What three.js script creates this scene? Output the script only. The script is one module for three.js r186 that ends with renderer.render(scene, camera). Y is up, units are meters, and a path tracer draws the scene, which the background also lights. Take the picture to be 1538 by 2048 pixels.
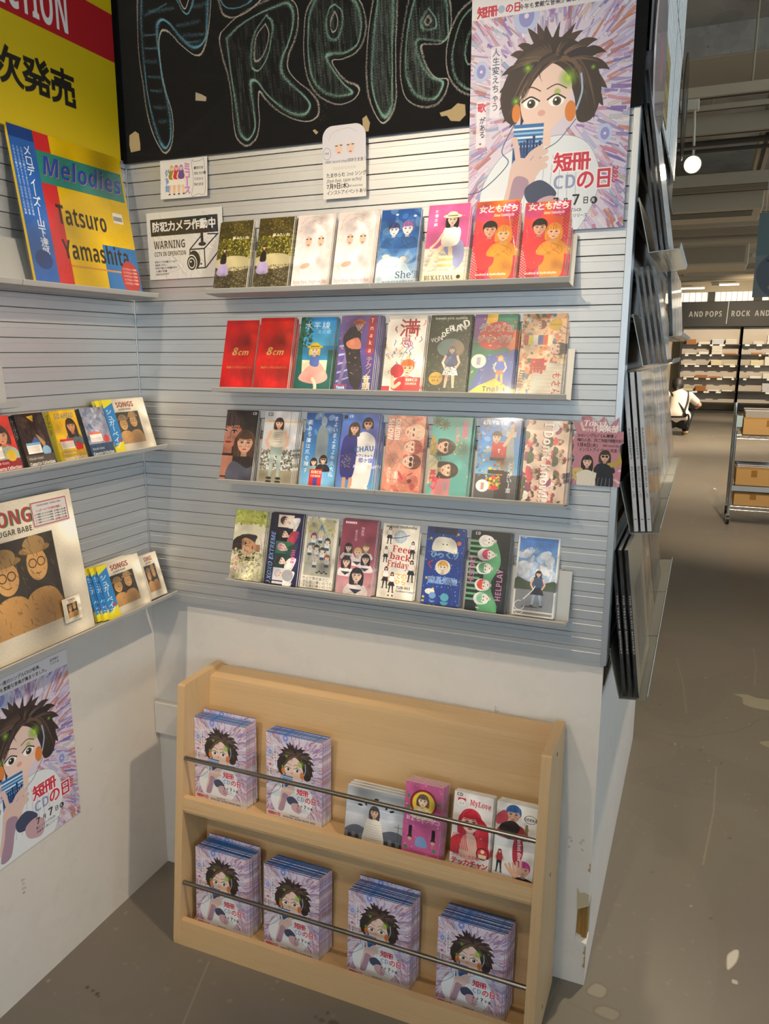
import * as THREE from 'three';
import { mergeGeometries } from 'three/addons/utils/BufferGeometryUtils.js';
import { RoundedBoxGeometry } from 'three/addons/geometries/RoundedBoxGeometry.js';
import { MarchingCubes } from 'three/addons/objects/MarchingCubes.js';
import { TextGeometry } from 'three/addons/geometries/TextGeometry.js';
import { FontLoader } from 'three/addons/loaders/FontLoader.js';
import { RectAreaLightUniformsLib } from 'three/addons/lights/RectAreaLightUniformsLib.js';
import { Brush, Evaluator, SUBTRACTION } from 'three-bvh-csg';

// ---------------------------------------------------------------- camera, sky, light, exposure
const scene = new THREE.Scene();
const camera = new THREE.PerspectiveCamera(66.98, 1538 / 2048, 0.05, 80);
camera.position.set(1.3025, 1.4421, 1.5675);
camera.rotation.order = 'YXZ';
camera.rotation.set(-0.20486, 0.39014, 0.0009);

scene.background = new THREE.Color().setRGB(0.82, 0.92, 1.0);      // bright overcast sky outside the shop windows
scene.backgroundIntensity = 5.4;

const renderer = new THREE.WebGLRenderer({ antialias: true });
renderer.toneMapping = THREE.LinearToneMapping;
renderer.toneMappingExposure = 0.70;
renderer.shadowMap.enabled = true;
RectAreaLightUniformsLib.init();

// track spotlights: position, aim, candela, half angle, colour
const WARM = new THREE.Color().setRGB(1.0, 0.80, 0.56);
const SPOTS = [
  [[1.75, 2.72, 0.55], [-0.1, 0.85, 0.25], 14, 0.42],
  [[0.25, 2.76, 2.60], [0.12, 1.50, 0.0], 14, 0.5],
  [[0.95, 2.74, 1.60], [0.52, 0.70, 0.0], 7, 0.42],
];
const AISLE_SPOTS = [
  [[1.66, 2.64, -1.2], [1.68, 0.0, -1.25], 20, 0.8],
  [[1.162, 2.285, -2.5], [1.22, 1.35, 1.2], 9, 0.6],
  [[1.75, 2.62, -4.0], [1.8, 0.45, -5.7], 34, 0.75],
  [[2.4, 2.62, -8.0], [1.5, 0.2, -8.6], 70, 1.0],
  [[1.9, 2.62, -12.0], [1.4, 0.2, -12.8], 80, 1.0],
  [[2.2, 2.62, -15.1], [1.9, 0.7, -18.6], 75, 0.8],
];

// ---------------------------------------------------------------- helpers
const taken = {};
const numbered = (n) => { taken[n] = (taken[n] ?? -1) + 1; return taken[n] ? n + '_' + String(taken[n]).padStart(3, '0') : n; };
let seed = 7;
const rnd = (a = 1, b) => { seed = (seed * 1664525 + 1013904223) >>> 0; const r = seed / 4294967296; return b === undefined ? r * a : a + r * (b - a); };
const pick = (a) => a[Math.floor(rnd(a.length))];
function tag(o, label, category, group) { Object.assign(o.userData, { label, category }); if (group) o.userData.group = group; return o; }
function thing(name, label, category, [x, y, z] = [0, 0, 0], group) {
  const o = new THREE.Group(); o.name = numbered(name); o.position.set(x, y, z); scene.add(o);
  return tag(o, label, category, group);
}
function part(name, geo, mat, parent, pos) {
  const m = new THREE.Mesh(geo, mat); m.name = name; parent.add(m); if (pos) m.position.set(...pos); return m;
}
function struct(name, label) { const o = new THREE.Group(); o.name = name; o.userData.kind = 'structure'; if (label) o.userData.label = label; scene.add(o); return o; }
function copyOf(src, label, group) { const c = src.clone(); c.name = numbered(src.name.replace(/_\d{3}$/, '')); c.userData = { ...src.userData }; if (label) c.userData.label = label; if (group) c.userData.group = group; scene.add(c); return c; }
// box between two corners
function bx(x0, y0, z0, x1, y1, z1, r = 0) {
  const w = Math.abs(x1 - x0), h = Math.abs(y1 - y0), d = Math.abs(z1 - z0);
  const g = r ? new RoundedBoxGeometry(w, h, d, 2, r) : new THREE.BoxGeometry(w, h, d);
  return g.translate((x0 + x1) / 2, (y0 + y1) / 2, (z0 + z1) / 2);
}
function metreUV(g, s = 1) {                                        // uv in metres from position, by the dominant normal
  const p = g.attributes.position, n = g.attributes.normal, uv = new Float32Array(p.count * 2);
  for (let i = 0; i < p.count; i++) {
    const ax = Math.abs(n.getX(i)), ay = Math.abs(n.getY(i)), az = Math.abs(n.getZ(i));
    const [u, v] = ay > ax && ay > az ? [p.getX(i), -p.getZ(i)] : ax > az ? [p.getZ(i), p.getY(i)] : [p.getX(i), p.getY(i)];
    uv[2 * i] = u * s; uv[2 * i + 1] = v * s;
  }
  g.setAttribute('uv', new THREE.BufferAttribute(uv, 2)); return g;
}
const cyl = (r, h, n = 16, r2 = r) => new THREE.CylinderGeometry(r2, r, h, n);
function rod(a, b, r, n = 10) {
  const A = new THREE.Vector3(...a), B = new THREE.Vector3(...b), d = B.clone().sub(A);
  const g = new THREE.CylinderGeometry(r, r, d.length(), n);
  g.applyQuaternion(new THREE.Quaternion().setFromUnitVectors(new THREE.Vector3(0, 1, 0), d.clone().normalize()));
  const m = A.add(B).multiplyScalar(0.5); return g.translate(m.x, m.y, m.z);
}
// prism: polygon of [a, b] points pushed along an axis; 'x': a = z, b = y ; 'z': a = x, b = y ; 'y': a = x, b = z
function prism(pts, from, to, axis = 'x', bevel = 0) {
  const s = new THREE.Shape(pts.map(([a, b]) => new THREE.Vector2(a, b)));
  const g = new THREE.ExtrudeGeometry(s, { depth: to - from - 2 * bevel, bevelEnabled: bevel > 0, bevelSize: bevel, bevelThickness: bevel, bevelSegments: 1, steps: 1 });
  g.translate(0, 0, from + bevel);
  if (axis === 'x') g.applyMatrix4(new THREE.Matrix4().set(0, 0, 1, 0, 0, 1, 0, 0, 1, 0, 0, 0, 0, 0, 0, 1)), flip(g);
  if (axis === 'y') g.applyMatrix4(new THREE.Matrix4().set(1, 0, 0, 0, 0, 0, 1, 0, 0, 1, 0, 0, 0, 0, 0, 1)), flip(g);
  g.deleteAttribute('normal'); g.computeVertexNormals(); return g;
}
function flip(g) {
  const a = g.index ? g.index.array : null;
  if (a) for (let i = 0; i < a.length; i += 3) [a[i], a[i + 1]] = [a[i + 1], a[i]];
  else for (const k of Object.keys(g.attributes)) {
    const t = g.attributes[k], n = t.itemSize;
    for (let i = 0; i < t.count; i += 3) for (let c = 0; c < n; c++) { const q = t.array[i * n + c]; t.array[i * n + c] = t.array[(i + 1) * n + c]; t.array[(i + 1) * n + c] = q; }
  }
}
// a sheet of metal bent along x: offset a polyline of [z, y] by a thickness
function sheet(pts, t, from, to, axis = 'x') {
  const up = [], dn = [];
  pts.forEach((p, i) => {
    const a = pts[Math.max(0, i - 1)], b = pts[Math.min(pts.length - 1, i + 1)], dx = b[0] - a[0], dy = b[1] - a[1], l = Math.hypot(dx, dy);
    up.push([p[0] - dy / l * t / 2, p[1] + dx / l * t / 2]); dn.unshift([p[0] + dy / l * t / 2, p[1] - dx / l * t / 2]);
  });
  return prism([...up, ...dn], from, to, axis);
}
// ---------------------------------------------------------------- textures
function cv(w, h, draw, { repeat, srgb = true } = {}) {
  const c = document.createElement('canvas'); c.width = w; c.height = h;
  const g = c.getContext('2d'); draw(g, w, h);
  const t = new THREE.CanvasTexture(c); if (srgb) t.colorSpace = THREE.SRGBColorSpace;
  if (repeat) t.wrapS = t.wrapT = THREE.MirroredRepeatWrapping;
  return t;
}
const std = (color, roughness = 0.6, metalness = 0, extra = {}) => new THREE.MeshStandardMaterial({ color, roughness, metalness, ...extra });
const phys = (o) => new THREE.MeshPhysicalMaterial(o);
function speckle(g, w, h, n, cols, r0, r1, a = 1) {
  g.save();
  for (let i = 0; i < n; i++) { g.globalAlpha = a * rnd(0.3, 1); g.fillStyle = pick(cols); g.beginPath(); g.ellipse(rnd(w), rnd(h), rnd(r0, r1), rnd(r0, r1), rnd(3), 0, 7); g.fill(); }
  g.restore();
}
function streaks(g, w, h, n, cols, len, lw, a, dir = 0, wob = 0.05) {
  g.save();
  for (let i = 0; i < n; i++) {
    g.globalAlpha = a * rnd(0.3, 1); g.strokeStyle = pick(cols); g.lineWidth = rnd(lw * 0.4, lw);
    const x = rnd(-len, w), y = rnd(h), t = dir + rnd(-wob, wob), l = rnd(len * 0.3, len);
    g.beginPath(); g.moveTo(x, y); g.lineTo(x + Math.cos(t) * l, y + Math.sin(t) * l); g.stroke();
  }
  g.restore();
}
// ---------------------------------------------------------------- Japanese lettering: strokes of each character in a 10 x 10 square
const GLYPH = {
  次: 'M1 2.5L2.3 3.8M.8 8.2L2.8 5.8M5 .8L3.4 4.2M4.6 2.6H9L8 4.6M6.3 3.4C6.2 6 5 8.5 2.8 9.5M6.3 4.5C6.8 7 8 8.7 9.6 9.4',
  発: 'M1.2 1.6H3.9C3.6 3.4 2.4 5 .6 5.8M1.3 3L2.6 4M8.4 .8L6.6 2.4M5.6 .8C6.2 3 7.8 4.8 9.6 5.4M9.2 2.2L7.4 3.7M3 5.2H7.2M1.2 6.9H9M4.2 5.2V6.9C4 8.3 2.8 9.2 1 9.6M6.2 5.2V9.2H9V8',
  売: 'M1 1.8H9M5 .5V3.6M2.2 3.6H7.8M1 6.4V4.9H9V6.4M3.8 5.8C3.8 8 2.8 9.2 .9 9.6M6 5.8V9.3H9.2V8',
  防: 'M1.2 1V9.6M1.2 1H3.3L2.3 4C3.6 5 3.6 7 2 7.2M6.5 .4V2.2M3.9 2.4H9.5M5.8 2.4C5.8 6 5.2 8.4 3.6 9.5M5.7 4.8H8.4C8.4 7 8.2 8.8 7.6 9.3L6.6 9',
  犯: 'M3.6 1L1 3.6M1 1.2C3 3 3.6 6 3 9.4L2 9M3 5L.8 7.6M5 1.5H8.6V4.8L7.6 4.6M5 1.5V8.6C5 9.3 6 9.4 9.4 9.2V7.8',
  カ: 'M1.2 3.2H8.6C8.5 6 8.2 8.4 7.4 9.2L6 8.6M4.6 .8C4.6 4.6 3.6 7.6 1 9.4', メ: 'M7.8 .8C6.6 4.6 4 7.8 1 9.4M2.4 3L8 8', ラ: 'M2 1.4H8M1.2 3.8H8.8C8.4 6.6 6.6 8.6 3.6 9.5',
  作: 'M3 .6C2.4 2.6 1.6 4 .5 5.2M2 3.4V9.6M5.2 .6C4.8 2 4.2 3.2 3.4 4.2M4.8 2.6H9.6M6 2.6V9.6M6 4.9H9.2M6 7.2H9.2',
  動: 'M5 .8L1 1.4M.6 2.6H5.4M3 1V9M1.2 3.8H4.8V6.4H1.2ZM1.2 5.1H4.8M.9 7.7H5.1M.5 9.1H5.4M5.8 3.2H9.2C9.2 6 9 8.6 8.4 9.3L7.4 8.8M7.2 .8C7.2 4.6 6.8 7.8 5 9.6',
  中: 'M1.4 2.6H8.6V6.6H1.4ZM5 .5V9.6',
  短: 'M2 .6L.8 2.8M1.4 2H4.6M.5 4.6H4.8M2.7 2V4.6C2.6 6.6 1.8 8.4 .5 9.5M2.9 5.6L4.6 7.8M5.4 1.4H9.6M5.9 3H9.1V5.8H5.9ZM6.2 6.6L6.8 8.6M8.9 6.4L8.2 8.6M5.2 9.2H9.7',
  冊: 'M1.6 9.4V1.4H4.4V9M6 9.4V1.4H8.6V9.2M.4 5H9.8', の: 'M5.2 1.8C4.9 5 3.8 8.2 2.4 8.2C1 8.2 .8 5.6 2 3.8C3.4 1.6 6.6 1.2 8.2 3.2C9.8 5.4 8.8 8.4 5.6 9.2',
  日: 'M2.2 1H7.8V9.4H2.2ZM2.2 5H7.8', 月: 'M3 1H7.8V9.4L6.8 9M3 1V5.6C3 7.4 2.4 8.6 1.2 9.6M3 3.8H7.8M3 6.4H7.8',
  人: 'M4.8 .8C4.8 4.4 3.4 7.6 .8 9.4M4.9 3.8C5.6 6.4 7.2 8.4 9.4 9.4', 生: 'M2.8 1L1.2 4.4M2.2 2.8H8.6M5 .6V9.2M1.8 5.8H8.4M.8 9.2H9.4',
  変: 'M5 .4V1.8M.8 2H9.2M3.8 2C3.8 3.6 3.4 4.6 2.4 5.2M6 2V4.6L5.4 4.8M1.8 3L.8 4.6M8 3L9.2 4.4M3.8 5.4L1.4 7.6M3 6.2H7.8C6.2 8.2 4 9.2 1 9.6M3.4 6.8C5 8.4 7 9.2 9.4 9.6',
  え: 'M3.4 1L6.2 2M2 4H7L1.6 9.2M4.2 6.6C5.4 6 5.4 8.8 6.4 9.1H9', ち: 'M1.4 3H8.2M4.6 1L3 6C5 4.6 8.4 4.6 8.2 6.8C8 8.6 6 9.2 3.6 9.2',
  ゃ: 'M2 5.6C5 4 8.6 3.6 8.2 5.8C8 7 6.4 7 5.6 6.6M3.4 3.6L5.2 9.4M5.6 3L6.2 4.6', う: 'M3.4 1L6.4 1.8M2 4.4C5 3.2 8 3.4 7.8 5.6C7.6 7.6 6 9 3.8 9.5',
  歌: 'M.6 1.2H5.4M1.2 2.4H3.2V4.2H1.2ZM4.6 1.2V4.8M.5 5.2H5.6M1.2 6.4H3.2V8.2H1.2ZM4.6 5.2V9.3L3.8 9M6.6 .8L5.8 3.8M6.4 2.4H9.4L8.8 4.2M7.4 3C7.4 6 6.6 8.4 5.2 9.5M7.5 5C7.8 7 8.6 8.6 9.7 9.4',
  が: 'M1 3.4H6C6 6 5.6 8.8 5 9.2L4 8.8M3.6 1C3.4 4.4 2.6 7.4 1 9.2M6.8 3L8.6 5.4M7.6 .8L8.4 2.2M8.8 .6L9.6 2',
  あ: 'M1.4 2.6H8M4 .8C3.8 4 4 6.8 4.8 8.8M6.4 4C5.6 7 3.6 8.8 2.2 8.4C1 7.8 2 5.6 4.6 4.8C7.6 4 9 5.4 8.8 7C8.6 8.6 7.4 9.2 6 9.5',
  る: 'M2.2 1.4H7L1.8 6C4 4.2 8.6 4.4 8.4 7C8.2 9.6 4.4 9.8 4.2 8.4C4.2 7.4 6 7.4 6.4 9', '。': 'M1.2 8.2A1 1 0 1 0 3.2 8.2A1 1 0 1 0 1.2 8.2', '、': 'M1.2 7.4L2.8 9.2',
  満: 'M1.2 1.2L2.4 2.2M.6 3.8L1.9 4.7M.8 9.2L2.4 6.4M3.2 2.2H9.6M5 1V3.6M7.8 1V3.6M3 4.4H9.8M6.4 2.2V8M3.6 9.6V5.6H9.2V9.2M5.2 6.6V8H7.6V6.6',
  点: 'M5 .6V4M5 2.2H8.8M2 4H8V6.6H2ZM1.6 7.8L.8 9.4M3.8 7.8L4.2 9.2M6 7.8L6.6 9.2M8.4 7.6L9.4 9.4',
  女: 'M4.4 .8C3.8 3 3 5 2 6.4C4.4 7 6.8 8 8.6 9.4M7 3.4C6.2 6.4 4 8.6 1.2 9.4M.8 3.4H9.4', と: 'M3.4 1L4.4 4.2M8 3C4.6 4.2 2.2 5.8 2.2 7.4C2.2 9 4.6 9.2 8.4 8.8',
  も: 'M4.6 .8C4 4 3.6 6.6 3.8 7.8C4.2 9.6 8 9.6 8.2 6.8M1.6 3H7M1.6 5.4H6.6', だ: 'M1 3H6M3.4 .8L1.2 9M5 5H8.4M4.8 7.8C5.6 9 7 9 8.8 8.8M7 1L8 2.6M8.4 .6L9.4 2.2',
  優: 'M2.6 .6C2 2.6 1.4 4 .4 5M1.8 3.4V9.6M3.4 1H9.6M4.4 2H8.8V4.4H4.4ZM4.4 3.2H8.8M3.2 6.2V5H9.8V6.2M4 7.2L5 6M5.4 5.8V7H7.6M6.6 7L4 9.6M5.4 7.8H8.4C7.4 8.8 6 9.4 4.6 9.6M6 8C7 9 8 9.4 9.6 9.6',
  志: 'M1 2H9M5 .4V4M2.4 4H7.6M1.6 6L.8 8.6M3.6 5.8V9H7.4V7.6M5 5.4L5.8 7M7.8 5.8L9.2 7.8',
  願: 'M.8 1H5M1.4 1C1.4 5 1.2 7.6 .4 9.4M2 3H4.6V6H2ZM2 4.5H4.6M3.3 6V9.4M2.2 7L1.4 8.6M4.2 7L5 8.4M5.6 1H9.8M6.2 2.4H9.4V7.4H6.2ZM6.2 4H9.4M6.2 5.7H9.4M7 7.6L5.8 9.4M8.6 7.6L9.8 9.4',
  水: 'M5 .6V9.2L4 8.8M1 3.4H4C3.6 5.6 2.4 7.2 .8 8.4M8.6 2.2L6 4M5.4 3.4C6.2 6 7.6 7.6 9.4 8.6', 平: 'M1.4 1.6H8.6M2.8 3L3.6 5M7.2 3L6.2 5M.8 6H9.2M5 1.6V9.6',
  線: 'M2.4 .6L1 3L3 4.6M3.6 2.4L1 6.4L4 6M2.5 6V9.6M1 7.4L.6 9M4 7.2L4.6 8.6M7 .6L6.4 1.8M5.4 1.8H9V5H5.4ZM5.4 3.4H9M7.2 5V9.4M5 6.4H6.8L4.8 9.2M9.4 5.8L7.6 7L9.6 9.4',
  テ: 'M2.4 1.4H7.6M1 4H9M5.2 4C5.2 6.6 4.4 8.4 2.6 9.5', ク: 'M4.2 .8C3.6 2.8 2.6 4.4 1.2 5.6M3.8 2.4H8.2C7.6 5.6 5.6 8.2 2.6 9.5', ノ: 'M7.8 1C7 5 4.8 8 1.8 9.4',
  音: 'M5 .4V1.8M1.2 2H8.8M3 2.8L3.6 4M7 2.8L6.4 4M.6 4.4H9.4M2.6 5.6H7.4V9.4H2.6ZM2.6 7.5H7.4',
  頭: 'M.8 1.4H4.8M1.2 2.8H4.2V5H1.2ZM1.4 6L1.8 7.6M4 6L3.4 7.8M.6 8.8L5 8.2M5.6 1H9.8M6.2 2.4H9.4V7.4H6.2ZM6.2 4H9.4M6.2 5.7H9.4M7 7.6L5.8 9.4M8.6 7.6L9.8 9.4',
  ガ: 'M1 3.4H7C7 6 6.6 8.4 6 9.2L4.8 8.6M4 1C4 4.6 3 7.6 .8 9.4M7.6 .8L8.4 2.2M8.8 .6L9.6 2', ー: 'M1 5H9.2', '|': 'M5 .8V9.2', ル: 'M3.2 1.6C3.2 5.4 2.6 7.6 1 9.2M5.6 1.2V9C7.4 8 8.6 6.6 9.4 5',
  能: 'M3 .6L1.4 3L4.6 2.8M4 1.6L4.8 3.4M1.4 9.4V4.6H4.4V9.4L3.6 9.2M1.4 6.2H4.4M1.4 7.6H4.4M8.8 1L6 2.4M6 .6V3.8C6 4.4 7 4.4 9.4 4.2V3.2M8.8 5.6L6 7M6 5V8.6C6 9.4 7 9.4 9.4 9.2V8',
  鷹: 'M5 .4V1.4M1.6 1.6H9.4M1.6 1.6C1.6 5 1.4 7.6 .6 9.4M3.6 2.2L2.6 4M3 3.4V5M4.8 2.4V5H9M4.8 3.2H8.8M4.8 4.1H8.8M6.8 2V5M3.6 5.4H8V7.4H3.6ZM3.6 6.4H8M3.6 7.4V8.2H9C9 9 8.8 9.6 8 9.4M2.6 8.8L2.2 9.6M4.4 8.8V9.6M6 8.8L6.4 9.6',
  は: 'M1.8 1C1.4 4 1.2 6.6 1.8 9.2M4 3.2H9M6.6 1V8C6.4 9.4 4 9.4 4 8C4 6.8 7 7 9 8.8', 爪: 'M8 .8L2 1.8M2 1.8C2 5 1.8 7.4 .6 9.4M4.4 1.6V8L6 7M6.4 1.4C6.8 5 7.8 7.6 9.6 9.4',
  を: 'M2 2.2H8M4.8 .6C4 3 3 4.6 1.6 6C3.4 4.4 5 4.4 5 7M8.4 4C5.6 5 3.6 6.4 3.8 7.8C4 9.4 6.4 9.4 8.4 9.2',
  隠: 'M1.2 1V9.6M1.2 1H3.2L2.3 4C3.6 5 3.6 7 2 7.2M9 .8L4.4 1.4M4.8 2.2L5.2 3M6.6 2L6.8 2.8M8.8 2L8 3M4.2 3.6H9V6H4.2M4.2 4.8H9M4.6 7L4 9M5.6 6.8V9H8V8M6.4 6.4L7 7.4M8.6 7L9.6 8.4',
  す: 'M1 2.6H9.2M5.8 .8V6C5.4 7.4 3.4 7 3.6 5.6C4 4.4 5.8 4.6 5.8 6C5.8 8 5 9 3.6 9.6', ま: 'M2 2.4H8.2M2.2 4.6H8M5.2 .8V8C5 9.6 2 9.4 2.2 8C2.4 6.8 5.4 7 8.2 9',
  よ: 'M5.2 3.2H8.4M5.2 .8V8C5 9.6 2 9.4 2.2 8C2.4 6.8 5.4 7 8.2 9', い: 'M2 2C1.8 5 2 7.4 3.4 8.6L4.4 6.8M7.4 2.6C8.4 4.2 8.8 5.8 8.8 7.4',
  牛: 'M3 1.2L1.6 4.6M2.4 3.2H8.4M.8 5.8H9.2M5.2 .6V9.6', 久: 'M4 .8C3.4 3 2.4 4.8 1 6M3.4 2.8H7.2C6.6 5.8 4.6 8.4 1.4 9.5M4.8 5.2C5.8 7.4 7.4 8.8 9.4 9.5',
  大: 'M.8 3.6H9.2M5 .8C5 5 3.6 8 .8 9.4M5 4C5.8 6.6 7.4 8.4 9.4 9.4', 仏: 'M3 .6C2.4 2.6 1.6 4 .5 5.2M2 3.4V9.6M6 1L4.4 8.8L8.6 7.8M7.6 6L9.2 9.4',
  チ: 'M8 1L2.4 2.2M1 4.6H9.2M5.2 1.8V5C5.2 7.4 4.2 8.8 2.6 9.6', ャ: 'M2 5L8.4 4L6.6 6.4M4 3L5.6 9.4', ウ: 'M5 .6V2.4M1.6 4.8V2.6H8.6C8.2 6.2 6.4 8.6 3.6 9.6', し: 'M3 1V7C3 9.6 6.6 9.6 8.6 6.4',
  恋: 'M5 .4V1.6M.8 1.8H9.2M3.8 1.8C3.8 3.4 3.4 4.4 2.4 5M6 1.8V4.6L5.4 4.8M1.8 2.8L.8 4.4M8 2.8L9.2 4.2M1.6 6.2L.8 8.6M3.4 6V9.2H7.4V7.8M4.8 5.6L5.6 7.2M7.8 6L9.2 8',
  ヶ: 'M4.2 2C3.6 4 2.6 5.6 1.2 6.6M3.8 3.8H9M6.4 3.8C6.2 6.4 5 8.4 3.2 9.4',
  窪: 'M5 .4V1.4M1 3V1.6H9V3M3.8 2.2L2 3.8M6 2.2L8 3.6M1.4 4.2L2.2 5M1 6L1.8 6.8M1 9.4L2.2 7.6M3.6 5.4H9M6.2 4.2V7M3.6 7H9M6.2 7V9.2M3.2 9.3H9.6',
  て: 'M1.4 2.4H8.4C5.2 4 4 5.6 4.2 7.2C4.4 8.6 6 9.2 7.6 9.2', ひ: 'M1.2 2.4H4C2 4.6 1.6 9.4 4.4 9.2C7 9 7 5 6.4 2.4C7.2 4.4 8.2 5.6 9.4 6.2', ら: 'M3.8 1L6.2 2M3 3.2L2.6 6.2C5 4.4 8.2 4.8 7.8 7C7.4 9 5 9.4 3.4 9.4',
  倶: 'M2.6 .6C2 2.6 1.4 4 .4 5M1.8 3.4V9.6M4.4 1H8.6V6H4.4ZM4.4 2.6H8.6M4.4 4.3H8.6M3 7.2H9.8M5.4 7.6L3.6 9.6M7.6 7.6L9.6 9.6',
  楽: 'M5 .4L4.4 1.4M3.4 1.4H6.6V4.8H3.4ZM3.4 3.1H6.6M1.4 1.6L2.4 2.8M1 5L2.6 3.8M8.6 1.4L7.4 2.6M7.4 3.6L9 4.8M.8 6.2H9.2M5 4.8V9.6M4.6 6.4L1 9M5.4 6.4L9.2 9',
  部: 'M3 .4V1.6M.8 1.8H5.4M1.8 2.6L2.2 4M4.4 2.6L4 4M.4 4.4H5.8M1.2 5.8H5V9.2H1.2ZM6.8 1V9.6M6.8 1H9.2L7.8 4C9.6 5.4 9.6 7.4 8 7.6',
  か: 'M1 3.4H6.4C6.4 6 6 8.8 5.2 9.2L4 8.8M3.8 1C3.6 4.4 2.8 7.4 1 9.2M7.2 3L9.2 5.8', け: 'M1.8 1C1.4 4 1.2 6.6 1.8 9.2M4 3.4H9.2M7 1V5.6C7 7.6 6 9 4.6 9.6', き: 'M2 2.4L7.6 1.8M1.8 4.4L8.2 3.6M4.4 .8L6.8 6.4C4.8 5.6 2.4 6.4 2.6 7.8C2.8 9.4 5.4 9.4 7.2 9.2',
  夢: 'M.8 1.8H9.2M3.4 .8V2.8M6.6 .8V2.8M1.6 3.2H8.4V5H1.6ZM3.8 3.2V5M6.2 3.2V5M.8 7V5.8H9.2V7M4.6 5.8L1.6 8.2M3.6 7H7.4C6.4 8.6 4.6 9.4 2.2 9.7M3.8 7.4L5 8.4',
  み: 'M2.4 1.8H5.4C4.6 5 3.2 8.4 1.8 8.4C.8 8.2 1 6.2 3.4 6.2C6 6.2 7.8 7 9.4 8M7.8 3.8C7.8 6.4 7 8.4 5.4 9.4', た: 'M1 2.8H6M3.6 .8L1.2 9M5 4.8H8.6M4.8 7.8C5.6 9 7 9 9 8.8',
  ね: 'M2.6 .8V9.4M.8 3.2H4L1 7.4C4 3.6 6.4 2.6 7.8 4C9 5.6 8.4 8.8 6.8 9C5.4 9 5.4 7.4 6.8 7.4C8 7.4 8.8 8.2 9.4 9', ロ: 'M1.6 1.8H8.4V8.8H1.6Z',
  デ: 'M2 2H6.4M1 4.4H8.6M5 4.4C5 6.8 4.2 8.4 2.4 9.5M7.4 .8L8.2 2.2M8.8 .4L9.6 1.8', ィ: 'M7.6 3C6 5.2 4.4 6.6 2.4 7.6M5.4 5.4V9.6', イ: 'M8 .8C6 3.6 4 5.4 1.2 6.6M5.4 4V9.6', ズ: 'M1.6 1.8H7C6 5 4 7.6 1 9.2M5 5.6L8 8.8M7.8 .6L8.6 2M9 .2L9.8 1.6',
  山: 'M5 .8V9M1.4 4V9H8.6M8.6 4V9.4', 下: 'M.8 1.6H9.2M5 1.6V9.6M5.2 4L8 6', 達: 'M1 1.4L2 2.6M.6 4.4H2.2V7.4L.8 9.2M2.2 7.6C4 9.4 6 9.4 9.6 9.2M4 1.8H9M6.4 .6V3.4M3.4 3.4H9.6M5 3.8L5.6 5M8 3.8L7.2 5M3.8 5H9.2M3.8 6.4H9.2M6.4 5V8.4',
  郎: 'M2.8 .4V1.4M1.2 1.6H4.6V5H1.2ZM1.2 3.3H4.6M1.2 1.6V9L4 7.6M3 5.6L5 9M6.4 1V9.6M6.4 1H9L7.6 4C9.4 5.4 9.4 7.4 7.8 7.6',
  年: 'M3 .8L1.4 3.4M2.6 2H8.8M1.2 6.6H9.4M3 4.2H8.4M3 4.2V6.6M5.6 2V9.6', に: 'M1.8 1C1.4 4 1.2 6.6 1.8 9.2M4.4 2.6H8.4M4 7.4C4.6 9 6.4 9 9 8.8', 一: 'M.8 5H9.2', シ: 'M2 1.6L3.8 2.6M1.2 4L3 5M1.6 9C5 8 7.6 5.8 8.8 2.6', ン: 'M1.6 2L3.6 3.6M1.4 9C5 8 7.6 5.8 8.8 2.6',
  グ: 'M4 1C3.4 3 2.4 4.4 1 5.6M3.6 2.6H7.6C7 5.8 5.2 8.2 2.4 9.5M7.8 .6L8.6 2M9 .2L9.8 1.6', 今: 'M5 .6C4 2.6 2.4 4 .6 5M5 .6C6 2.6 7.6 4 9.4 5M3.4 4.6H6.6M2 6.4H7.6L5.4 9.4',
  な: 'M1 2.6H5.4M3.6 .8L1.4 6M7 2L8.8 3.4M6.4 4.4V8C6.2 9.6 3.6 9.2 3.8 8C4.2 6.8 7 7.4 8.6 9', り: 'M2.8 1.4C2.6 4 2.6 5.4 3 6.4L4 5M7.2 1C7.6 5 7 8 4.4 9.6', ス: 'M1.8 1.8H8C7 5 4.6 7.8 1 9.2M5.8 5.6L9 9.2', リ: 'M2.6 1.4V6M7.4 1V5.4C7.4 7.6 6.2 8.8 4.4 9.6',
  ト: 'M3.6 .8V9.6M3.6 4L8 6.4', ア: 'M1 1.8H9L7 4.6M5 3.8C5 6.6 4.2 8.4 2.2 9.6', ベ: 'M.8 6.4L3.6 3L9.4 8M6.8 2L7.8 3.4M8.2 1.4L9.2 2.8', ミ: 'M2.4 1.4L8 2.8M2.2 4.2L7.4 5.6M1.8 7.2L8.4 9', コ: 'M1.6 2H8.2V8.6M1.4 8.6H8.2', ッ: 'M2 4.4L2.8 6.2M4.6 4L5.4 5.8M8.4 4.2C8 6.6 6.6 8.4 4.2 9.4',
  ゆ: 'M2 2C1.4 4 1.4 6.4 2.2 8M2 5.4C3.4 2.6 6.4 1.8 8 3.6C9.4 5.6 8 8 5.6 7.4M5.4 .8C6 4 5.8 7.6 4 9.6', む: 'M1.2 2.8H6M3.6 .8V6C3.4 7.4 1.6 7 1.8 5.8C2.2 4.8 3.6 5.4 3.6 7C3.6 9.2 5 9.4 8 9V7M7.4 2.6L8.8 4.2',
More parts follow.
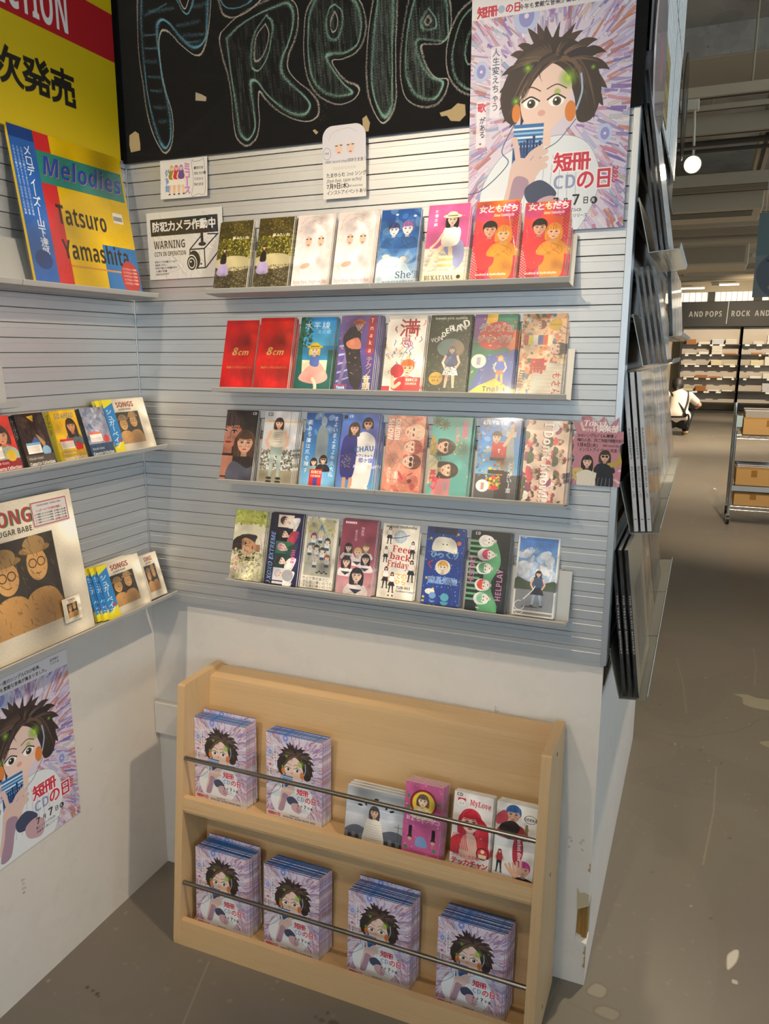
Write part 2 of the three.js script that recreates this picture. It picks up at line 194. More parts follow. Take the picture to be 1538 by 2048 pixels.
  体: 'M2.6 .6C2 2.6 1.4 4 .4 5M1.8 3.4V9.6M3.4 2.8H9.8M6.6 .6V9.6M6.4 3C5.6 5.4 4.6 7 3.2 8.2M6.8 3C7.6 5.4 8.6 7 9.8 8M5.2 7.6H8', 育: 'M5 .4V1.6M.8 1.8H9.2M4 1.8L2.4 3.8L7.4 3.4M6.4 2.6L7.8 4.2M2.6 9.6V4.8H7.4V9.4L6.6 9.2M2.6 6.2H7.4M2.6 7.7H7.4', 館: 'M2.6 .6L.6 3M2.6 .6L4.6 2.6M1.4 3H3.8V5.6H1.4ZM1.4 5.6V9L3.4 8M3.2 6.6L4.4 8.6M7.2 .6V1.6M5 3V1.8H9.6V3M6 3H8.8V5.4H6ZM6 3V9.6M6 6.6H9V9.4H6',
  火: 'M5 .8C5 5 3.6 8 1 9.4M5 4C5.8 6.6 7.4 8.4 9.2 9.4M2 3L2.8 5M8 2.8L7 4.8', '「': 'M3 8V2H7', '」': 'M7 2V8H3', '！': 'M5 1V6.4M5 8.6V9.2', 慕: 'M.8 1.6H9.2M3.4 .6V2.4M6.6 .6V2.4M2.6 3H7.4V5.2H2.6ZM2.6 4.1H7.4M.8 6H9.2M4.4 5.2L1.4 7.8M5.8 6L8.8 7.8M5 6.8V9.6M3 7.8L2.4 9M7 7.8L7.6 9', 情: 'M2 .6V9.6M.8 2.6V4.6M3 2.4L3.4 3.6M4 1.6H9.4M4.4 3H9M3.8 4.4H9.6M6.6 .6V4.4M4.8 9.6V5.4H8.6V9.4M4.8 6.8H8.6M4.8 8H8.6',
  俺: 'M2.4 .6L.4 4.6M1.6 3.2V9.6M3 2H9.6M6.2 .6L3 4.6M6.2 2L9.6 4.4M4 5H8.6V7.6H4ZM4 6.3H8.6M6.3 4V8.4C6.3 9.4 7.4 9.4 9.6 9.2', 誰: 'M2 .6V1.6M.6 2H4M.9 3.4H3.8M.9 4.8H3.8M1 6.2H3.7V9H1ZM5.8 .6L4.4 3.8M5.2 2.8V9.6M7.4 .8L7 2.4M5.2 2.6H9.6M5.2 4.8H9.2M5.2 6.8H9.2M5.2 9H9.8M7.2 2.6V9', 全: 'M5 .6L.8 4.6M5 .6L9.2 4.6M2.6 4.8H7.4M5 4.8V9.2M2.4 7H7.6M1 9.2H9',
  お: 'M1.2 3H6M3.6 .8V8C3.4 9.4 1.4 9 1.6 7.6C2.2 5.8 6 4.6 7.4 5.8C8.8 7.2 7.4 9 5.2 9M7.2 2L8.8 3.6', ど: 'M3 1.4L4 4.4M7.4 3.2C4.4 4.4 2 5.8 2 7.4C2 9 4.4 9.2 8 8.8M7.4 .8L8.2 2.2M8.8 .4L9.6 1.8', ポ: 'M1 3.4H8M4.8 1.4V9.2L3.8 8.8M2.6 5L1 7.8M6.8 5L8.4 7.6M7.6 1.4A.9 .9 0 1 0 9.4 1.4A.9 .9 0 1 0 7.6 1.4', く: 'M7 1L2.6 5L7.2 9.2', わ: 'M2.6 .8V9.4M.8 3.2H4L1 7.4C4 3.6 7 2.6 8.4 4.4C9.4 6.4 8 8.8 5.6 9.4', こ: 'M2.6 2.2H7.6L6.2 3.2M2 7C2.6 9 5 9.2 8.2 8.8',
  星: 'M2.6 .8H7.4V4.2H2.6ZM2.6 2.5H7.4M2.6 5L1.4 6.8M2 5.8H8.4M5 4.6V9.2M2.2 7.5H8M1 9.2H9.2', 通: 'M1 1.4L2 2.6M.6 4.4H2.2V7.4L.8 9.2M2.2 7.6C4 9.4 6 9.4 9.6 9.2M4 .9H9L7 2.4M4 8V3H9V8M4 4.7H9M4 6.2H9M6.5 3V8', 信: 'M2.6 .6C2 2.6 1.4 4 .4 5M1.8 3.4V9.6M6.2 .6V1.6M3.8 2.2H9.6M4.4 3.8H9M4.4 5.2H9M4.6 6.6H8.8V9.2H4.6Z', 惑: 'M1 1.6H9.4M1.6 2.8H4V4.4H1.6ZM1 5.4L4.4 5M5.8 .6C6 3 7 5 9 5.8V4.4M8.6 2.6L6 5.6M1.6 7L.8 9M3.4 6.8V9.2H7.2V8M4.8 6.4L5.6 7.6M8 6.8L9.2 8.6', 愛: 'M8.6 .8L1.6 1.6M2.4 2L3 3M5 1.8V2.8M7.8 1.8L7 3M1 4.8V3.4H9V4.8M2 5.2V6.4M3.4 4.6V6.6H6.4M7.6 4.8L8.4 6M4 6.8L1.6 9M3.2 7.4H7.4C6 9 4 9.4 1.8 9.6M3.8 7.8C5.4 9 7 9.4 9 9.5', 川: 'M2 1.2C2 5 1.8 7.4 .8 9.4M5 1.4V8.6M8.2 1V9.6',
  ケ: 'M3.4 .8C2.8 3 2 4.6 .8 5.8M2.8 3H9.2M6.2 3C6.2 6 5 8.2 3 9.5', サ: 'M.8 3.2H9.2M3 1V6M7 .8C7 5 6.4 8 4 9.5', ゴ: 'M1.6 2.4H7.4V8.8M1.4 8.8H7.4M7.6 .8L8.4 2.2M8.8 .4L9.6 1.8', ヘ: 'M.8 6.4L3.8 3L9.4 8', ド: 'M3.4 .8V9.6M3.4 4L7.6 6.4M6.4 1.4L7.2 2.8M7.8 1L8.6 2.4', ム: 'M4.4 1L2 8.4L8 7.6M6.4 5.4L8.8 9.2', ュ: 'M2.6 4H7L6.6 8.6M1.6 8.8H8.6', ブ: 'M1.2 2.4H7.4C7 6 5.4 8.4 2.4 9.5M7.8 .6L8.6 2M9 .2L9.8 1.6', ウ2: '',
  学: 'M2.4 .8L3 2M5 .6V1.8M7.8 .6L6.8 2M1 4V2.6H9V4M3 4.2H7L5 5.6V9.2L4 9M1 6.6H9', 青: 'M1.6 1.6H8.4M2 3H8M1 4.4H9M5 .6V4.4M2.8 9.6V5.4H7.2V9.4M2.8 6.8H7.2M2.8 8.1H7.2', 品: 'M3 .8H7V4H3ZM1 5.4H4.4V9H1ZM5.6 5.4H9V9H5.6Z', 斉: 'M5 .4V1.6M1 2H9M7.4 2C6 4 4 5 1.4 5.4M2.6 2C4 4 6 5 8.8 5.4M3 5.6C3 7.6 2.6 8.8 1.6 9.6M7 5.4V9.6M3 7H7', 祭: 'M3 .6L1 4.4M2.4 1.6H4.6C4 3.4 2.8 4.6 .8 5.6M5.4 1.2H8.6C7.6 3.4 8.4 4.4 9.4 5M3 4.8H7M1.6 6.4H8.4M5 6.4V9.6M3 7.6L2 9M7 7.6L8.2 9', 典: 'M2.4 1.8H7.6V6.6M2.4 1.8V6.6M4.2 .6V6.6M5.8 .6V6.6M2.4 4.2H7.6M.8 6.8H9.2M3.6 7.4L1.8 9.4M6.4 7.4L8.4 9.4', 素: 'M1.6 1.4H8.4M2 2.7H8M1 4H9M5 .4V4M5 4.2L3 6L6 7.4M6.6 5L2.6 7.8L8 7.4M5 7.6V9.6M3 8L2 9.2M7 8L8 9.2', 敵: 'M3 .4V1.4M.8 1.8H5.2M2 2.4L2.4 3.4M4 2.4L3.6 3.4M.9 9.6V3.8H5.1V9.4M3 4V6M2 5H4M2 6.4H4V8.2H2ZM6.8 .6L5.8 4M6.4 2.6H9.4M8.6 2.6C8.2 6 7 8.4 5.2 9.6M6.4 4.4C7 7 8.2 8.6 9.6 9.5', 集: 'M3.4 .6L1.4 3.4M2.4 2.2V6.2M5.4 .6L5 1.8M2.4 1.9H8.6M2.4 3.3H8.2M2.4 4.7H8.2M2.4 6.1H9M5.4 1.9V9.6M.8 7.2H9.2M5 7.2L1.4 9.4M5.8 7.2L9.2 9.4', 度: 'M5.2 .4V1.4M1.4 1.6H9.4M1.4 1.6C1.4 5 1.2 7.6 .5 9.4M2.6 3.2H9.2M4.4 2.2V5H7.4V2.2M3 6H8C6.6 8 4.6 9.2 2.2 9.7M3.8 6.4C5.2 8.2 7 9.2 9.4 9.6', 新: 'M2.6 .4V1.4M.8 1.6H4.6M1.6 2.2L2 3.4M3.8 2.2L3.4 3.4M.6 3.8H4.8M.8 5.4H4.6M2.7 3.8V9.6M2.5 5.8L.8 8M2.9 5.8L4.6 7.4M9 .8L6 1.8M6 1.6C6 5 5.8 7.6 5 9.4M6 4.2H9.6M7.8 4.2V9.6', し2: '',
  さ: 'M1.6 2.6L8 1.8M4.4 .8L6.8 6C4.8 5.4 2.4 6 2.6 7.6C2.8 9.2 5.4 9.4 7.4 9.2', ん: 'M4.6 .8L1.4 9C3 5.4 5 5 5.4 6.8C5.8 9.6 7.4 9.4 9 6.8', っ: 'M2 5.4C5 4 8 4 7.8 6.4C7.6 8 6 9 4 9.2', ジ: 'M2 1.8L3.6 2.8M1.2 4.2L2.8 5.2M1.6 9C5 8 7.4 5.8 8.4 3M7 .8L7.8 2.2M8.4 .4L9.2 1.8', ダ: 'M4 1C3.4 3 2.4 4.4 1 5.6M3.6 2.6H7.6C7 5.8 5.2 8.2 2.4 9.5M3.2 4.8L6.6 7.4M7.8 .6L8.6 2M9 .2L9.8 1.6', ョ: 'M2.4 3H7.6V9.4M2.8 6H7.6M2.2 9.2H7.6', ッ2: '',
};
for (const k of ['ッ2', 'ウ2', 'し2']) delete GLYPH[k];
const FALL = ['M1 2H9M5 .6V9.4M2 4H8V7H2ZM1 9H9', 'M2.4 .8V9.4M.8 3H4.4M5 1.6H9.4V5H5ZM5 7H9.4M7.2 5V9.4', 'M1 1.6H9M2.4 3.4H7.6V6H2.4ZM3 7L1.4 9.4M7 7L8.8 9.4M5 6V9.4', 'M1.4 1V9.4M1.4 2H4.4V8.6H1.4M5.4 2.4H9.6M7.4 .8V9.4M5.4 6H9.4'];
const paths = new Map();
function jp(c, s, x, y, sz, col, { v = false, lw = 0.11, adv = 1, font = 'sans-serif', bold = true } = {}) {
  c.save(); c.fillStyle = col; c.strokeStyle = col; c.lineCap = 'square'; c.lineJoin = 'miter';
  let px = x, py = y;
  for (const ch of s) {
    if (ch === ' ') { v ? (py += sz * 0.4) : (px += sz * 0.4); continue; }
    if (ch.charCodeAt(0) < 127 && ch !== '|') {
      c.font = (bold ? 'bold ' : '') + sz + 'px ' + font; c.textBaseline = 'alphabetic'; c.fillText(ch, px, py + sz * 0.88);
      v ? (py += sz * adv) : (px += c.measureText(ch).width * Math.min(1, adv)); continue;
    }
    const d = GLYPH[ch] ?? FALL[ch.charCodeAt(0) % 4];
    if (!paths.has(d)) paths.set(d, new Path2D(d));
    c.save(); c.translate(px, py);
    if (v && ch === 'ー') { c.translate(sz, 0); c.rotate(Math.PI / 2); }
    c.scale(sz / 10, sz / 10); c.lineWidth = lw * 10; c.stroke(paths.get(d)); c.restore();
    v ? (py += sz * adv) : (px += sz * adv);
  }
  c.restore(); return px;
}
function tx(c, s, x, y, sz, col, { font = 'sans-serif', bold = true, italic = false, align = 'left', rot = 0, w, sx = 1 } = {}) {
  c.save(); c.translate(x, y); c.rotate(rot); c.scale(sx, 1); c.font = (italic ? 'italic ' : '') + (bold ? 'bold ' : '') + sz + 'px ' + font; c.textAlign = align; c.fillStyle = col; c.textBaseline = 'alphabetic';
  if (w) c.fillText(s, 0, 0, w); else c.fillText(s, 0, 0); c.restore();
}
const rc = (c, col, x, y, w, h) => { c.fillStyle = col; c.fillRect(x, y, w, h); };
const el = (c, col, x, y, rx, ry = rx, rot = 0) => { c.fillStyle = col; c.beginPath(); c.ellipse(x, y, rx, ry, rot, 0, 7); c.fill(); };
function pl(c, col, pts, stroke, lw = 1) { c.beginPath(); for (let i = 0; i < pts.length; i += 2) i ? c.lineTo(pts[i], pts[i + 1]) : c.moveTo(pts[0], pts[1]); if (col) { c.closePath(); c.fillStyle = col; c.fill(); } if (stroke) { c.strokeStyle = stroke; c.lineWidth = lw; c.stroke(); } }
function sm(c, pts, close) { const n = pts.length / 2, P = (i) => [pts[2 * ((i + n) % n)], pts[2 * ((i + n) % n) + 1]]; c.beginPath(); c.moveTo(...P(0)); for (let i = 0; i < (close ? n : n - 1); i++) { const p0 = P(close ? i - 1 : Math.max(0, i - 1)), p1 = P(i), p2 = P(i + 1), p3 = P(close ? i + 2 : Math.min(n - 1, i + 2)); c.bezierCurveTo(p1[0] + (p2[0] - p0[0]) / 6, p1[1] + (p2[1] - p0[1]) / 6, p2[0] - (p3[0] - p1[0]) / 6, p2[1] - (p3[1] - p1[1]) / 6, p2[0], p2[1]); } }
const blob = (c, col, pts, stroke, lw = 1) => { sm(c, pts, true); if (col) { c.fillStyle = col; c.fill(); } if (stroke) { c.strokeStyle = stroke; c.lineWidth = lw; c.stroke(); } };
const curve = (c, col, lw, pts) => { sm(c, pts, false); c.strokeStyle = col; c.lineWidth = lw; c.lineCap = 'round'; c.stroke(); };
const grad = (c, x0, y0, x1, y1, ...cols) => { const g = c.createLinearGradient(x0, y0, x1, y1); cols.forEach((k, i) => g.addColorStop(i / (cols.length - 1), k)); return g; };
// a printed head and shoulders: centre of the face, its half width
const mix = (hex, k) => { const n = parseInt(hex.length === 4 ? hex.slice(1).replace(/./g, '$&$&') : hex.slice(1, 7), 16), f = (v) => Math.max(0, Math.min(255, Math.round(k > 0 ? v + (255 - v) * k : v * (1 + k)))); return `rgb(${f(n >> 16)},${f(n >> 8 & 255)},${f(n & 255)})`; };
function face(c, x, y, r, { hair = '#2a1c18', skin = '#e6b89c', top = '#333', long = 0, fringe = true, glasses = false, body = true, lip = '#b0494a', hat } = {}) {
  const sk = c.createRadialGradient(x - r * .3, y - r * .1, r * .1, x, y, r * 1.5); sk.addColorStop(0, mix(skin, .12)); sk.addColorStop(.6, skin); sk.addColorStop(1, mix(skin, -.32));
  const hairs = (n, f) => { for (let i = 0; i < n; i++) { c.globalAlpha = .75; curve(c, mix(hair, rnd(-.3, .22)), r * rnd(.05, .13), f(i / (n - 1))); } c.globalAlpha = 1; };
  if (body) {
    const pts = [x - r * 2.1, y + r * 3.6, x - r * 1.75, y + r * 1.95, x - r * .5, y + r * 1.35, x + r * .5, y + r * 1.35, x + r * 1.75, y + r * 1.95, x + r * 2.1, y + r * 3.6]; blob(c, top, pts); c.save(); sm(c, pts, true); c.clip();
    for (let i = 0; i < 9; i++) { c.globalAlpha = .35; curve(c, mix(top, pick([-.35, -.2, .16])), r * rnd(.08, .2), [x + r * rnd(-2, 2), y + r * 1.4, x + r * rnd(-2, 2), y + r * 2.4, x + r * rnd(-2, 2), y + r * 3.6]); } c.restore(); c.globalAlpha = 1;
  }
  if (long) { blob(c, hair, [x, y - r * 1.5, x + r * 1.15, y - r * .6, x + r * 1.3, y + r * long * .6, x + r * 1.15, y + r * (long + .25), x + r * .5, y + r * (long + .05), x - r * .5, y + r * (long + .2), x - r * 1.2, y + r * (long + .1), x - r * 1.3, y + r * long * .5, x - r * 1.15, y - r * .6]); hairs(14, (t) => [x + r * (t - .5) * .8, y - r * 1.3, x + r * (t - .5) * 2.5, y - r * .1, x + r * (t - .5) * 2.5, y + r * (long + .1)]); }
  c.fillStyle = mix(skin, -.22); c.fillRect(x - r * .35, y + r * .6, r * .7, r * .95);
  el(c, hair, x, y - r * .38, r * 1.12, r * 1.14); blob(c, sk, [x - r * .88, y - r * .3, x - r * .84, y + r * .35, x - r * .5, y + r * .95, x, y + r * 1.22, x + r * .5, y + r * .95, x + r * .84, y + r * .35, x + r * .88, y - r * .3, x, y - r * .9]);
  if (fringe) { blob(c, hair, [x - r * .98, y - r * .05, x - r * .95, y - r * .9, x, y - r * 1.42, x + r * .95, y - r * .9, x + r * .98, y - r * .05, x + r * .72, y - r * .45, x, y - r * .38, x - r * .72, y - r * .42]); hairs(12, (t) => [x + r * (t - .5) * .5, y - r * 1.35, x + r * (t - .5) * 1.9, y - r * .95, x + r * (t - .5) * 1.9, y - r * (.35 - .25 * Math.abs(t - .5))]); }
  if (glasses) { el(c, '#15120f', x - r * .4, y - r * .02, r * .33, r * .24); el(c, '#15120f', x + r * .4, y - r * .02, r * .33, r * .24); rc(c, '#15120f', x - r * .5, y - r * .12, r, r * .09); }
  else for (const q of [-1, 1]) { el(c, mix(skin, -.2), x + q * r * .38, y - r * .02, r * .24, r * .15); el(c, '#efe6de', x + q * r * .38, y + r * .01, r * .17, r * .075); el(c, '#241a18', x + q * r * .38, y + r * .01, r * .085, r * .09); curve(c, '#241a18', r * .07, [x + q * r * .2, y - r * .02, x + q * r * .38, y - r * .1, x + q * r * .58, y - r * .01]); curve(c, mix(hair, .05), r * .06, [x + q * r * .2, y - r * .24, x + q * r * .42, y - r * .3, x + q * r * .62, y - r * .23]); }
  curve(c, mix(skin, -.3), r * .06, [x + r * .1, y + r * .05, x + r * .14, y + r * .4, x - r * .08, y + r * .48]); el(c, mix(skin, -.1), x - r * .5, y + r * .42, r * .22, r * .14); el(c, mix(skin, -.1), x + r * .5, y + r * .42, r * .22, r * .14);
  el(c, lip, x, y + r * .75, r * .24, r * .085); curve(c, mix(lip, -.4), r * .04, [x - r * .24, y + r * .74, x, y + r * .76, x + r * .24, y + r * .74]);
  if (hat) { el(c, mix(hat, -.25), x, y - r * .7, r * 1.9, r * .42); el(c, hat, x, y - r * .78, r * 1.85, r * .4); el(c, hat, x, y - r * 1.05, r * 1.05, r * .7); rc(c, mix(hat, -.5), x - r * 1.02, y - r * .95, r * 2.04, r * .2); }
}
// a printed standing figure: feet at y, height h
function figure(c, x, y, h, { hair = '#2a1c18', skin = '#e6b89c', top = '#eee', low = '#333', legs = skin, long = 1.4, arms = skin, skirt = false, spread = .1, glasses } = {}) {
  const k = h / 7.4;
  for (const s of [-1, 1]) { pl(c, legs, [x + s * k * .1, y - h * .46, x + s * k * .75, y - h * .46, x + s * k * (.45 + spread * 4), y - k * .2, x + s * k * (.12 + spread * 4), y - k * .2]); el(c, '#222', x + s * k * (.35 + spread * 4), y - k * .12, k * .36, k * .16); }
  if (skirt) pl(c, low, [x - k * .7, y - h * .58, x + k * .7, y - h * .58, x + k * 1.3, y - h * .33, x - k * 1.3, y - h * .33]); else pl(c, low, [x - k * .75, y - h * .58, x + k * .75, y - h * .58, x + k * .8, y - h * .4, x - k * .8, y - h * .4]);
  blob(c, top, [x - k * .8, y - h * .55, x - k * 1.05, y - h * .76, x - k * .5, y - h * .84, x + k * .5, y - h * .84, x + k * 1.05, y - h * .76, x + k * .8, y - h * .55]);
  for (const s of [-1, 1]) pl(c, null, [x + s * k * .95, y - h * .77, x + s * k * 1.35, y - h * .62, x + s * k * .9, y - h * .5], arms, k * .36);
  face(c, x, y - h + k * .62, k * .48, { hair, skin, long, body: false, glasses });
}
function chip(c, w, h, n, cols, s0, s1) { for (let i = 0; i < n; i++) { c.fillStyle = pick(cols); c.globalAlpha = rnd(.4, 1); c.beginPath(); c.ellipse(rnd(w), rnd(h), rnd(s0, s1), rnd(s0, s1) * rnd(.4, 1), rnd(3), 0, 7); c.fill(); } c.globalAlpha = 1; }
const sideways = (c, W, H, f, cw = true) => { c.save(); if (cw) { c.translate(W, 0); c.rotate(Math.PI / 2); } else { c.translate(0, H); c.rotate(-Math.PI / 2); } f(H, W); c.restore(); };
// ---------------------------------------------------------------- printed art
const SHARD = ['#c9bfdc', '#b5a2d0', '#8f78b8', '#d8b0c2', '#c98098', '#a4c3d0', '#e0d9e6', '#e4dbe6', '#7a69ab', '#b87470', '#d2c09c', '#8aa4ca', '#e8e4ec', '#b9a9d2', '#c87a5c', '#9a8fb4'];
// event poster illustration: short-haired listener with headphones holding a blue disc card, shards flying outward; unit square W x H
function heroArt(c, W, H, dv = 0) {
  const X = (u) => u * W, Y = (v) => (v + dv) * H;
  rc(c, '#d6cde0', 0, 0, W, H);
  const cx = X(.5), cy = Y(.45);
  for (let i = 0; i < 2600; i++) {
    const a = rnd(Math.PI * 2), d = W * (.22 + .75 * Math.sqrt(rnd())), x = cx + Math.cos(a) * d, y = cy + Math.sin(a) * d * 1.2;
    c.save(); c.translate(x, y); c.rotate(a + rnd(-.35, .35)); c.globalAlpha = rnd(.45, .95);
    const l = W * rnd(.03, .19), w = W * rnd(.004, .022); c.fillStyle = pick(SHARD); c.fillRect(-l / 2, -w / 2, l, w);
    if (rnd() < .5) { c.strokeStyle = pick(['#7d62ad', '#9a6fb4', '#b45f86', '#6f7fb8']); c.lineWidth = W * .0022; c.strokeRect(-l / 2, -w / 2, l, w); }
    c.restore();
  }
  for (const [u, v, r] of [[.07, .3, .05], [.86, .61, .045], [.35, .1, .08]]) { el(c, '#b9c4e6', X(u), Y(v), X(r), X(r) * 1.25); el(c, '#8f92cf', X(u), Y(v), X(r) * .6, X(r) * .8); el(c, '#e9def0', X(u), Y(v), X(r) * .18); }
  // shirt
  blob(c, '#dfe6ee', [X(.08), Y(.86), X(.2), Y(.68), X(.4), Y(.62), X(.62), Y(.6), X(.78), Y(.66), X(.84), Y(.82), X(.7), Y(1.02), X(.5), Y(1.06), X(.25), Y(1.06)], '#9aa6bf', W * .004);
  for (let i = 0; i < 9; i++) curve(c, '#a9b3cc', W * .004, [X(.3 + i * .05), Y(.68), X(.28 + i * .052), Y(.78), X(.26 + i * .055), Y(.9)]);
  rc(c, '#e7c9bd', X(.4), Y(.52), X(.13), Y(.64) - Y(.52));
  // hair behind, face, headphones
  const HB = [.275, .535, .225, .5, .2, .42, .235, .34, .3, .27, .38, .22, .5, .2, .62, .215, .72, .26, .79, .33, .825, .42, .81, .5, .765, .55, .69, .545, .665, .45, .62, .38, .5, .3, .38, .37, .34, .45, .315, .525];
  const strand = (col, u0, v0, u1, v1, u2, v2, w) => { const dx = u2 - u0, dy = v2 - v0, l = Math.hypot(dx, dy), nx = -dy / l * w, ny = dx / l * w; c.fillStyle = col; c.beginPath(); c.moveTo(X(u0 - nx), Y(v0 - ny)); c.quadraticCurveTo(X(u1 - nx * .7), Y(v1 - ny * .7), X(u2), Y(v2)); c.quadraticCurveTo(X(u1 + nx * .7), Y(v1 + ny * .7), X(u0 + nx), Y(v0 + ny)); c.fill(); };
  const hairC = ['#3a2f2e', '#2e2730', '#453733', '#332b2a'];
  for (const [u0, v0, u2, v2, b2] of [[.46, .24, .36, .15, -.02], [.48, .23, .42, .135, -.02], [.5, .23, .475, .15, -.02], [.54, .23, .56, .14, .03], [.58, .23, .655, .155, .02], [.6, .24, .7, .19, -.01], [.4, .26, .3, .215, -.03], [.36, .28, .255, .25, -.03], [.32, .32, .2, .33, -.03], [.3, .36, .185, .4, -.02], [.28, .4, .19, .47, .0], [.29, .44, .215, .525, .01], [.31, .46, .26, .55, .01], [.68, .26, .79, .235, -.02], [.72, .29, .845, .29, -.03], [.76, .33, .87, .36, -.02], [.77, .37, .86, .43, .01], [.77, .41, .84, .5, .02], [.74, .45, .79, .545, .02], [.7, .47, .73, .56, .01], [.345, .46, .33, .56, -.02]]) strand(pick(hairC), u0, v0, (u0 + u2) / 2 + (v2 - v0) * .25, (v0 + v2) / 2 + b2, u2, v2, .028);
  blob(c, '#382e2d', HB.map((q, i) => i % 2 ? Y(q) : X(q)));
  blob(c, '#e9cdc2', [X(.34), Y(.37), X(.34), Y(.5), X(.41), Y(.565), X(.47), Y(.585), X(.54), Y(.565), X(.62), Y(.5), X(.64), Y(.38), X(.5), Y(.3)]);
  for (const [u, s] of [[.395, 1], [.555, 1]]) {
    el(c, '#fbfaf8', X(u), Y(.455), X(.048), Y(.024) - Y(0) + dv * 0); el(c, '#4a4744', X(u + .004), Y(.458), X(.026)); el(c, '#181615', X(u + .004), Y(.458), X(.016)); el(c, '#fff', X(u - .004), Y(.452), X(.007));
    curve(c, '#2b2220', W * .009, [X(u - .055), Y(.448), X(u), Y(.43), X(u + .055), Y(.45)]); curve(c, '#3a2a26', W * .006, [X(u - .06), Y(.405), X(u), Y(.39), X(u + .06), Y(.41)]);
  }
  el(c, '#dba79f', X(.465), Y(.5), X(.024), X(.018));
  // fringe
  for (let i = 0; i < 70; i++) { const t = rnd(), left = rnd() < .58, u0 = .56 + rnd(-.05, .05), v0 = .255 + rnd(.04), u2 = left ? .24 + t * .24 : .6 + t * .2, v2 = left ? .5 - t * .14 + rnd(-.02, .02) : .37 + t * .15 + rnd(-.02, .02); if (u2 > .36 && u2 < .62 && v2 > .385) continue; strand(pick(['#3a2f2c', '#4f3f37', '#5d4a3d', '#2c2628', '#463a3a', '#6a5546']), u0, v0, left ? u0 - .16 : u0 + .14, .27 + rnd(.03), u2, v2, rnd(.006, .016)); }
  for (let i = 0; i < 26; i++) { const a = -Math.PI * (.05 + .9 * i / 25); strand(pick(['#55463e', '#2a2430', '#6a564a']), .53 + Math.cos(a) * .1, .3 + Math.sin(a) * .04, .53 + Math.cos(a) * .2, .31 + Math.sin(a) * .085, .53 + Math.cos(a) * .29, .345 + Math.sin(a) * .125, .006); }
  el(c, '#d9813c', X(.305), Y(.49), X(.027), X(.055)); el(c, '#d9813c', X(.645), Y(.505), X(.034), X(.06)); curve(c, '#9fb9d6', W * .012, [X(.7), Y(.36), X(.71), Y(.43), X(.68), Y(.5)]);
  for (const [u, v, r] of [[.37, .31, .04], [.625, .37, .07], [.3, .44, .035], [.77, .34, .02], [.56, .42, .025]]) { const q = c.createRadialGradient(X(u), Y(v), 0, X(u), Y(v), X(r)); q.addColorStop(0, 'rgba(190,225,60,.95)'); q.addColorStop(.35, 'rgba(120,180,50,.65)'); q.addColorStop(1, 'rgba(90,150,60,0)'); c.fillStyle = q; c.fillRect(X(u - r), Y(v) - X(r), X(2 * r), X(2 * r)); }
  // blue disc card in the hand
  c.save(); c.translate(X(.385), Y(.625)); c.rotate(.03); rc(c, '#2f6fb2', -X(.095), -Y(.085) + Y(0), X(.19), (Y(.17) - Y(0)));
  for (let i = 0; i < 5; i++) rc(c, i % 2 ? '#8fc0e6' : '#dceaf5', -X(.095), -H * .07 + i * H * .018, X(.19), H * .009);
  for (let i = 0; i < 9; i++) rc(c, pick(['#1c3f78', '#234f8d', '#16305f']), -X(.09) + i * X(.02), -H * rnd(.0, .04), X(.016), H * .08); c.restore();
  // hand and sleeve
  const skin = '#d9bdb6', shade = '#a58ba0';
  for (const [u0, v0, u1, v1] of [[.33, .7, .3, .6], [.36, .71, .47, .645], [.4, .72, .5, .66], [.42, .74, .505, .69], [.43, .76, .5, .72]]) curve(c, skin, W * .036, [X(u0), Y(v0), X((u0 + u1) / 2), Y((v0 + v1) / 2 - .012), X(u1), Y(v1)]);
  blob(c, skin, [X(.29), Y(.7), X(.36), Y(.68), X(.45), Y(.72), X(.43), Y(.79), X(.34), Y(.83), X(.3), Y(.93), X(.22), Y(.93), X(.26), Y(.8)]);
  blob(c, shade, [X(.31), Y(.76), X(.4), Y(.78), X(.36), Y(.86), X(.31), Y(.97), X(.22), Y(.97), X(.27), Y(.86)]);
  blob(c, '#3f4a66', [X(.38), Y(.81), X(.48), Y(.78), X(.58), Y(.84), X(.5), Y(.88), X(.4), Y(.87)]);
  blob(c, '#c3a3ae', [X(.46), Y(.87), X(.56), Y(.85), X(.64), Y(.9), X(.6), Y(.97), X(.48), Y(.94)]);
  curve(c, '#4c5a80', W * .006, [X(.3), Y(.53), X(.22), Y(.64), X(.26), Y(.7), X(.1), Y(.8), X(-.02), Y(.82)]); curve(c, '#4c5a80', W * .005, [X(.68), Y(.54), X(.58), Y(.62), X(.5), Y(.65)]);
}
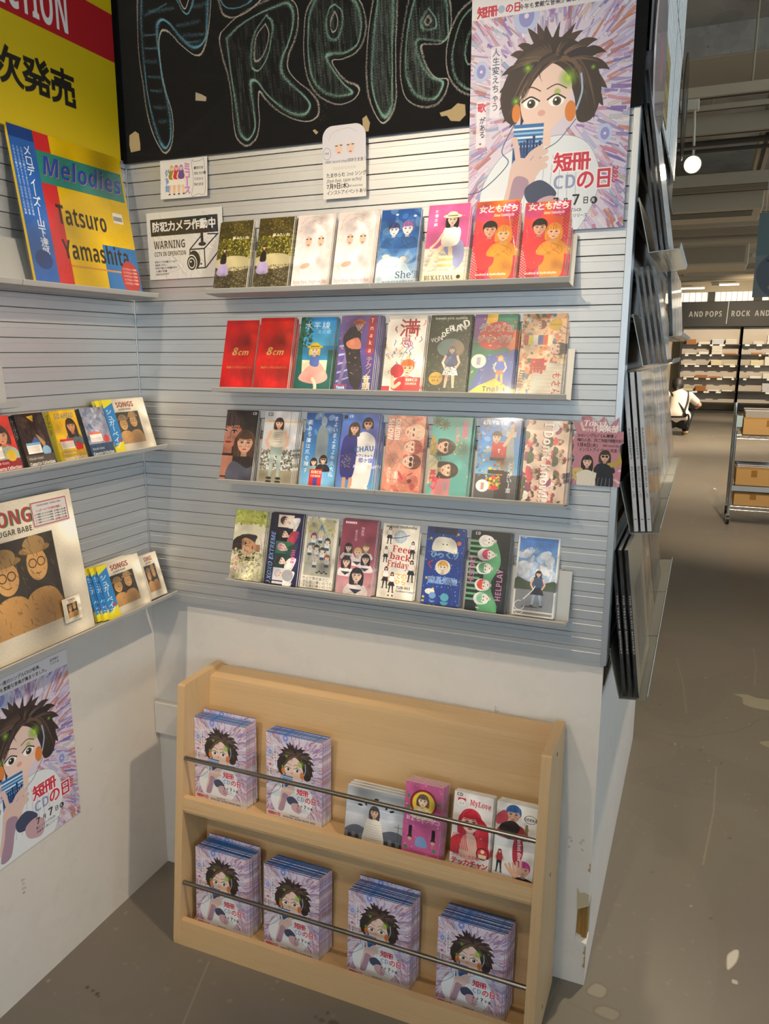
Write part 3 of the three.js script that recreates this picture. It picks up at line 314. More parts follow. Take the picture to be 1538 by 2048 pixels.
function heroTitle(c, W, H, dv = 0, k = 1) {
  const X = (u) => u * W, Y = (v) => (v + dv) * H, s = W * .112 * k;
  for (const [t, u, v, col] of [['短冊', .555, .672, '#c8324c'], ['の日', .7, .75, '#c8324c']]) { jp(c, t, X(u), Y(v), s, '#f4eef2', { lw: .26 }); jp(c, t, X(u), Y(v), s, col, { lw: .14 }); }
  tx(c, 'CD', X(.55), Y(.752) + s * .92, s * 1.04, '#f4eef2'); tx(c, 'CD', X(.553), Y(.752) + s * .9, s * 1.0, '#8f9cc4'); tx(c, '2025', X(.92), Y(.745), s * .4, '#c8324c', { rot: Math.PI / 2 });
  tx(c, '7', X(.56), Y(.895), s * .62, '#1d1b1f'); jp(c, '月', X(.62), Y(.863), s * .34, '#1d1b1f', { lw: .12 }); tx(c, '7', X(.68), Y(.895), s * .78, '#1d1b1f'); jp(c, '日', X(.745), Y(.863), s * .36, '#1d1b1f', { lw: .12 }); el(c, '#1d1b1f', X(.815), Y(.88), s * .19); jp(c, '月', X(.797), Y(.871), s * .22, '#fff', { lw: .12 });
  jp(c, '新しいシングルCD', X(.555), Y(.908), s * .2, '#3a3640', { lw: .1 }); jp(c, '作品を一斉にリリース', X(.555), Y(.932), s * .2, '#3a3640', { lw: .1 });
  rc(c, 'rgba(236,232,240,.8)', X(.132), Y(.205), s * .56, (Y(.5) - Y(.205))); rc(c, 'rgba(236,232,240,.8)', X(.045), Y(.425), s * .56, (Y(.62) - Y(.425)));
  jp(c, '人生変えちゃう', X(.14), Y(.21), s * .44, '#2c4468', { v: true, lw: .09, adv: 1.07 }); jp(c, '歌', X(.05), Y(.43), s * .5, '#c8324c', { lw: .11 }); jp(c, 'がある。', X(.065), Y(.49), s * .36, '#2c3450', { v: true, lw: .1, adv: 1.05 });
}
const posterTex = cv(720, 1018, (c, W, H) => {
  heroArt(c, W, H); rc(c, '#e4e1e6', 0, 0, W, H * .088);
  jp(c, '短冊', W * .035, H * .035, W * .065, '#c8324c', { lw: .15 }); el(c, '#a9b6d6', W * .19, H * .058, W * .022); jp(c, 'の日', W * .215, H * .04, W * .05, '#c8324c', { lw: .15 });
  jp(c, '年に一度のシングルCDの祭典、', W * .3, H * .018, W * .032, '#3a3640', { lw: .11 }); jp(c, '今年も素敵な音楽が集まりました。', W * .3, H * .05, W * .032, '#3a3640', { lw: .11 });
  jp(c, '全作品の', W * .83, H * .016, W * .022, '#3a3640', { lw: .1 }); jp(c, 'リストは', W * .83, H * .036, W * .022, '#3a3640', { lw: .1 });
  heroTitle(c, W, H);
});
const bookTex = cv(400, 568, (c, W, H) => {
  heroArt(c, W, H, -.07); heroTitle(c, W, H, -.072, .92); rc(c, '#dedbe2', 0, H * .93, W, H * .07);
  jp(c, '短冊の日', W * .03, H * .942, W * .06, '#c8324c', { lw: .15, adv: .95 }); tx(c, 'TANZAKU DAY', W * .42, H * .953, W * .026, '#333'); tx(c, 'OFFICIAL GUIDE BOOK 2025', W * .3, H * .985, W * .044, '#2b2a30', { w: W * .62 });
});
const W8 = 180, H8 = 360;
const LEAF = ['#4b4a1e', '#6f6a24', '#8f8730', '#3a351a', '#5a4a26', '#a39a3c', '#2b2716', '#77602e'];
const COVER = {
  pond: (c, W, H) => { rc(c, '#3e3a1d', 0, 0, W, H); chip(c, W, H * .3, 700, ['#4b3f22', '#6d5a2c', '#2b2416', '#8d7a3c', '#5c5424'], 1, 5); c.save(); c.translate(0, H * .25); chip(c, W, H * .32, 700, ['#7d7a28', '#a59f35', '#5a5a20', '#c4b848', '#3e4218'], 1, 6); c.restore(); blob(c, '#b3aa84', [0, H * .56, W * .5, H * .5, W, H * .55, W, H * .68, W * .5, H * .72, 0, H * .66]); c.save(); c.translate(0, H * .66); chip(c, W, H * .34, 900, ['#6a6052', '#4a4238', '#8a7f6c', '#39322b', '#9a8f7a'], 1, 5); c.restore(); blob(c, '#a99bc8', [W * .05, H * .75, W * .15, H * .6, W * .3, H * .6, W * .4, H * .76, W * .22, H * .79]); blob(c, '#1d1a18', [W * .13, H * .6, W * .16, H * .48, W * .27, H * .47, W * .31, H * .56, W * .28, H * .61]); face(c, W * .22, H * .415, W * .045, { body: false, long: 1.2 }); jp(c, '夢みたいね', W * .42, H * .22, W * .1, '#f0ede0', { lw: .1 }); },
  veil: (c, W, H) => { rc(c, '#e8dad9', 0, 0, W, H); chip(c, W, H, 120, ['#efe4e3', '#e0cfd0', '#e6d9dd', '#f3ebea'], 8, 30); streaks(c, W, H, 60, ['#d8c7c8', '#f4eeee'], 160, 3, .4, 1.5); for (const x of [.36, .7]) { blob(c, '#ede5e8', [W * (x - .13), H * .9, W * (x - .16), H * .35, W * x, H * .2, W * (x + .15), H * .35, W * (x + .14), H * .9]); el(c, '#e3c1ae', W * x, H * .37, W * .085, H * .075); el(c, '#3b3430', W * (x - .05), H * .335, W * .028, H * .008); el(c, '#3b3430', W * (x + .05), H * .333, W * .028, H * .008); el(c, '#b9544e', W * x, H * .415, W * .03, H * .008); } el(c, '#d8b3a2', W * .33, H * .7, W * .14, H * .035, -.3); curve(c, '#b5976a', 1.2, [W * .1, H * .2, W * .2, H * .05, W * .5, H * .03, W * .7, H * .06]); curve(c, '#8a7f76', 1, [W * .3, H * .12, W * .45, H * .08, W * .6, H * .13, W * .7, H * .1]); tx(c, 'bye-bye, tape echo', W * .05, H * .94, W * .125, '#8d7370', { font: 'serif', bold: false, w: W * .92 }); },
  shell: (c, W, H) => { rc(c, grad(c, 0, 0, W * .4, H, '#1d4f9c', '#2e6ab5', '#bcd3e6'), 0, 0, W, H); chip(c, W, H, 70, ['rgba(120,170,220,.4)', 'rgba(30,70,140,.4)', 'rgba(220,235,245,.3)'], 10, 40); blob(c, '#c3d8e8', [0, H, 0, H * .72, W * .3, H * .62, W * .7, H * .7, W * .9, H * .95]); face(c, W * .36, H * .27, W * .13, { hair: '#33407c', skin: '#dfe6ea', top: '#2d5f9f', body: true }); face(c, W * .7, H * .26, W * .14, { hair: '#8a5f9c', skin: '#e6dfe2', top: '#2a5a9a' }); el(c, '#e5d9d5', W * .22, H * .62, W * .1, H * .03); el(c, '#e5d9d5', W * .66, H * .66, W * .09, H * .035); for (const [x, y] of [[.4, .07], [.86, .1]]) { el(c, '#e8eef4', W * x, H * y, 7, 5); } tx(c, "She'll", W * .5, H * .91, W * .24, '#274a78', { font: 'serif', bold: false }); jp(c, 'あの子が世界を救すまで', W * .18, H * .94, W * .073, '#30527c', { lw: .09 }); },
  girl: (c, W, H) => { rc(c, '#c75a92', 0, 0, W, H * .62); rc(c, '#d9d3c6', 0, H * .56, W, H); for (let i = 0; i < 150; i++) { c.strokeStyle = '#8f897c'; c.lineWidth = 1; c.beginPath(); c.ellipse(rnd(W), H * rnd(.58, .86), rnd(6, 12), rnd(2, 4), 0, 0, 7); c.stroke(); } rc(c, '#e8d3b4', 0, H * .87, W, H * .13); blob(c, '#8f93bd', [W * .45, H * .55, W * .62, H * .4, W * .9, H * .5, W * .95, H * .7, W * .8, H * .82, W * .6, H * .68]); for (const [a, b, d, e] of [[.5, .5, .15, .78], [.6, .56, .68, .92]]) curve(c, '#ecd0b4', W * .1, [W * a, H * b, W * (a + d) / 2 - 4, H * .6, W * d, H * e]); for (let i = 0; i < 5; i++) rc(c, i % 2 ? '#d8b67e' : '#f0dfb8', W * .34, H * (.66 + i * .035), W * .36, H * .03); blob(c, '#eee9df', [W * .4, H * .52, W * .42, H * .32, W * .6, H * .27, W * .82, H * .33, W * .76, H * .52]); curve(c, '#ecd0b4', W * .06, [W * .4, H * .38, W * .28, H * .48, W * .14, H * .55]); face(c, W * .6, H * .2, W * .12, { hair: '#181316', skin: '#f0d8c2', long: 1.5, body: false, hat: '#efe3bf' }); jp(c, '女優志願', W * .16, H * .06, W * .085, '#f2dcea', { v: true, adv: 1.35, lw: .1 }); tx(c, 'RUKATAMA', W * .05, H * .965, W * .16, '#2a2420', { font: 'serif', w: W * .7 }); el(c, '#222', W * .87, H * .93, 9); },
  duo: (c, W, H) => { rc(c, grad(c, 0, H, W, 0, '#c4122f', '#dd3a4a', '#e8862c'), 0, 0, W, H); for (const [x, y] of [[.2, .15], [.55, .93], [.8, .13]]) el(c, 'rgba(200,70,140,.75)', W * x, H * y, W * .22); for (let j = 0; j < 26; j++) for (let i = 0; i < 4; i++) if ((i + j) % 2) { rc(c, '#b31f4a', W * .86 + i * 7, 6 + j * 7, 7, 7); rc(c, '#e79a9a', i * 7, H * .55 + j * 6, 6, 6); } blob(c, '#e0912a', [W * .45, H * .95, W * .48, H * .62, W * .7, H * .5, W * .92, H * .6, W * .9, H * .95]); face(c, W * .36, H * .36, W * .15, { hair: '#1d1614', skin: '#e8a98c', top: '#d83a3e', fringe: true }); blob(c, '#d8363c', [W * .05, H * .6, W * .2, H * .5, W * .45, H * .55, W * .5, H * .78, W * .2, H * .85]); face(c, W * .68, H * .42, W * .15, { hair: '#e08a2c', skin: '#f0b48a', top: '#dd8f26', long: 1.1 }); jp(c, '女ともだち', W * .07, H * .05, W * .19, '#fbeee2', { lw: .15, adv: .93 }); tx(c, 'Onna Tomodachi', W * .42, H * .2, W * .09, '#fbeee2', { font: 'serif', italic: true, w: W * .45 }); tx(c, 'usabeni & NaNaMaNa', W * .12, H * .93, W * .085, '#fbeee2', { w: W * .7 }); },
  red: (c, W, H) => { rc(c, '#bd1414', 0, 0, W, H); chip(c, W, H, 30, ['rgba(210,35,25,.6)', 'rgba(175,14,18,.6)'], 20, 60); tx(c, '8', W * .25, H * .53, W * .31, '#d3b060', { italic: true }); tx(c, 'cm', W * .44, H * .53, W * .23, '#d3b060', { italic: true }); jp(c, '短冊シングルの日のうた', W * .15, H * .69, W * .07, '#b98d40', { lw: .12 }); },
  sea: (c, W, H) => { rc(c, grad(c, 0, 0, 0, H, '#1d7fc4', '#54b4dd', '#9fd4dc'), 0, 0, W, H * .66); rc(c, '#2d82b4', 0, H * .4, W, H * .2); rc(c, '#e0dab8', 0, H * .6, W, H * .2); rc(c, '#15635c', 0, H * .82, W, H * .18); pl(c, '#0f5a54', [0, 0, 0, H, W * .2, H, W * .12, H * .4, W * .14, 0]); rc(c, '#0f5a54', W * .86, H * .46, W * .14, H * .4); chip(c, W * .36, H * .42, 60, ['#173d2a', '#2c5c34', '#1c2f22'], 4, 12); blob(c, '#e6a59c', [W * .1, H * .86, W * .4, H * .66, W * .62, H * .62, W * .92, H * .84, W * .6, H * .93]); blob(c, '#4f6cb0', [W * .38, H * .66, W * .42, H * .5, W * .6, H * .5, W * .62, H * .68]); face(c, W * .48, H * .46, W * .12, { hair: '#e6c84c', skin: '#f4d8c0', long: 1, body: false, hat: '#d8b832' }); curve(c, '#f2dcc4', W * .09, [W * .5, H * .86, W * .58, H * .93, W * .6, H]); jp(c, '水平線', W * .12, H * .06, W * .22, '#e6f4f4', { lw: .06, adv: 1.12 }); jp(c, '女の歌', W * .5, H * .17, W * .13, '#d8eef0', { lw: .05 }); },
  techno: (c, W, H) => { rc(c, grad(c, 0, 0, W, H, '#7a5c9c', '#5a4690', '#3d3f8c'), 0, 0, W, H); for (let i = 0; i < 5; i++) pl(c, '#9fb2d0', [W * .02, H * (.4 + i * .12), W * .4, H * (.38 + i * .11), W * .4, H * (.4 + i * .11), W * .02, H * (.43 + i * .12)]); pl(c, '#7f6f9f', [W * .25, H * .3, W * .32, H * .3, W * .16, H, W * .06, H]); blob(c, '#25202a', [W * .1, H * .3, W * .3, H * .15, W * .55, H * .22, W * .6, H * .5, W * .72, H * .8, W * .64, H, W * .4, H * .9, W * .2, H * .5]); chip(c, W * .6, H * .9, 40, ['#c9a24a', '#3c6a5a', '#8c4a6a'], 2, 6); blob(c, '#e08a6c', [W * .2, H * .36, W * .5, H * .3, W * .6, H * .44, W * .3, H * .44]); face(c, W * .5, H * .13, W * .1, { hair: '#e08a3c', skin: '#f0c0a4', body: false, hat: '#d86a4a' }); 'Tnaka'.split('').forEach((k, i) => { el(c, '#a52c3c', W * .85, H * (.07 + i * .1), W * .11, H * .06); tx(c, k, W * .8, H * (.095 + i * .1), W * .16, '#f6e6d4', { bold: false }); }); jp(c, 'テクノ', W * .78, H * .55, W * .17, '#f0a48c', { v: true, lw: .1 }); jp(c, '音頭', W * .74, H * .8, W * .2, '#f2dcb0', { v: true, lw: .14 }); rc(c, '#c6343c', 0, H * .93, W * .34, H * .07); rc(c, '#3c62b0', 4, H * .945, W * .3, H * .055); tx(c, 'Tank', W * .05, H * .99, W * .1, '#fff'); },
  manten: (c, W, H) => { rc(c, '#ece6dc', 0, 0, W, H); for (let i = 0; i < 34; i++) curve(c, pick(['#c8323c', '#3c6ab0', '#5a9a3c', '#d8a02c', '#7a4a9c']), 3, ((x, y) => [x, y, x + rnd(-9, 9), y + 8, x + rnd(-9, 9), y + 17, x + rnd(-9, 9), y + 26])(rnd(W), rnd(H * .7))); jp(c, '満', W * .32, H * .03, W * .5, '#a31f28', { lw: .09 }); tx(c, '100', W * .58, H * .21, W * .14, '#a31f28'); curve(c, '#a31f28', 3, [W * .5, H * .31, W * .42, H * .36, W * .5, H * .42, W * .62, H * .4, W * .6, H * .33, W * .5, H * .33, W * .48, H * .38, W * .55, H * .38]); jp(c, '点', W * .36, H * .24, W * .3, '#a31f28', { lw: .05 }); jp(c, 'ガール', W * .36, H * .48, W * .17, '#333', { v: true, lw: .05 }); face(c, W * .62, H * .7, W * .16, { hair: '#d86a1c', skin: '#f0c4a4', top: '#c8202c' }); el(c, '#c8202c', W * .36, H * .74, W * .17, H * .09); curve(c, '#f0c4a4', W * .09, [W * .25, H * .82, W * .3, H * .95, W * .45, H * .9]); rc(c, '#b8322c', W * .56, H * .82, W * .42, H * .18); tx(c, 'BIRCO', W * .6, H * .87, W * .1, '#f4e4d4'); tx(c, 'CD:BOX', W * .6, H * .92, W * .08, '#f4e4d4'); rc(c, '#c6343c', 0, H * .94, W * .2, H * .06); },
  wonder: (c, W, H) => { rc(c, '#243020', 0, 0, W, H); chip(c, W, H, 900, ['#2c3c26', '#1c261a', '#46583a', '#38482e', '#6a7a54'], 1, 5); el(c, 'rgba(120,150,150,.85)', W * .55, H * .43, W * .33, H * .12); el(c, 'rgba(170,120,90,.6)', W * .7, H * .45, W * .2, H * .1); figure(c, W * .6, H * .97, H * .56, { hair: '#5a6a74', top: '#3c4a78', low: '#e4e4e0', skirt: true, legs: '#d8b498' }); chip(c, 1, 1, 1, ['#333'], 1, 1); for (let i = 0; i < 40; i++) el(c, '#3a3a40', W * rnd(.46, .74), H * rnd(.65, .77), 2); for (let i = 0; i < 10; i++) tx(c, 'WONDERLAND'[i], W * (.06 + i * .085), H * (.36 - .022 * i + .03 * Math.sin(i)), W * (.14 + .014 * i), '#e8e8e0', { rot: -.28 }); tx(c, 'travels with audible', W * .1, H * .06, W * .085, '#d8dccc', { w: W * .8 }); el(c, '#c39a2c', W * .26, H * .83, W * .17); tx(c, 'Gold CD', W * .26, H * .82, W * .07, '#6a4e10', { align: 'center' }); jp(c, '限定品', W * .16, H * .84, W * .06, '#6a4e10'); },
  jungle: (c, W, H) => { rc(c, '#14705a', 0, 0, W, H); pl(c, '#6a3c8c', [0, 0, W * .35, 0, W * .1, H * .35, 0, H * .3]); pl(c, '#e0b02c', [W * .3, 0, W * .55, 0, W * .5, H * .25, W * .25, H * .2]); pl(c, '#d86a2c', [W * .5, H * .3, W, H * .2, W, H * .5]); pl(c, '#2a4c9c', [W * .3, H * .55, W, H * .45, W, H, 0, H]); blob(c, '#b5282c', [W * .1, H * .3, W * .3, H * .14, W * .7, H * .1, W * .95, H * .22, W * .8, H * .42, W * .3, H * .44]); jp(c, 'ダンジョ', W * .12, H * .12, W * .21, '#f4ece0', { lw: .17 }); jp(c, 'ダンジョ', W * .12, H * .12, W * .21, '#181414', { lw: .08 }); jp(c, 'ジャングル', W * .1, H * .27, W * .18, '#f4ece0', { lw: .17, adv: .95 }); jp(c, 'ジャングル', W * .1, H * .27, W * .18, '#181414', { lw: .08, adv: .95 }); figure(c, W * .7, H * .93, H * .4, { top: '#3c5ab0', low: '#d86a2c', hair: '#e08a2c', legs: '#e8a04c' }); el(c, '#ece4cc', W * .18, H * .6, W * .18); rc(c, '#9a9ab4', W * .13, H * .55, W * .1, H * .1); pl(c, '#e0bc2c', [W * .2, H * .92, W * .6, H * .82, W, H * .95, W, H, 0, H]); chip(c, W, H, 40, ['#e04a2c', '#f0d040', '#3cb0a0', '#e88ab0'], 2, 8); tx(c, 'Tnaka', W * .32, H * .985, W * .19, '#181414'); },
  collage: (c, W, H) => { rc(c, '#d8b08c', 0, 0, W, H); chip(c, W, H, 260, ['#c8503c', '#e0c89c', '#7a2c28', '#d88a4c', '#e8d8c0', '#4a6a9c', '#3c5a3c'], 3, 16); rc(c, '#e0d8c8', W * .3, H * .62, W, H * .4); for (let i = 0; i < 22; i++) rc(c, '#5a4a40', W * .3, H * (.63 + i * .017), W * .7, 2); for (let i = 0; i < 6; i++) rc(c, ['#b02c2c', '#e8d040', '#e8e0d8', '#3c5a9c', '#c8502c', '#e8d8b0'][i], W * (.06 + i * .11), H * .27, W * .11, H * .12); sideways(c, W, H, (w, h) => { face(c, w * .44, h * .16, h * .14, { hair: '#181214', skin: '#e6bca8', body: false }); face(c, w * .14, h * .6, h * .1, { hair: '#7a3c2c', body: false }); jp(c, '誰', w * .56, h * .38, h * .36, '#b01c24', { lw: .16 }); jp(c, 'もさん', w * .72, h * .02, h * .2, '#a01c24', { lw: .1 }); }); el(c, '#c09a2c', W * .76, H * .14, W * .15); tx(c, 'Gold CD', W * .76, H * .15, W * .06, '#7a5a14', { align: 'center' }); tx(c, 'TJEJIII', W * .1, H * .94, W * .16, '#2a2422', { rot: -1.45 }); },
  faces: (c, W, H) => { rc(c, '#241a18', 0, 0, W, H); face(c, W * .14, H * .32, W * .42, { hair: '#3a2a28', skin: '#b8745e', body: false, lip: '#8c4a44' }); face(c, W * .68, H * .48, W * .26, { hair: '#4a3020', skin: '#dba486', long: 1.4, body: false, lip: '#b5484a' }); rc(c, '#a8705c', W * .0, H * .68, W * .34, H * .3); blob(c, '#4a4c5c', [W * .2, H, W * .35, H * .76, W * .8, H * .85, W, H * .82, W, H]); tx(c, 'CD', W * .82, H * .06, W * .1, '#eee'); },
  swing: (c, W, H) => { rc(c, '#d4d4da', 0, 0, W, H); rc(c, '#cbb48c', 0, H * .13, W, H * .03); streaks(c, W, H * .5, 40, ['#7a746c', '#8f8a84'], 60, 1.6, .5, .8, 1); c.save(); c.translate(0, H * .55); chip(c, W, H * .3, 400, ['#5a5a44', '#6a6c50', '#46483a'], 2, 8); c.restore(); rc(c, '#9c937c', 0, H * .85, W, H * .15); rc(c, '#7a7a80', W * .78, 0, 2, H * .5); figure(c, W * .45, H * .98, H * .88, { hair: '#3a2424', top: '#dcd4c4', low: '#9fb0ac', legs: '#a4b4b0', spread: .06 }); for (let i = 0; i < 6; i++) rc(c, '#b0a894', W * .32, H * (.27 + i * .033), W * .26, 3); tx(c, 'CD', W * .08, H * .07, W * .13, '#444'); },
  daibutsu: (c, W, H) => { rc(c, grad(c, 0, 0, 0, H, '#1c52a0', '#3c86cc', '#7ab4dc'), 0, 0, W, H); chip(c, W, H * .3, 10, ['rgba(230,240,248,.5)'], 8, 26); blob(c, '#8a9aa4', [W * .4, H * .75, W * .36, H * .35, W * .42, H * .2, W * .5, H * .17, W * .6, H * .2, W * .7, H * .35, W * .66, H * .75]); el(c, '#98a6ae', W * .53, H * .12, W * .085, H * .07); streaks(c, W * .7, H * .6, 20, ['#6a7a86'], 60, 2, .5, 1.5); jp(c, '能ある鷹は爪を隠す', W * .06, H * .1, W * .14, '#e8eef2', { v: true, lw: .1, adv: 1.22 }); jp(c, 'まよいまよまよ牛久大仏', W * .8, H * .04, W * .14, '#e8eef2', { v: true, lw: .1, adv: 1.12 }); face(c, W * .35, H * .7, W * .08, { long: 1.2, top: '#7aa8b4' }); face(c, W * .62, H * .66, W * .09, { glasses: true, top: '#1d1d22', long: 1 }); rc(c, '#c4281c', W * .26, H * .8, W * .36, H * .2); tx(c, 'BIRCO', W * .3, H * .86, W * .1, '#f0d8b8'); tx(c, 'CD:BOX', W * .3, H * .91, W * .08, '#f0d8b8'); rc(c, '#4a3c9c', W * .38, H * .92, W * .12, H * .08); },
  chau: (c, W, H) => { rc(c, grad(c, 0, 0, W, H, '#4a7cc8', '#5a5cb8', '#5aa0d0'), 0, 0, W, H); blob(c, '#e6e2e0', [W * .4, H, W * .42, H * .6, W * .46, H * .32, W * .66, H * .24, W * .95, H * .34, W * .95, H * .6, W * .85, H]); face(c, W * .72, H * .13, W * .12, { hair: '#2a1c18', skin: '#d8a484', body: false, glasses: true, long: .9 }); blob(c, '#2a2c7c', [W * .1, H * .85, W * .06, H * .4, W * .24, H * .28, W * .46, H * .34, W * .44, H * .85]); face(c, W * .36, H * .2, W * .12, { hair: '#3c2a1c', skin: '#e4b698', long: 1.6, body: false }); chip(c, W * .01, 1, 1, ['#fff'], 1, 1); for (let i = 0; i < 40; i++) el(c, '#b09a3c', W * rnd(.08, .34), H * rnd(.55, .75), 3, 1.5); rc(c, '#c89878', W * .16, H * .88, W * .1, H * .12); rc(c, '#c89878', W * .34, H * .88, W * .1, H * .12); tx(c, 'CHAU', W * .42, H * .53, W * .2, '#2c6ab4', { rot: -.12 }); jp(c, 'チャウしちゃう', W * .38, H * .55, W * .08, '#2c4ab0', { lw: .12 }); jp(c, '恋ヶ窪', W * .56, H * .6, W * .13, '#2c4ab0', { lw: .12 }); tx(c, 'Koi No Cola', W * .42, H * .74, W * .11, '#e8e0f0', { font: 'serif', italic: true }); rc(c, '#1c1c22', W * .04, H * .02, W * .1, H * .05); tx(c, 'CD', W * .18, H * .05, W * .09, '#eee'); },
  pinkshow: (c, W, H) => { rc(c, '#d88a72', 0, 0, W, H); chip(c, W, H, 60, ['#e0a088', '#c86a5c', '#e8b49c', '#b8484c'], 8, 30); sideways(c, W, H, (w, h) => { for (const [x, y, r, k] of [[.22, .3, .2, '#e8c0a4'], [.42, .3, .18, '#a44a3c'], [.62, .3, .18, '#6a3028']]) face(c, w * x, h * y, h * r, { hair: k, skin: '#f0c0a8', top: '#e09a84', glasses: x > .6 }); tx(c, 'CHARISMA', w * .04, h * .8, h * .2, '#fbeae0', { w: w * .3 }); tx(c, 'SHOW', w * .04, h * .98, h * .2, '#fbeae0'); }); for (let i = 0; i < 16; i++) el(c, 'rgba(255,245,235,.8)', rnd(W), rnd(H), 2); jp(c, 'かけひき', W * .1, H * .7, W * .11, '#fbeae0', { v: true, lw: .12 }); jp(c, '恋愛川', W * .3, H * .76, W * .1, '#fbeae0', { v: true, lw: .12 }); el(c, '#7a3c34', W * .72, H * .88, W * .06); },
  lateal: (c, W, H) => { rc(c, '#5aa8a0', 0, 0, W, H); sideways(c, W, H, (w, h) => { rc(c, '#c87a80', w * .78, h * .42, w * .3, h * .45); for (let i = 0; i < 4; i++) rc(c, '#7a9aa4', w * .86 + i * 12, h * .5, 7, 14); for (const [x, y] of [[.1, .7], [.06, .9], [.5, .8]]) { for (let k = 0; k < 9; k++) { const a = k * .7; curve(c, '#6a5a34', 5, [w * x, h * y, w * x + Math.cos(a) * 14, h * y + Math.sin(a) * 14 - 5, w * x + Math.cos(a) * 26, h * y + Math.sin(a) * 26]); } } face(c, w * .4, h * .62, h * .17, { hair: '#3c2c22', skin: '#d8a888', top: '#b09040', glasses: true, long: 1 }); face(c, w * .7, h * .5, h * .17, { hair: '#3a2a1e', skin: '#e6bc9c', top: '#d8cca8', long: 1.4 }); for (let i = 0; i < 30; i++) el(c, pick(['#c8a040', '#a88030', '#e0c070']), w * rnd(.2, .5), h * rnd(.1, .4), 5, 3); }); jp(c, '倶楽部', W * .76, H * .04, W * .15, '#d85a80', { v: true, lw: .13 }); jp(c, 'かけひき', W * .6, H * .12, W * .1, '#e87a98', { v: true, lw: .12 }); tx(c, 'L.A.', W * .18, H * .98, W * .24, '#d83c50', { italic: true, rot: -1.2 }); jp(c, '慕情', W * .04, H * .7, W * .17, '#d83c50', { v: true, lw: .13 }); },
  lily: (c, W, H) => { rc(c, grad(c, 0, 0, 0, H, '#1c64b4', '#4a98d4', '#a0c8dc'), 0, 0, W, H); chip(c, W, H * .5, 10, ['rgba(240,245,250,.5)'], 10, 26); blob(c, '#9aa4a4', [W * .66, H * .7, W * .7, H * .3, W * .72, H * .12, W * .78, H * .08, W * .84, H * .12, W * .86, H * .3, W * .92, H * .7]); rc(c, '#c8ccc4', W * .66, H * .16, W * .24, H * .07); rc(c, '#4a4a50', 0, H * .72, W, H * .28); chip(c, W * .3, H * .8, 60, ['#3c5a8c', '#c8a050', '#8c3c3c', '#d8d8d0'], 3, 9); pl(c, '#28242a', [W * .5, H * .7, W * .82, H * .66, W * .8, H, W * .5, H]); rc(c, '#c4242c', W * .34, H * .3, W * .36, H * .22); for (let i = 0; i < 60; i++) el(c, pick(['#d8c02c', '#c8382c', '#3c8a4a', '#e07a2c']), W * rnd(.32, .64), H * rnd(.53, .9), rnd(4, 10)); rc(c, '#1c1a1e', W * .32, H * .5, W * .34, H * .04); rc(c, '#1c1a1e', W * .3, H * .66, W * .4, H * .05); curve(c, '#e6b698', W * .08, [W * .64, H * .34, W * .78, H * .2, W * .82, H * .08]); face(c, W * .44, H * .24, W * .11, { body: false }); tx(c, 'LiLY&YU', W * .08, H * .075, W * .15, '#eef4f8'); tx(c, 'T', W * .48, H * .44, W * .14, '#eee'); jp(c, 'とんがいーや', W * .76, H * .56, W * .13, '#eef0f2', { v: true, lw: .11, adv: .98 }); el(c, '#ece6dc', W * .2, H * .87, W * .16); rc(c, '#b08a84', W * .16, H * .83, W * .08, H * .09); },
  dontknow: (c, W, H) => { rc(c, '#e0c4b0', 0, 0, W, H); sideways(c, W, H, (w, h) => { for (let i = 0; i < 46; i++) { const x = rnd(w), y = i % 2 ? rnd(h * .04, h * .32) : rnd(h * .62, h * .9); face(c, x, y, rnd(8, 13), { hair: pick(['#2a1c18', '#5a3424', '#8c6a50', '#a03444', '#3c2a4a']), skin: pick(['#e8bfa4', '#f0cdb4', '#dcaa90']), top: pick(['#d84a5c', '#e8d0c8', '#4a5a3c', '#8c3c6a', '#e8e0d8']) }); } tx(c, "I Don't Know!", w * .03, h * .6, h * .3, '#7a2c34', { w: w * .95 }); tx(c, "I Don't Know!", w * .025, h * .585, h * .3, '#f6efe8', { w: w * .95 }); }); },
  flower: (c, W, H) => { rc(c, '#d8d2b8', 0, 0, W, H); rc(c, '#a8ac54', 0, 0, W, H * .2); chip(c, W, H * .22, 120, ['#b4b864', '#8c9440', '#c4c884'], 3, 12); sideways(c, W, H, (w, h) => face(c, w * .44, h * .42, h * .3, { hair: '#2c2420', skin: '#c8966c', top: '#e8dcd0', long: .9 }), false); c.save(); c.translate(0, H * .6); chip(c, W, H * .4, 420, ['#e0dcc4', '#c8cc8c', '#98a050', '#f0ece0', '#d0a8a8', '#7c8c3c'], 2, 9); c.restore(); tx(c, 'CD', W * .82, H * .1, W * .12, '#222'); jp(c, '花の日', W * .1, H * .7, W * .15, '#d07a8c', { v: true, lw: .1 }); },
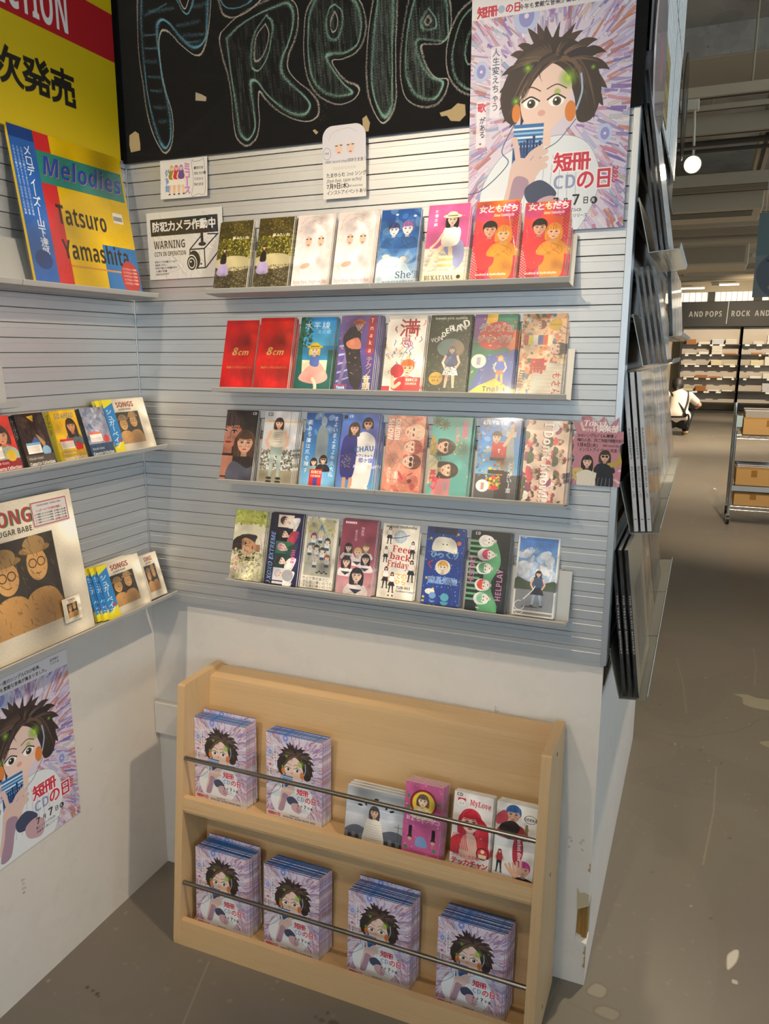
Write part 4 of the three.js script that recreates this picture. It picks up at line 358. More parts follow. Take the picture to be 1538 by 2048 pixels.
  rush: (c, W, H) => { rc(c, '#1c1a30', 0, 0, W, H); rc(c, '#241c4c', W * .74, 0, W * .26, H); for (let i = 0; i < 5; i++) { rc(c, ['#e8d8cc', '#181820', '#2c6a54', '#1c3c34', '#d8d8e0'][i], W * .24, H * (.02 + i * .195), W * .48, H * .185); c.save(); c.translate(W * .46, H * (.11 + i * .195)); c.rotate(-1.2); face(c, 0, 0, W * .11, { hair: ['#3c2c34', '#2c1c20', '#c88a9c', '#2a2024', '#d0ccd8'][i], skin: '#f2d4c4', top: ['#e8e4e0', '#b03c4c', '#2c4c3c', '#e8dcd4', '#fff'][i] }); c.restore(); } tx(c, 'XOXO EXTREME', W * .2, H * .99, W * .19, '#7a9ad0', { rot: -Math.PI / 2, italic: true, w: H * .96 }); tx(c, 'RUSH', W * .86, H * .72, W * .16, '#d83c9c', { rot: -Math.PI / 2 }); tx(c, 'CRUSH', W * .94, H * .5, W * .14, '#4a4090', { rot: -Math.PI / 2 }); tx(c, 'CD', W * .9, H * .12, W * .11, '#eee', { rot: -Math.PI / 2 }); el(c, '#a8a8b0', W * .7, H * .9, W * .17); },
  band: (c, W, H) => { rc(c, '#e4dfd4', 0, 0, W, H); rc(c, '#c4c0a8', W * .1, H * .05, W * .8, H * .82); chip(c, W * .9, H * .3, 80, ['#b8b484', '#d8d4c0', '#98a070', '#c8b860'], 3, 12); for (let i = 0; i < 6; i++) curve(c, '#4a7ab8', 2.5, [W * .5, H * .12, W * (.3 + i * .1), H * .4, W * (.2 + i * .13), H * .66]); rc(c, '#a8a89c', W * .1, H * .68, W * .8, H * .19); for (const [x, y, k] of [[.3, .3, '#8c3c5c'], [.5, .26, '#d8c890'], [.72, .36, '#2c3c4c'], [.22, .45, '#5a6a84'], [.42, .47, '#3c3430'], [.6, .5, '#2c3440'], [.76, .6, '#8c4a34'], [.4, .62, '#d8d8dc']]) { rc(c, '#e8e8e8', W * x - 11, H * y + 12, 22, 26); rc(c, '#3c5070', W * x - 11, H * y + 34, 22, 14); face(c, W * x, H * y, W * .07, { hair: k, skin: '#f2dcc8', body: false, long: .6 }); } for (let i = 0; i < 5; i++) el(c, '#33343c', W * (.5 + .07 * i), H * (.82 - .02 * (i % 2)), 7, 4); jp(c, 'サイケ学のあとに', W * .08, H * .885, W * .1, '#3c3a38', { lw: .07 }); jp(c, 'すんごい青いのうた', W * .1, H * .94, W * .1, '#3c3a38', { lw: .07 }); },
  sailor: (c, W, H) => { rc(c, grad(c, 0, 0, 0, H, '#7c3448', '#a04c60', '#d8a8ac'), 0, 0, W, H); for (const [x, y, k, r] of [[.24, .4, '#2c2024', .09], [.74, .38, '#8c6444', .09], [.52, .46, '#d8b878', .1], [.22, .6, '#3a1e22', .11], [.76, .54, '#241c20', .1], [.56, .78, '#1c1618', .15]]) { face(c, W * x, H * y, W * r, { hair: k, skin: '#eccbb8', top: '#e6dcdc', long: k === '#d8b878' ? 0 : 1.6 }); pl(c, '#2a3048', [W * (x - r * 1.1), H * y + W * r * 2.6, W * x, H * y + W * r * 3.4, W * (x + r * 1.1), H * y + W * r * 2.6], '#2a3048', 2); } jp(c, '幽霊船', W * .55, H * .09, W * .09, '#ecdcdc', { v: true, lw: .08 }); jp(c, '秘密の扉', W * .38, H * .14, W * .08, '#ecdcdc', { v: true, lw: .08 }); tx(c, 'BOMBER', W * .08, H * .06, W * .08, '#eee'); },
  feedback: (c, W, H) => { rc(c, '#ebe3d6', 0, 0, W, H); tx(c, 'wakusei tsushinsha', W * .08, H * .07, W * .1, '#444', { w: W * .84 }); for (let i = 0; i < 5; i++) { c.strokeStyle = '#7aa0c8'; c.lineWidth = 1.2; c.beginPath(); c.ellipse(W * .5, H * .19, W * (.17 - i * .035), W * .17, 0, 0, 7); c.stroke(); c.beginPath(); c.ellipse(W * .5, H * .19, W * .17, W * (.17 - i * .035), 0, 0, 7); c.stroke(); } curve(c, '#3c6ab0', 4, [W * .26, H * .22, W * .5, H * .2, W * .74, H * .16]); 'Feed back Friday'.split(' ').forEach((t, i) => tx(c, t, W * (.3 - .05 * i), H * (.4 + i * .105), W * .24, '#b8242c', { font: 'serif', rot: .06, w: W * .6 })); jp(c, 'ての', W * .46, H * .69, W * .16, '#d8a43c', { lw: .13 }); jp(c, 'ひら', W * .46, H * .77, W * .16, '#d8a43c', { lw: .13 }); for (const [x, y, h] of [[.2, .3, .24], [.86, .48, .24], [.14, .56, .22], [.2, .92, .3], [.88, .8, .3], [.38, .97, .28]]) figure(c, W * x, H * y, H * h, { top: '#f0eeea', low: '#1c1a1e', skirt: true, legs: '#2a2422' }); tx(c, 'TUR-063', W * .52, H * .91, W * .1, '#333'); tx(c, 'Feedback Friday', W * .52, H * .95, W * .06, '#444'); },
  cosmos: (c, W, H) => { rc(c, '#1c3f94', 0, 0, W, H); rc(c, '#16244c', W * .2, 0, W * .6, H * .09); for (let i = 0; i < 70; i++) el(c, '#d8e4f4', rnd(W), rnd(H), rnd(1, 2.4)); for (const [x, y] of [[.12, .16], [.82, .08], [.8, .3], [.1, .7], [.88, .72], [.3, .84], [.06, .96]]) pl(c, '#e8d050', [0, -9, 2.5, -3, 9, -3, 4, 1, 6, 8, 0, 4, -6, 8, -4, 1, -9, -3, -2.5, -3].map((v, i) => v + (i % 2 ? H * y : W * x))); blob(c, '#ece8da', [W * .18, H * .32, W * .24, H * .16, W * .5, H * .13, W * .76, H * .18, W * .82, H * .34, W * .5, H * .32]); el(c, '#222', W * .45, H * .23, 3); el(c, '#222', W * .55, H * .23, 3); jp(c, 'ひっくり', W * .14, H * .32, W * .19, '#c8ecf0', { lw: .16 }); jp(c, 'ひっくり', W * .14, H * .32, W * .19, '#2c7aa8', { lw: .08 }); el(c, '#ece4d0', W * .5, H * .54, W * .2); face(c, W * .5, H * .54, W * .12, { hair: '#d8a04c', skin: '#f4e4cc', body: false }); jp(c, '惑星通信', W * .14, H * .67, W * .19, '#c8ecf0', { lw: .16 }); jp(c, '惑星通信', W * .14, H * .67, W * .19, '#3c5ac0', { lw: .08 }); curve(c, '#c8303c', 6, [W * .2, H * .56, W * .12, H * .5, W * .22, H * .46]); el(c, '#ece8e0', W * .22, H * .88, W * .13, H * .04); el(c, '#7aa4d8', W * .3, H * .93, W * .09); el(c, '#5ab0c8', W * .62, H * .94, W * .11); el(c, '#e07a50', W * .86, H * .2, W * .06); },
  replay: (c, W, H) => { rc(c, '#14161a', 0, 0, W, H); for (let i = 0; i < 12; i++) rc(c, '#6ab07c', 0, H * (.12 + i * .07), W * .26 + (i % 3) * 8, H * .03); blob(c, '#5aa070', [W * .3, H * .2, W * .6, H * .1, W * .8, H * .4, W * .6, H * .7, W * .8, H, W * .3, H * .98, W * .4, H * .6]); sideways(c, W, H, (w, h) => { for (const [x, y, k] of [[.12, .46, '#8ac8a0'], [.3, .44, '#e04c3c'], [.52, .44, '#5aa070'], [.7, .5, '#d83c70'], [.88, .46, '#e8e4e0']]) { blob(c, '#ece8e4', [w * x - 30, h * .3, w * x, h * .2, w * x + 26, h * .32, w * x + 16, h * .55, w * x - 20, h * .55]); face(c, w * x, h * y, h * .12, { hair: k, skin: '#f4ece4', body: false }); } tx(c, 'HELPLAY', w * .1, h * .88, h * .2, '#d890b8', { w: w * .75 }); tx(c, 'HISTORY', w * .3, h * .16, h * .18, '#c870a8', { w: w * .6 }); }, false); tx(c, 'CD', W * .1, H * .05, W * .1, '#eee'); },
  jumpsky: (c, W, H) => { rc(c, '#e4e0da', 0, 0, W, H); rc(c, grad(c, 0, 0, 0, H * .7, '#3c74c0', '#6a98cc', '#c8d0d8'), W * .04, H * .03, W * .92, H * .68); c.save(); c.translate(W * .04, H * .2); chip(c, W * .9, H * .38, 60, ['rgba(225,228,235,.8)', 'rgba(160,165,180,.6)', 'rgba(240,240,244,.8)'], 8, 26); c.restore(); blob(c, '#46523c', [W * .04, H * .72, W * .04, H * .56, W * .3, H * .6, W * .6, H * .63, W * .96, H * .58, W * .96, H * .72]); rc(c, '#86868a', W * .04, H * .71, W * .92, H * .27); figure(c, W * .56, H * .92, H * .46, { top: '#3c5070', low: '#1c2030', legs: '#9ab0cc', skirt: true, spread: .14 }); el(c, 'rgba(40,40,46,.7)', W * .4, H * .93, W * .2, 4); curve(c, '#f2f2f2', 4, [W * .24, H * .84, W * .44, H * .72, W * .5, H * .66]); c.strokeStyle = '#e8eaec'; c.lineWidth = 3; c.beginPath(); c.arc(W * .16, H * .92, W * .12, 0, 5); c.stroke(); curve(c, '#f0f2f4', 3, [W * .7, H * .46, W * .86, H * .42, W * .84, H * .34]); jp(c, '夏の歌', W * .1, H * .08, W * .24, 'rgba(60,110,190,.9)', { lw: .07 }); tx(c, 'CD', W * .08, H * .05, W * .09, '#dde'); },
  // wooden rack
  white: (c, W, H) => { rc(c, grad(c, 0, 0, 0, H, '#a8b4c4', '#c8ccd4', '#aab0ba'), 0, 0, W, H); blob(c, '#5c6472', [0, H * .8, W * .2, H * .68, W * .5, H * .76, W * .8, H * .66, W, H * .72, W, H, 0, H]); rc(c, '#3c4048', 0, H * .86, W, H * .14); for (let i = 0; i < 8; i++) rc(c, '#7a808a', i * W / 8, H * .82, W * .06, H * .1); blob(c, '#e6e2da', [W * .32, H * 1.02, W * .36, H * .6, W * .4, H * .52, W * .58, H * .52, W * .62, H * .6, W * .66, H * 1.02]); for (let i = 0; i < 9; i++) curve(c, '#cfc8bc', 3, [W * .35, H * (.6 + i * .045), W * .5, H * (.62 + i * .045), W * .64, H * (.6 + i * .045)]); face(c, W * .49, H * .4, W * .07, { hair: '#4a4040', long: 1.4, body: false }); for (let i = 0; i < 7; i++) el(c, '#26211f', W * (.24 + i * .09), H * (.16 + .05 * Math.abs(i - 3)), 12, 5, i); rc(c, '#3c424c', W * .9, H * .5, 2, H * .35); rc(c, '#3c424c', W * .84, H * .56, W * .14, 2); },
  otoru: (c, W, H) => { rc(c, '#c25c92', 0, 0, W, H); chip(c, W, H, 70, ['#d078a8', '#b04a82', '#e8c4c8'], 2, 6); el(c, '#8c2434', W * .5, H * .27, W * .36, H * .19); el(c, '#e8cc48', W * .5, H * .27, W * .3, H * .16); face(c, W * .48, H * .24, W * .13, { hair: '#6a5040', skin: '#f0d4b8', top: '#d8cca8', long: 1 }); jp(c, 'おどるポンポコ', W * .06, H * .46, W * .13, '#f6e8ee', { lw: .1 }); blob(c, '#7a9ac8', [W * .36, H * .86, W * .4, H * .74, W * .6, H * .74, W * .66, H * .86]); for (const x of [.2, .82]) { rc(c, '#1c1a1c', W * x - 8, H * .6, 16, H * .13); face(c, W * x, H * .77, W * .06, { body: false }); } for (const [x, y] of [[.1, .2], [.12, .35], [.1, .9], [.86, .88], [.9, .24]]) el(c, '#3c8c4c', W * x, H * y, 9); },
  tekka: (c, W, H) => { rc(c, '#ebe4e2', 0, 0, W, H); face(c, W * .46, H * .38, W * .24, { hair: '#c8283c', skin: '#f0c8b8', top: '#c8343c', long: 1.3 }); blob(c, '#b82434', [W * .6, H * .3, W * .9, H * .4, W * .94, H * .7, W * .8, H * .6]); blob(c, '#e0b4a4', [W * .25, H * .85, W * .3, H * .58, W * .6, H * .56, W * .66, H * .85]); for (let i = 0; i < 9; i++) curve(c, '#c8283c', 3, [W * (.05 + i * .04), H * .56, W * (.03 + i * .045), H * .66, W * (.05 + i * .05), H * .76]); rc(c, '#c8283c', W * .1, H * .08, W * .2, H * .04); el(c, '#f4f0ec', W * .2, H * .15, W * .11); el(c, '#222', W * .17, H * .15, 2); el(c, '#222', W * .24, H * .15, 2); tx(c, 'MyLove', W * .4, H * .15, W * .2, '#c8283c', { font: 'serif', w: W * .55, rot: .06 }); tx(c, 'CD', W * .06, H * .06, W * .12, '#333'); el(c, '#1c1a1c', W * .82, H * .76, W * .16); el(c, '#d8343c', W * .82, H * .76, W * .14); rc(c, '#ece0b4', W * .72, H * .77, W * .2, H * .05); el(c, '#ece0b4', W * .82, H * .73, W * .05); jp(c, 'テッカチャン', W * .04, H * .88, W * .16, '#c8202c', { lw: .16, adv: .98 }); jp(c, 'かわいい女の歌', W * .06, H * .81, W * .1, '#c84c54', { lw: .1 }); },
  dekka: (c, W, H) => { rc(c, '#e4e2e0', 0, 0, W, H); face(c, W * .42, H * .14, W * .17, { hair: '#2c5a94', skin: '#d8a88c', top: '#b03440', fringe: true }); blob(c, '#c84c5c', [0, H * .2, W * .2, H * .1, W * .3, H * .22, W * .05, H * .3]); blob(c, '#2c2424', [W * .12, H * .3, W * .4, H * .22, W * .6, H * .3, W * .4, H * .46, W * .15, H * .42]); blob(c, '#a8283c', [W * .46, H * .56, W * .52, H * .42, W * .66, H * .42, W * .72, H * .6, W * .62, H * .78, W * .5, H * .74]); tx(c, 'rocket dive', W * .56, H * .42, W * .13, '#eee', { rot: 1.5, w: H * .3 }); face(c, W * .76, H * .82, W * .15, { hair: '#b83484', skin: '#dcae94', top: '#2c3440' }); for (let i = 0; i < 5; i++) curve(c, '#dcae94', W * .06, [W * .56, H * .94, W * (.4 + i * .07), H * .86, W * (.32 + i * .09), H * (.8 - .02 * i)]); figure(c, W * .16, H * .92, H * .3, { top: '#a83440', low: '#242024', legs: '#242024', hair: '#7a2c2c' }); figure(c, W * .76, H * .4, H * .16, { top: '#7a8c5a', low: '#8c7a5a', legs: '#8c7a5a', spread: .2 }); c.strokeStyle = '#333'; c.lineWidth = 2; c.beginPath(); c.ellipse(W * .84, H * .16, W * .15, H * .05, 0, 0, 7); c.stroke(); tx(c, 'DEKKA', W * .84, H * .18, W * .1, '#333', { align: 'center' }); },
};
function grain(c, W, H) { const d = c.getImageData(0, 0, W, H), p = d.data, b = []; for (let i = 0; i < 40; i++) b.push([rnd(W), rnd(H), rnd(W * .1, W * .4), rnd(-.16, .14)]); for (let y = 0; y < H; y++) for (let x = 0; x < W; x++) { let m = 1 + rnd(-.06, .06); for (const [u, v, r, k] of b) { const q = ((x - u) ** 2 + (y - v) ** 2) / (r * r); if (q < 1) m += k * (1 - q) ** 2; } const o = (y * W + x) * 4; p[o] *= m; p[o + 1] *= m; p[o + 2] *= m; } c.putImageData(d, 0, 0); }
const coverMat = {};
const cover = (k, w = W8, h = H8, rough = 0.34) => coverMat[k] ??= phys({ map: cv(w, h, (c, W, H) => { seed = 11 + k.length * 97 + k.charCodeAt(0); if (h === H8) { COVER[k](c, W, H); c.save(); c.scale(1, .95); seed += 5; COVER[k](c, W, H); c.restore(); } else COVER[k](c, W, H); grain(c, W, H); }), roughness: rough, clearcoat: 0.12, clearcoatRoughness: 0.2 });
// ---------------------------------------------------------------- the chalk drawing, in millimetre-like canvas units of the board
const CHALK = {
 wN: '171 593, 156 720, 149 800, 147 924, 159 1027, 169 1121, 187 1192, 212 1246, 245 1284, 272 1269, 291 1202, 287 1134, 264 1064, 251 1004, 245 937, 246 879, 262 849, 289 856, 345 909, 407 953, 434 953, 456 923, 475 862, 489 770, 497 647',
 bN: '185 604, 174 722, 166 819, 170 969, 179 1071, 200 1167, 229 1247, 250 1267, 272 1243, 280 1184, 272 1107, 252 1021, 244 945, 238 878, 244 822, 265 812, 296 829, 347 885, 398 925, 432 924, 458 900, 468 837, 475 768, 482 652',
 bV: '307 671, 334 746, 363 798, 381 809, 401 788, 413 758, 434 668',
 wV: '317 672, 345 748, 371 790, 392 755, 413 672',
 bE: '513 727, 526 775, 550 810, 600 821, 651 810, 671 797, 711 765',
 wE: '504 710, 519 774, 539 832, 569 848, 629 845, 680 822, 710 803, 750 764',
 wR: '526 893, 589 855, 670 828, 749 813, 806 818, 843 846, 851 900, 836 958, 811 1001, 805 1047, 837 1090, 894 1135, 926 1178, 925 1217, 892 1233, 834 1223, 757 1183, 708 1138, 684 1111, 678 1151, 680 1215, 663 1271, 621 1292, 581 1263, 568 1212, 562 1114, 550 1040, 532 981, 519 916, 526 893',
 gR: '550 916, 608 881, 689 854, 757 841, 810 837, 831 867, 827 919, 807 970, 783 1013, 780 1059, 818 1103, 870 1148, 893 1182, 873 1207, 825 1202, 767 1168, 714 1123, 671 1074, 650 1072, 649 1107, 657 1173, 659 1238, 627 1272, 597 1248, 585 1181, 573 1099, 561 1017, 550 916',
 gRh: '723 862, 746 892, 739 945, 718 1005, 682 1040, 657 1029, 654 973, 672 913, 723 862',
 wRh: '717 890, 730 921, 719 966, 693 1002, 671 1008, 667 975, 681 922, 717 890',
 we: '992 795, 947 802, 914 834, 885 874, 874 941, 872 1017, 885 1088, 913 1137, 959 1173, 1015 1191, 1070 1178, 1088 1153, 1079 1137, 1043 1121, 1007 1087, 984 1046, 1026 1045, 1080 1028, 1109 988, 1114 937, 1099 884, 1081 859, 1046 814, 992 795',
 ge: '992 813, 956 818, 928 836, 899 884, 890 950, 891 1027, 904 1090, 941 1137, 1006 1163, 1061 1158, 1029 1127, 988 1077, 961 1028, 980 1023, 1035 1026, 1080 1006, 1097 949, 1085 889, 1059 856, 1028 826, 992 813',
 geh: '996 868, 1023 894, 1022 946, 999 980, 972 969, 963 923, 977 877, 996 868',
 weh: '996 890, 1007 918, 999 950, 986 954, 980 918, 996 890',
 wl: '1186 740, 1152 763, 1143 868, 1129 939, 1120 1011, 1116 1107, 1124 1176, 1151 1240, 1178 1269, 1204 1253, 1226 1202, 1226 1121, 1225 1025, 1229 953, 1229 881, 1224 775, 1186 740',
 gl: '1186 761, 1166 779, 1160 871, 1147 956, 1138 1051, 1138 1148, 1160 1218, 1187 1251, 1209 1223, 1213 1134, 1212 1023, 1216 944, 1216 880, 1210 786, 1186 761',
 wf: '1346 857, 1300 857, 1276 889, 1255 971, 1243 1064, 1246 1145, 1265 1199, 1317 1231, 1376 1230, 1409 1193, 1413 1157, 1375 1149, 1341 1113, 1322 1067, 1319 1041, 1390 1043, 1418 1015, 1421 952, 1412 909, 1387 871, 1346 857',
 gf: '1346 875, 1313 877, 1297 892, 1274 959, 1262 1059, 1269 1141, 1308 1197, 1368 1211, 1392 1184, 1396 1163, 1358 1144, 1315 1088, 1302 1024, 1406 1035, 1409 972, 1400 907, 1379 885, 1346 875',
 gfh: '1343 932, 1368 969, 1368 994, 1323 991, 1318 966, 1343 932',
 wfh: '1341 953, 1352 970, 1339 982, 1329 971, 1341 953',
 wa: '1547 916, 1499 929, 1453 957, 1422 1009, 1407 1078, 1416 1143, 1450 1191, 1506 1219, 1588 1235',
 ga: '1548 936, 1499 950, 1462 979, 1439 1032, 1428 1095, 1441 1154, 1475 1190, 1506 1201, 1588 1213',
 gah: '1526 988, 1501 1006, 1479 1045, 1473 1093, 1485 1120, 1504 1111, 1552 1096',
 hatch: '173 853 239 858, 175 899 236 905, 177 945 233 953, 184 1000 245 1010, 192 1051 247 1059, 204 1112 260 1120, 223 1165 262 1169, 184 785 290 760, 201 775 321 780, 328 842 435 841, 358 878 453 887, 367 904 441 909, 406 789 469 786',
 t1: '78 1203, 106 1193, 125 1203, 129 1243, 129 1266, 82 1269, 73 1242',
 t2: '402 1084, 431 1091, 452 1106, 449 1118, 400 1112',
 t3: '901 1269, 912 1265, 925 1273, 916 1281',
 t4: '1099 1246, 1117 1240, 1131 1265, 1124 1291, 1102 1292',
 t5: '1389 1257, 1427 1250, 1451 1236, 1476 1243, 1481 1274, 1461 1292, 1427 1287, 1415 1269, 1394 1269',
};

function chalkLine(c, s, col, lw, a) {                              // dry chalk: grains scattered along a smooth line
  const p = s.split(', ').map((q) => q.split(' ').map(Number)), cr = new THREE.CatmullRomCurve3(p.map(([x, y]) => new THREE.Vector3(x, y, 0)), false, 'centripetal'), L = cr.getLength(), v = new THREE.Vector3(), n = Math.ceil(L / 1.4);
  c.save(); c.fillStyle = col;
  for (let i = 0; i <= n; i++) { cr.getPoint(i / n, v); const w = lw * (.75 + .35 * Math.sin(i * .031 + L)); for (let k = 0; k < 3 + lw * .45; k++) { const o = (rnd() + rnd() - 1) * w * .62, q = (rnd() + rnd() - 1) * w * .62, s2 = rnd(.8, 2.1); c.globalAlpha = a * rnd(.25, 1); c.fillRect(v.x + o, v.y + q, s2, s2); } }
  c.restore();
}
function chalkFill(c, s, col, n, dir) {
  const p = s.split(', ').map((q) => q.split(' ').map(Number)).flat(); c.save(); sm(c, p, true); c.clip();
  let x0 = 1e9, x1 = 0, y0 = 1e9, y1 = 0; for (let i = 0; i < p.length; i += 2) { x0 = Math.min(x0, p[i]); x1 = Math.max(x1, p[i]); y0 = Math.min(y0, p[i + 1]); y1 = Math.max(y1, p[i + 1]); }
  for (let i = 0; i < n; i++) { c.globalAlpha = rnd(.04, .22); c.strokeStyle = col; c.lineWidth = rnd(2, 7); c.setLineDash([rnd(3, 9), rnd(1, 4)]); const x = rnd(x0, x1), y = rnd(y0, y1), l = rnd(30, 130); c.beginPath(); c.moveTo(x, y); c.lineTo(x + Math.cos(dir) * l, y + Math.sin(dir) * l); c.stroke(); }
  c.restore();
}
const chalkTex = cv(2048, 1307, (c, W, H) => {
  rc(c, '#19191a', 0, 0, W, H);
  for (let i = 0; i < 260; i++) { c.save(); c.globalAlpha = rnd(.01, .05); c.translate(rnd(W), rnd(H)); c.rotate(rnd(-.6, .6)); c.fillStyle = pick(['#55555a', '#3c4044', '#0c0c0d']); c.fillRect(-rnd(60, 220), -rnd(6, 30), rnd(120, 440), rnd(10, 50)); c.restore(); }
  const B = '#5b93ae', G = '#7fa898', Wt = '#b5b0a8';
  for (const k of ['gR', 'ge', 'gl', 'gf']) chalkFill(c, CHALK[k], '#87a096', 330, 1.5); chalkFill(c, CHALK.ga, '#6f8f84', 50, 1.5);
  for (const k of Object.keys(CHALK)) if (/^[wbg]/.test(k)) chalkLine(c, CHALK[k], { w: Wt, b: B, g: G }[k[0]], k[0] === 'w' ? 8 : 11, k[0] === 'w' ? .75 : .75);
  for (const k of ['gR', 'ge', 'gl', 'gf', 'bN']) chalkLine(c, CHALK[k], k === 'bN' ? B : G, 24, .24);
  CHALK.hatch.split(', ').forEach((q) => { const [a, b, d, e] = q.split(' '); chalkLine(c, a + ' ' + b + ', ' + ((+a + +d) / 2) + ' ' + ((+b + +e) / 2 + 2) + ', ' + d + ' ' + e, B, 17, .34); });
  // the same hand went on above: tops of the first word
  for (const [x, y, w, h] of [[150, 330, 190, 300], [420, 380, 170, 260], [640, 330, 220, 300]]) chalkLine(c, `${x} ${y + h}, ${x} ${y + 30}, ${x + w * .5} ${y}, ${x + w} ${y + 40}, ${x + w} ${y + h}`, B, 10, .5);
  for (const k of ['t1', 't2', 't3', 't4', 't5']) { const p = CHALK[k].split(', ').map((q) => q.split(' ').map(Number)).flat(); pl(c, k === 't2' ? '#a89d86' : '#b09c76', p.map((v) => v + rnd(-2, 2))); }
  for (const [x, y] of [[930, 1185], [1575, 1090], [1905, 1060]]) streaks(c, 1, 1, 0, ['#000'], 1, 1, 1), speckleAt(c, x, y, 34, 60, ['#3a3a3c', '#2c2c2e', '#0d0d0e'], 40);
});
function speckleAt(c, x, y, w, h, cols, n) { c.save(); c.translate(x, y); speckle(c, w, h, n, cols, 1, 4, .7); c.restore(); }

// ---------------------------------------------------------------- materials
const M = {};
M.alu = phys({ color: 0xc9cbcd, metalness: 0.8, roughness: 0.43, bumpScale: 0.00012, bumpMap: cv(8, 512, (c, w, h) => { for (let y = 0; y < h; y++) rc(c, `hsl(0,0%,${50 + rnd(-14, 14)}%)`, 0, y, w, 1); }, { repeat: true, srgb: false }) });
M.alu.bumpMap.repeat.set(1, 6);
M.post = std(0xc3c7cb, 0.34, 0.75);
M.gap = std(0x6a6b6c, 0.6, 0.4);
M.tray = std(0xb4b4b2, 0.42, 0.25);
M.white = std(0xffffff, 0.62, 0, { map: cv(1024, 1024, (c, W, H) => { rc(c, '#d8d4cf', 0, 0, W, H); speckle(c, W, H, 900, ['#d3cfca', '#dcd9d5', '#d0ccc6'], 4, 30, .35); speckle(c, W, H, 50, ['#9a958e', '#aaa59d'], .5, 1.6, .7); for (let i = 0; i < 6; i++) streaks(c, W, H, 1, ['#77736e', '#99948c'], 22, 2, .8, rnd(.5)); for (let i = 0; i < 5; i++) speckleAt(c, rnd(W), rnd(H), 8, 30, ['#a39e97', '#98928a'], 9); }, { repeat: true }) });
M.chalk = phys({ color: 0xffffff, roughness: 0.85, specularIntensity: 0.35, map: chalkTex });
M.black = std(0x141416, 0.5);
M.satin = std(0x1b1b1d, 0.35);
M.chrome = std(0xcfd0d0, 0.22, 1);
M.steel = std(0x8f8b85, 0.26, 1);
M.paper = std(0xe9e6e0, 0.7);
M.edge = std(0xd9d8d4, 0.5);
const woodTex = (base, dark, light) => cv(512, 1024, (c, W, H) => { rc(c, base, 0, 0, W, H); for (let i = 0; i < 5; i++) { c.globalAlpha = .25; rc(c, pick([dark, light]), rnd(W), 0, rnd(40, 120), H); } c.globalAlpha = 1; streaks(c, W, H, 1500, [dark, light, base], 300, 1.8, .3, Math.PI / 2, .015); for (let i = 0; i < 7; i++) { const x = rnd(W), y = rnd(H); for (let k = 0; k < 6; k++) curve(c, dark + '30', 1.5, [x - 10 - k * 8, y - 200, x - 4 - k * 3, y - 60, x - k * 2.4, y, x - 4 - k * 3, y + 60, x - 10 - k * 8, y + 200]); } speckle(c, W, H, 16, [dark], .5, 2, .8); }, { repeat: true });
M.wood = phys({ map: woodTex('#c6a67b', '#b08d60', '#d3b68e'), roughness: 0.5, clearcoat: 0.12, clearcoatRoughness: 0.4 });
M.woodside = M.wood;
M.concrete = std(0xffffff, 0.8, 0, { map: cv(512, 512, (c, W, H) => { rc(c, '#b3ada3', 0, 0, W, H); speckle(c, W, H, 500, ['#c2bcb2', '#a09a90', '#b8b2a8', '#8c877e'], 4, 34, .3); speckle(c, W, H, 120, ['#4a4640', '#5c5750'], .6, 3, .6); }, { repeat: true }) });
M.beige = std(0xb9ac93, 0.7);
M.beigeDark = std(0x998d78, 0.75);
M.pipe = std(0xa89c86, 0.55);
M.card = std(0xffffff, 0.75, 0, { map: cv(256, 256, (c, W, H) => { rc(c, '#b28c55', 0, 0, W, H); streaks(c, W, H, 160, ['#a27c48', '#bd9862'], 200, 1.5, .3); }, { repeat: true }) });
M.clear = phys({ color: 0xffffff, transmission: 1, thickness: 0, roughness: 0.06, ior: 1.4, specularIntensity: 0.6, bumpScale: 0.0016, bumpMap: cv(256, 256, (c, W, H) => { rc(c, '#808080', 0, 0, W, H); for (let i = 0; i < 26; i++) { const x = rnd(W), y = rnd(H); curve(c, pick(['rgba(255,255,255,.5)', 'rgba(0,0,0,.45)', 'rgba(255,255,255,.3)']), rnd(3, 12), [x, y, x + rnd(-40, 40), y + rnd(20, 70), x + rnd(-80, 80), y + rnd(50, 150)]); } }, { repeat: true, srgb: false }) });
M.acryl = phys({ color: 0xdfe6e6, transmission: 1, thickness: 0, roughness: 0.05, ior: 1.49 });
M.acrylEdge = std(0xb7c0c2, 0.2, 0, {});
M.jewel = phys({ color: 0xf2f4f4, transmission: 1, thickness: 0, roughness: 0.04, ior: 1.5 });
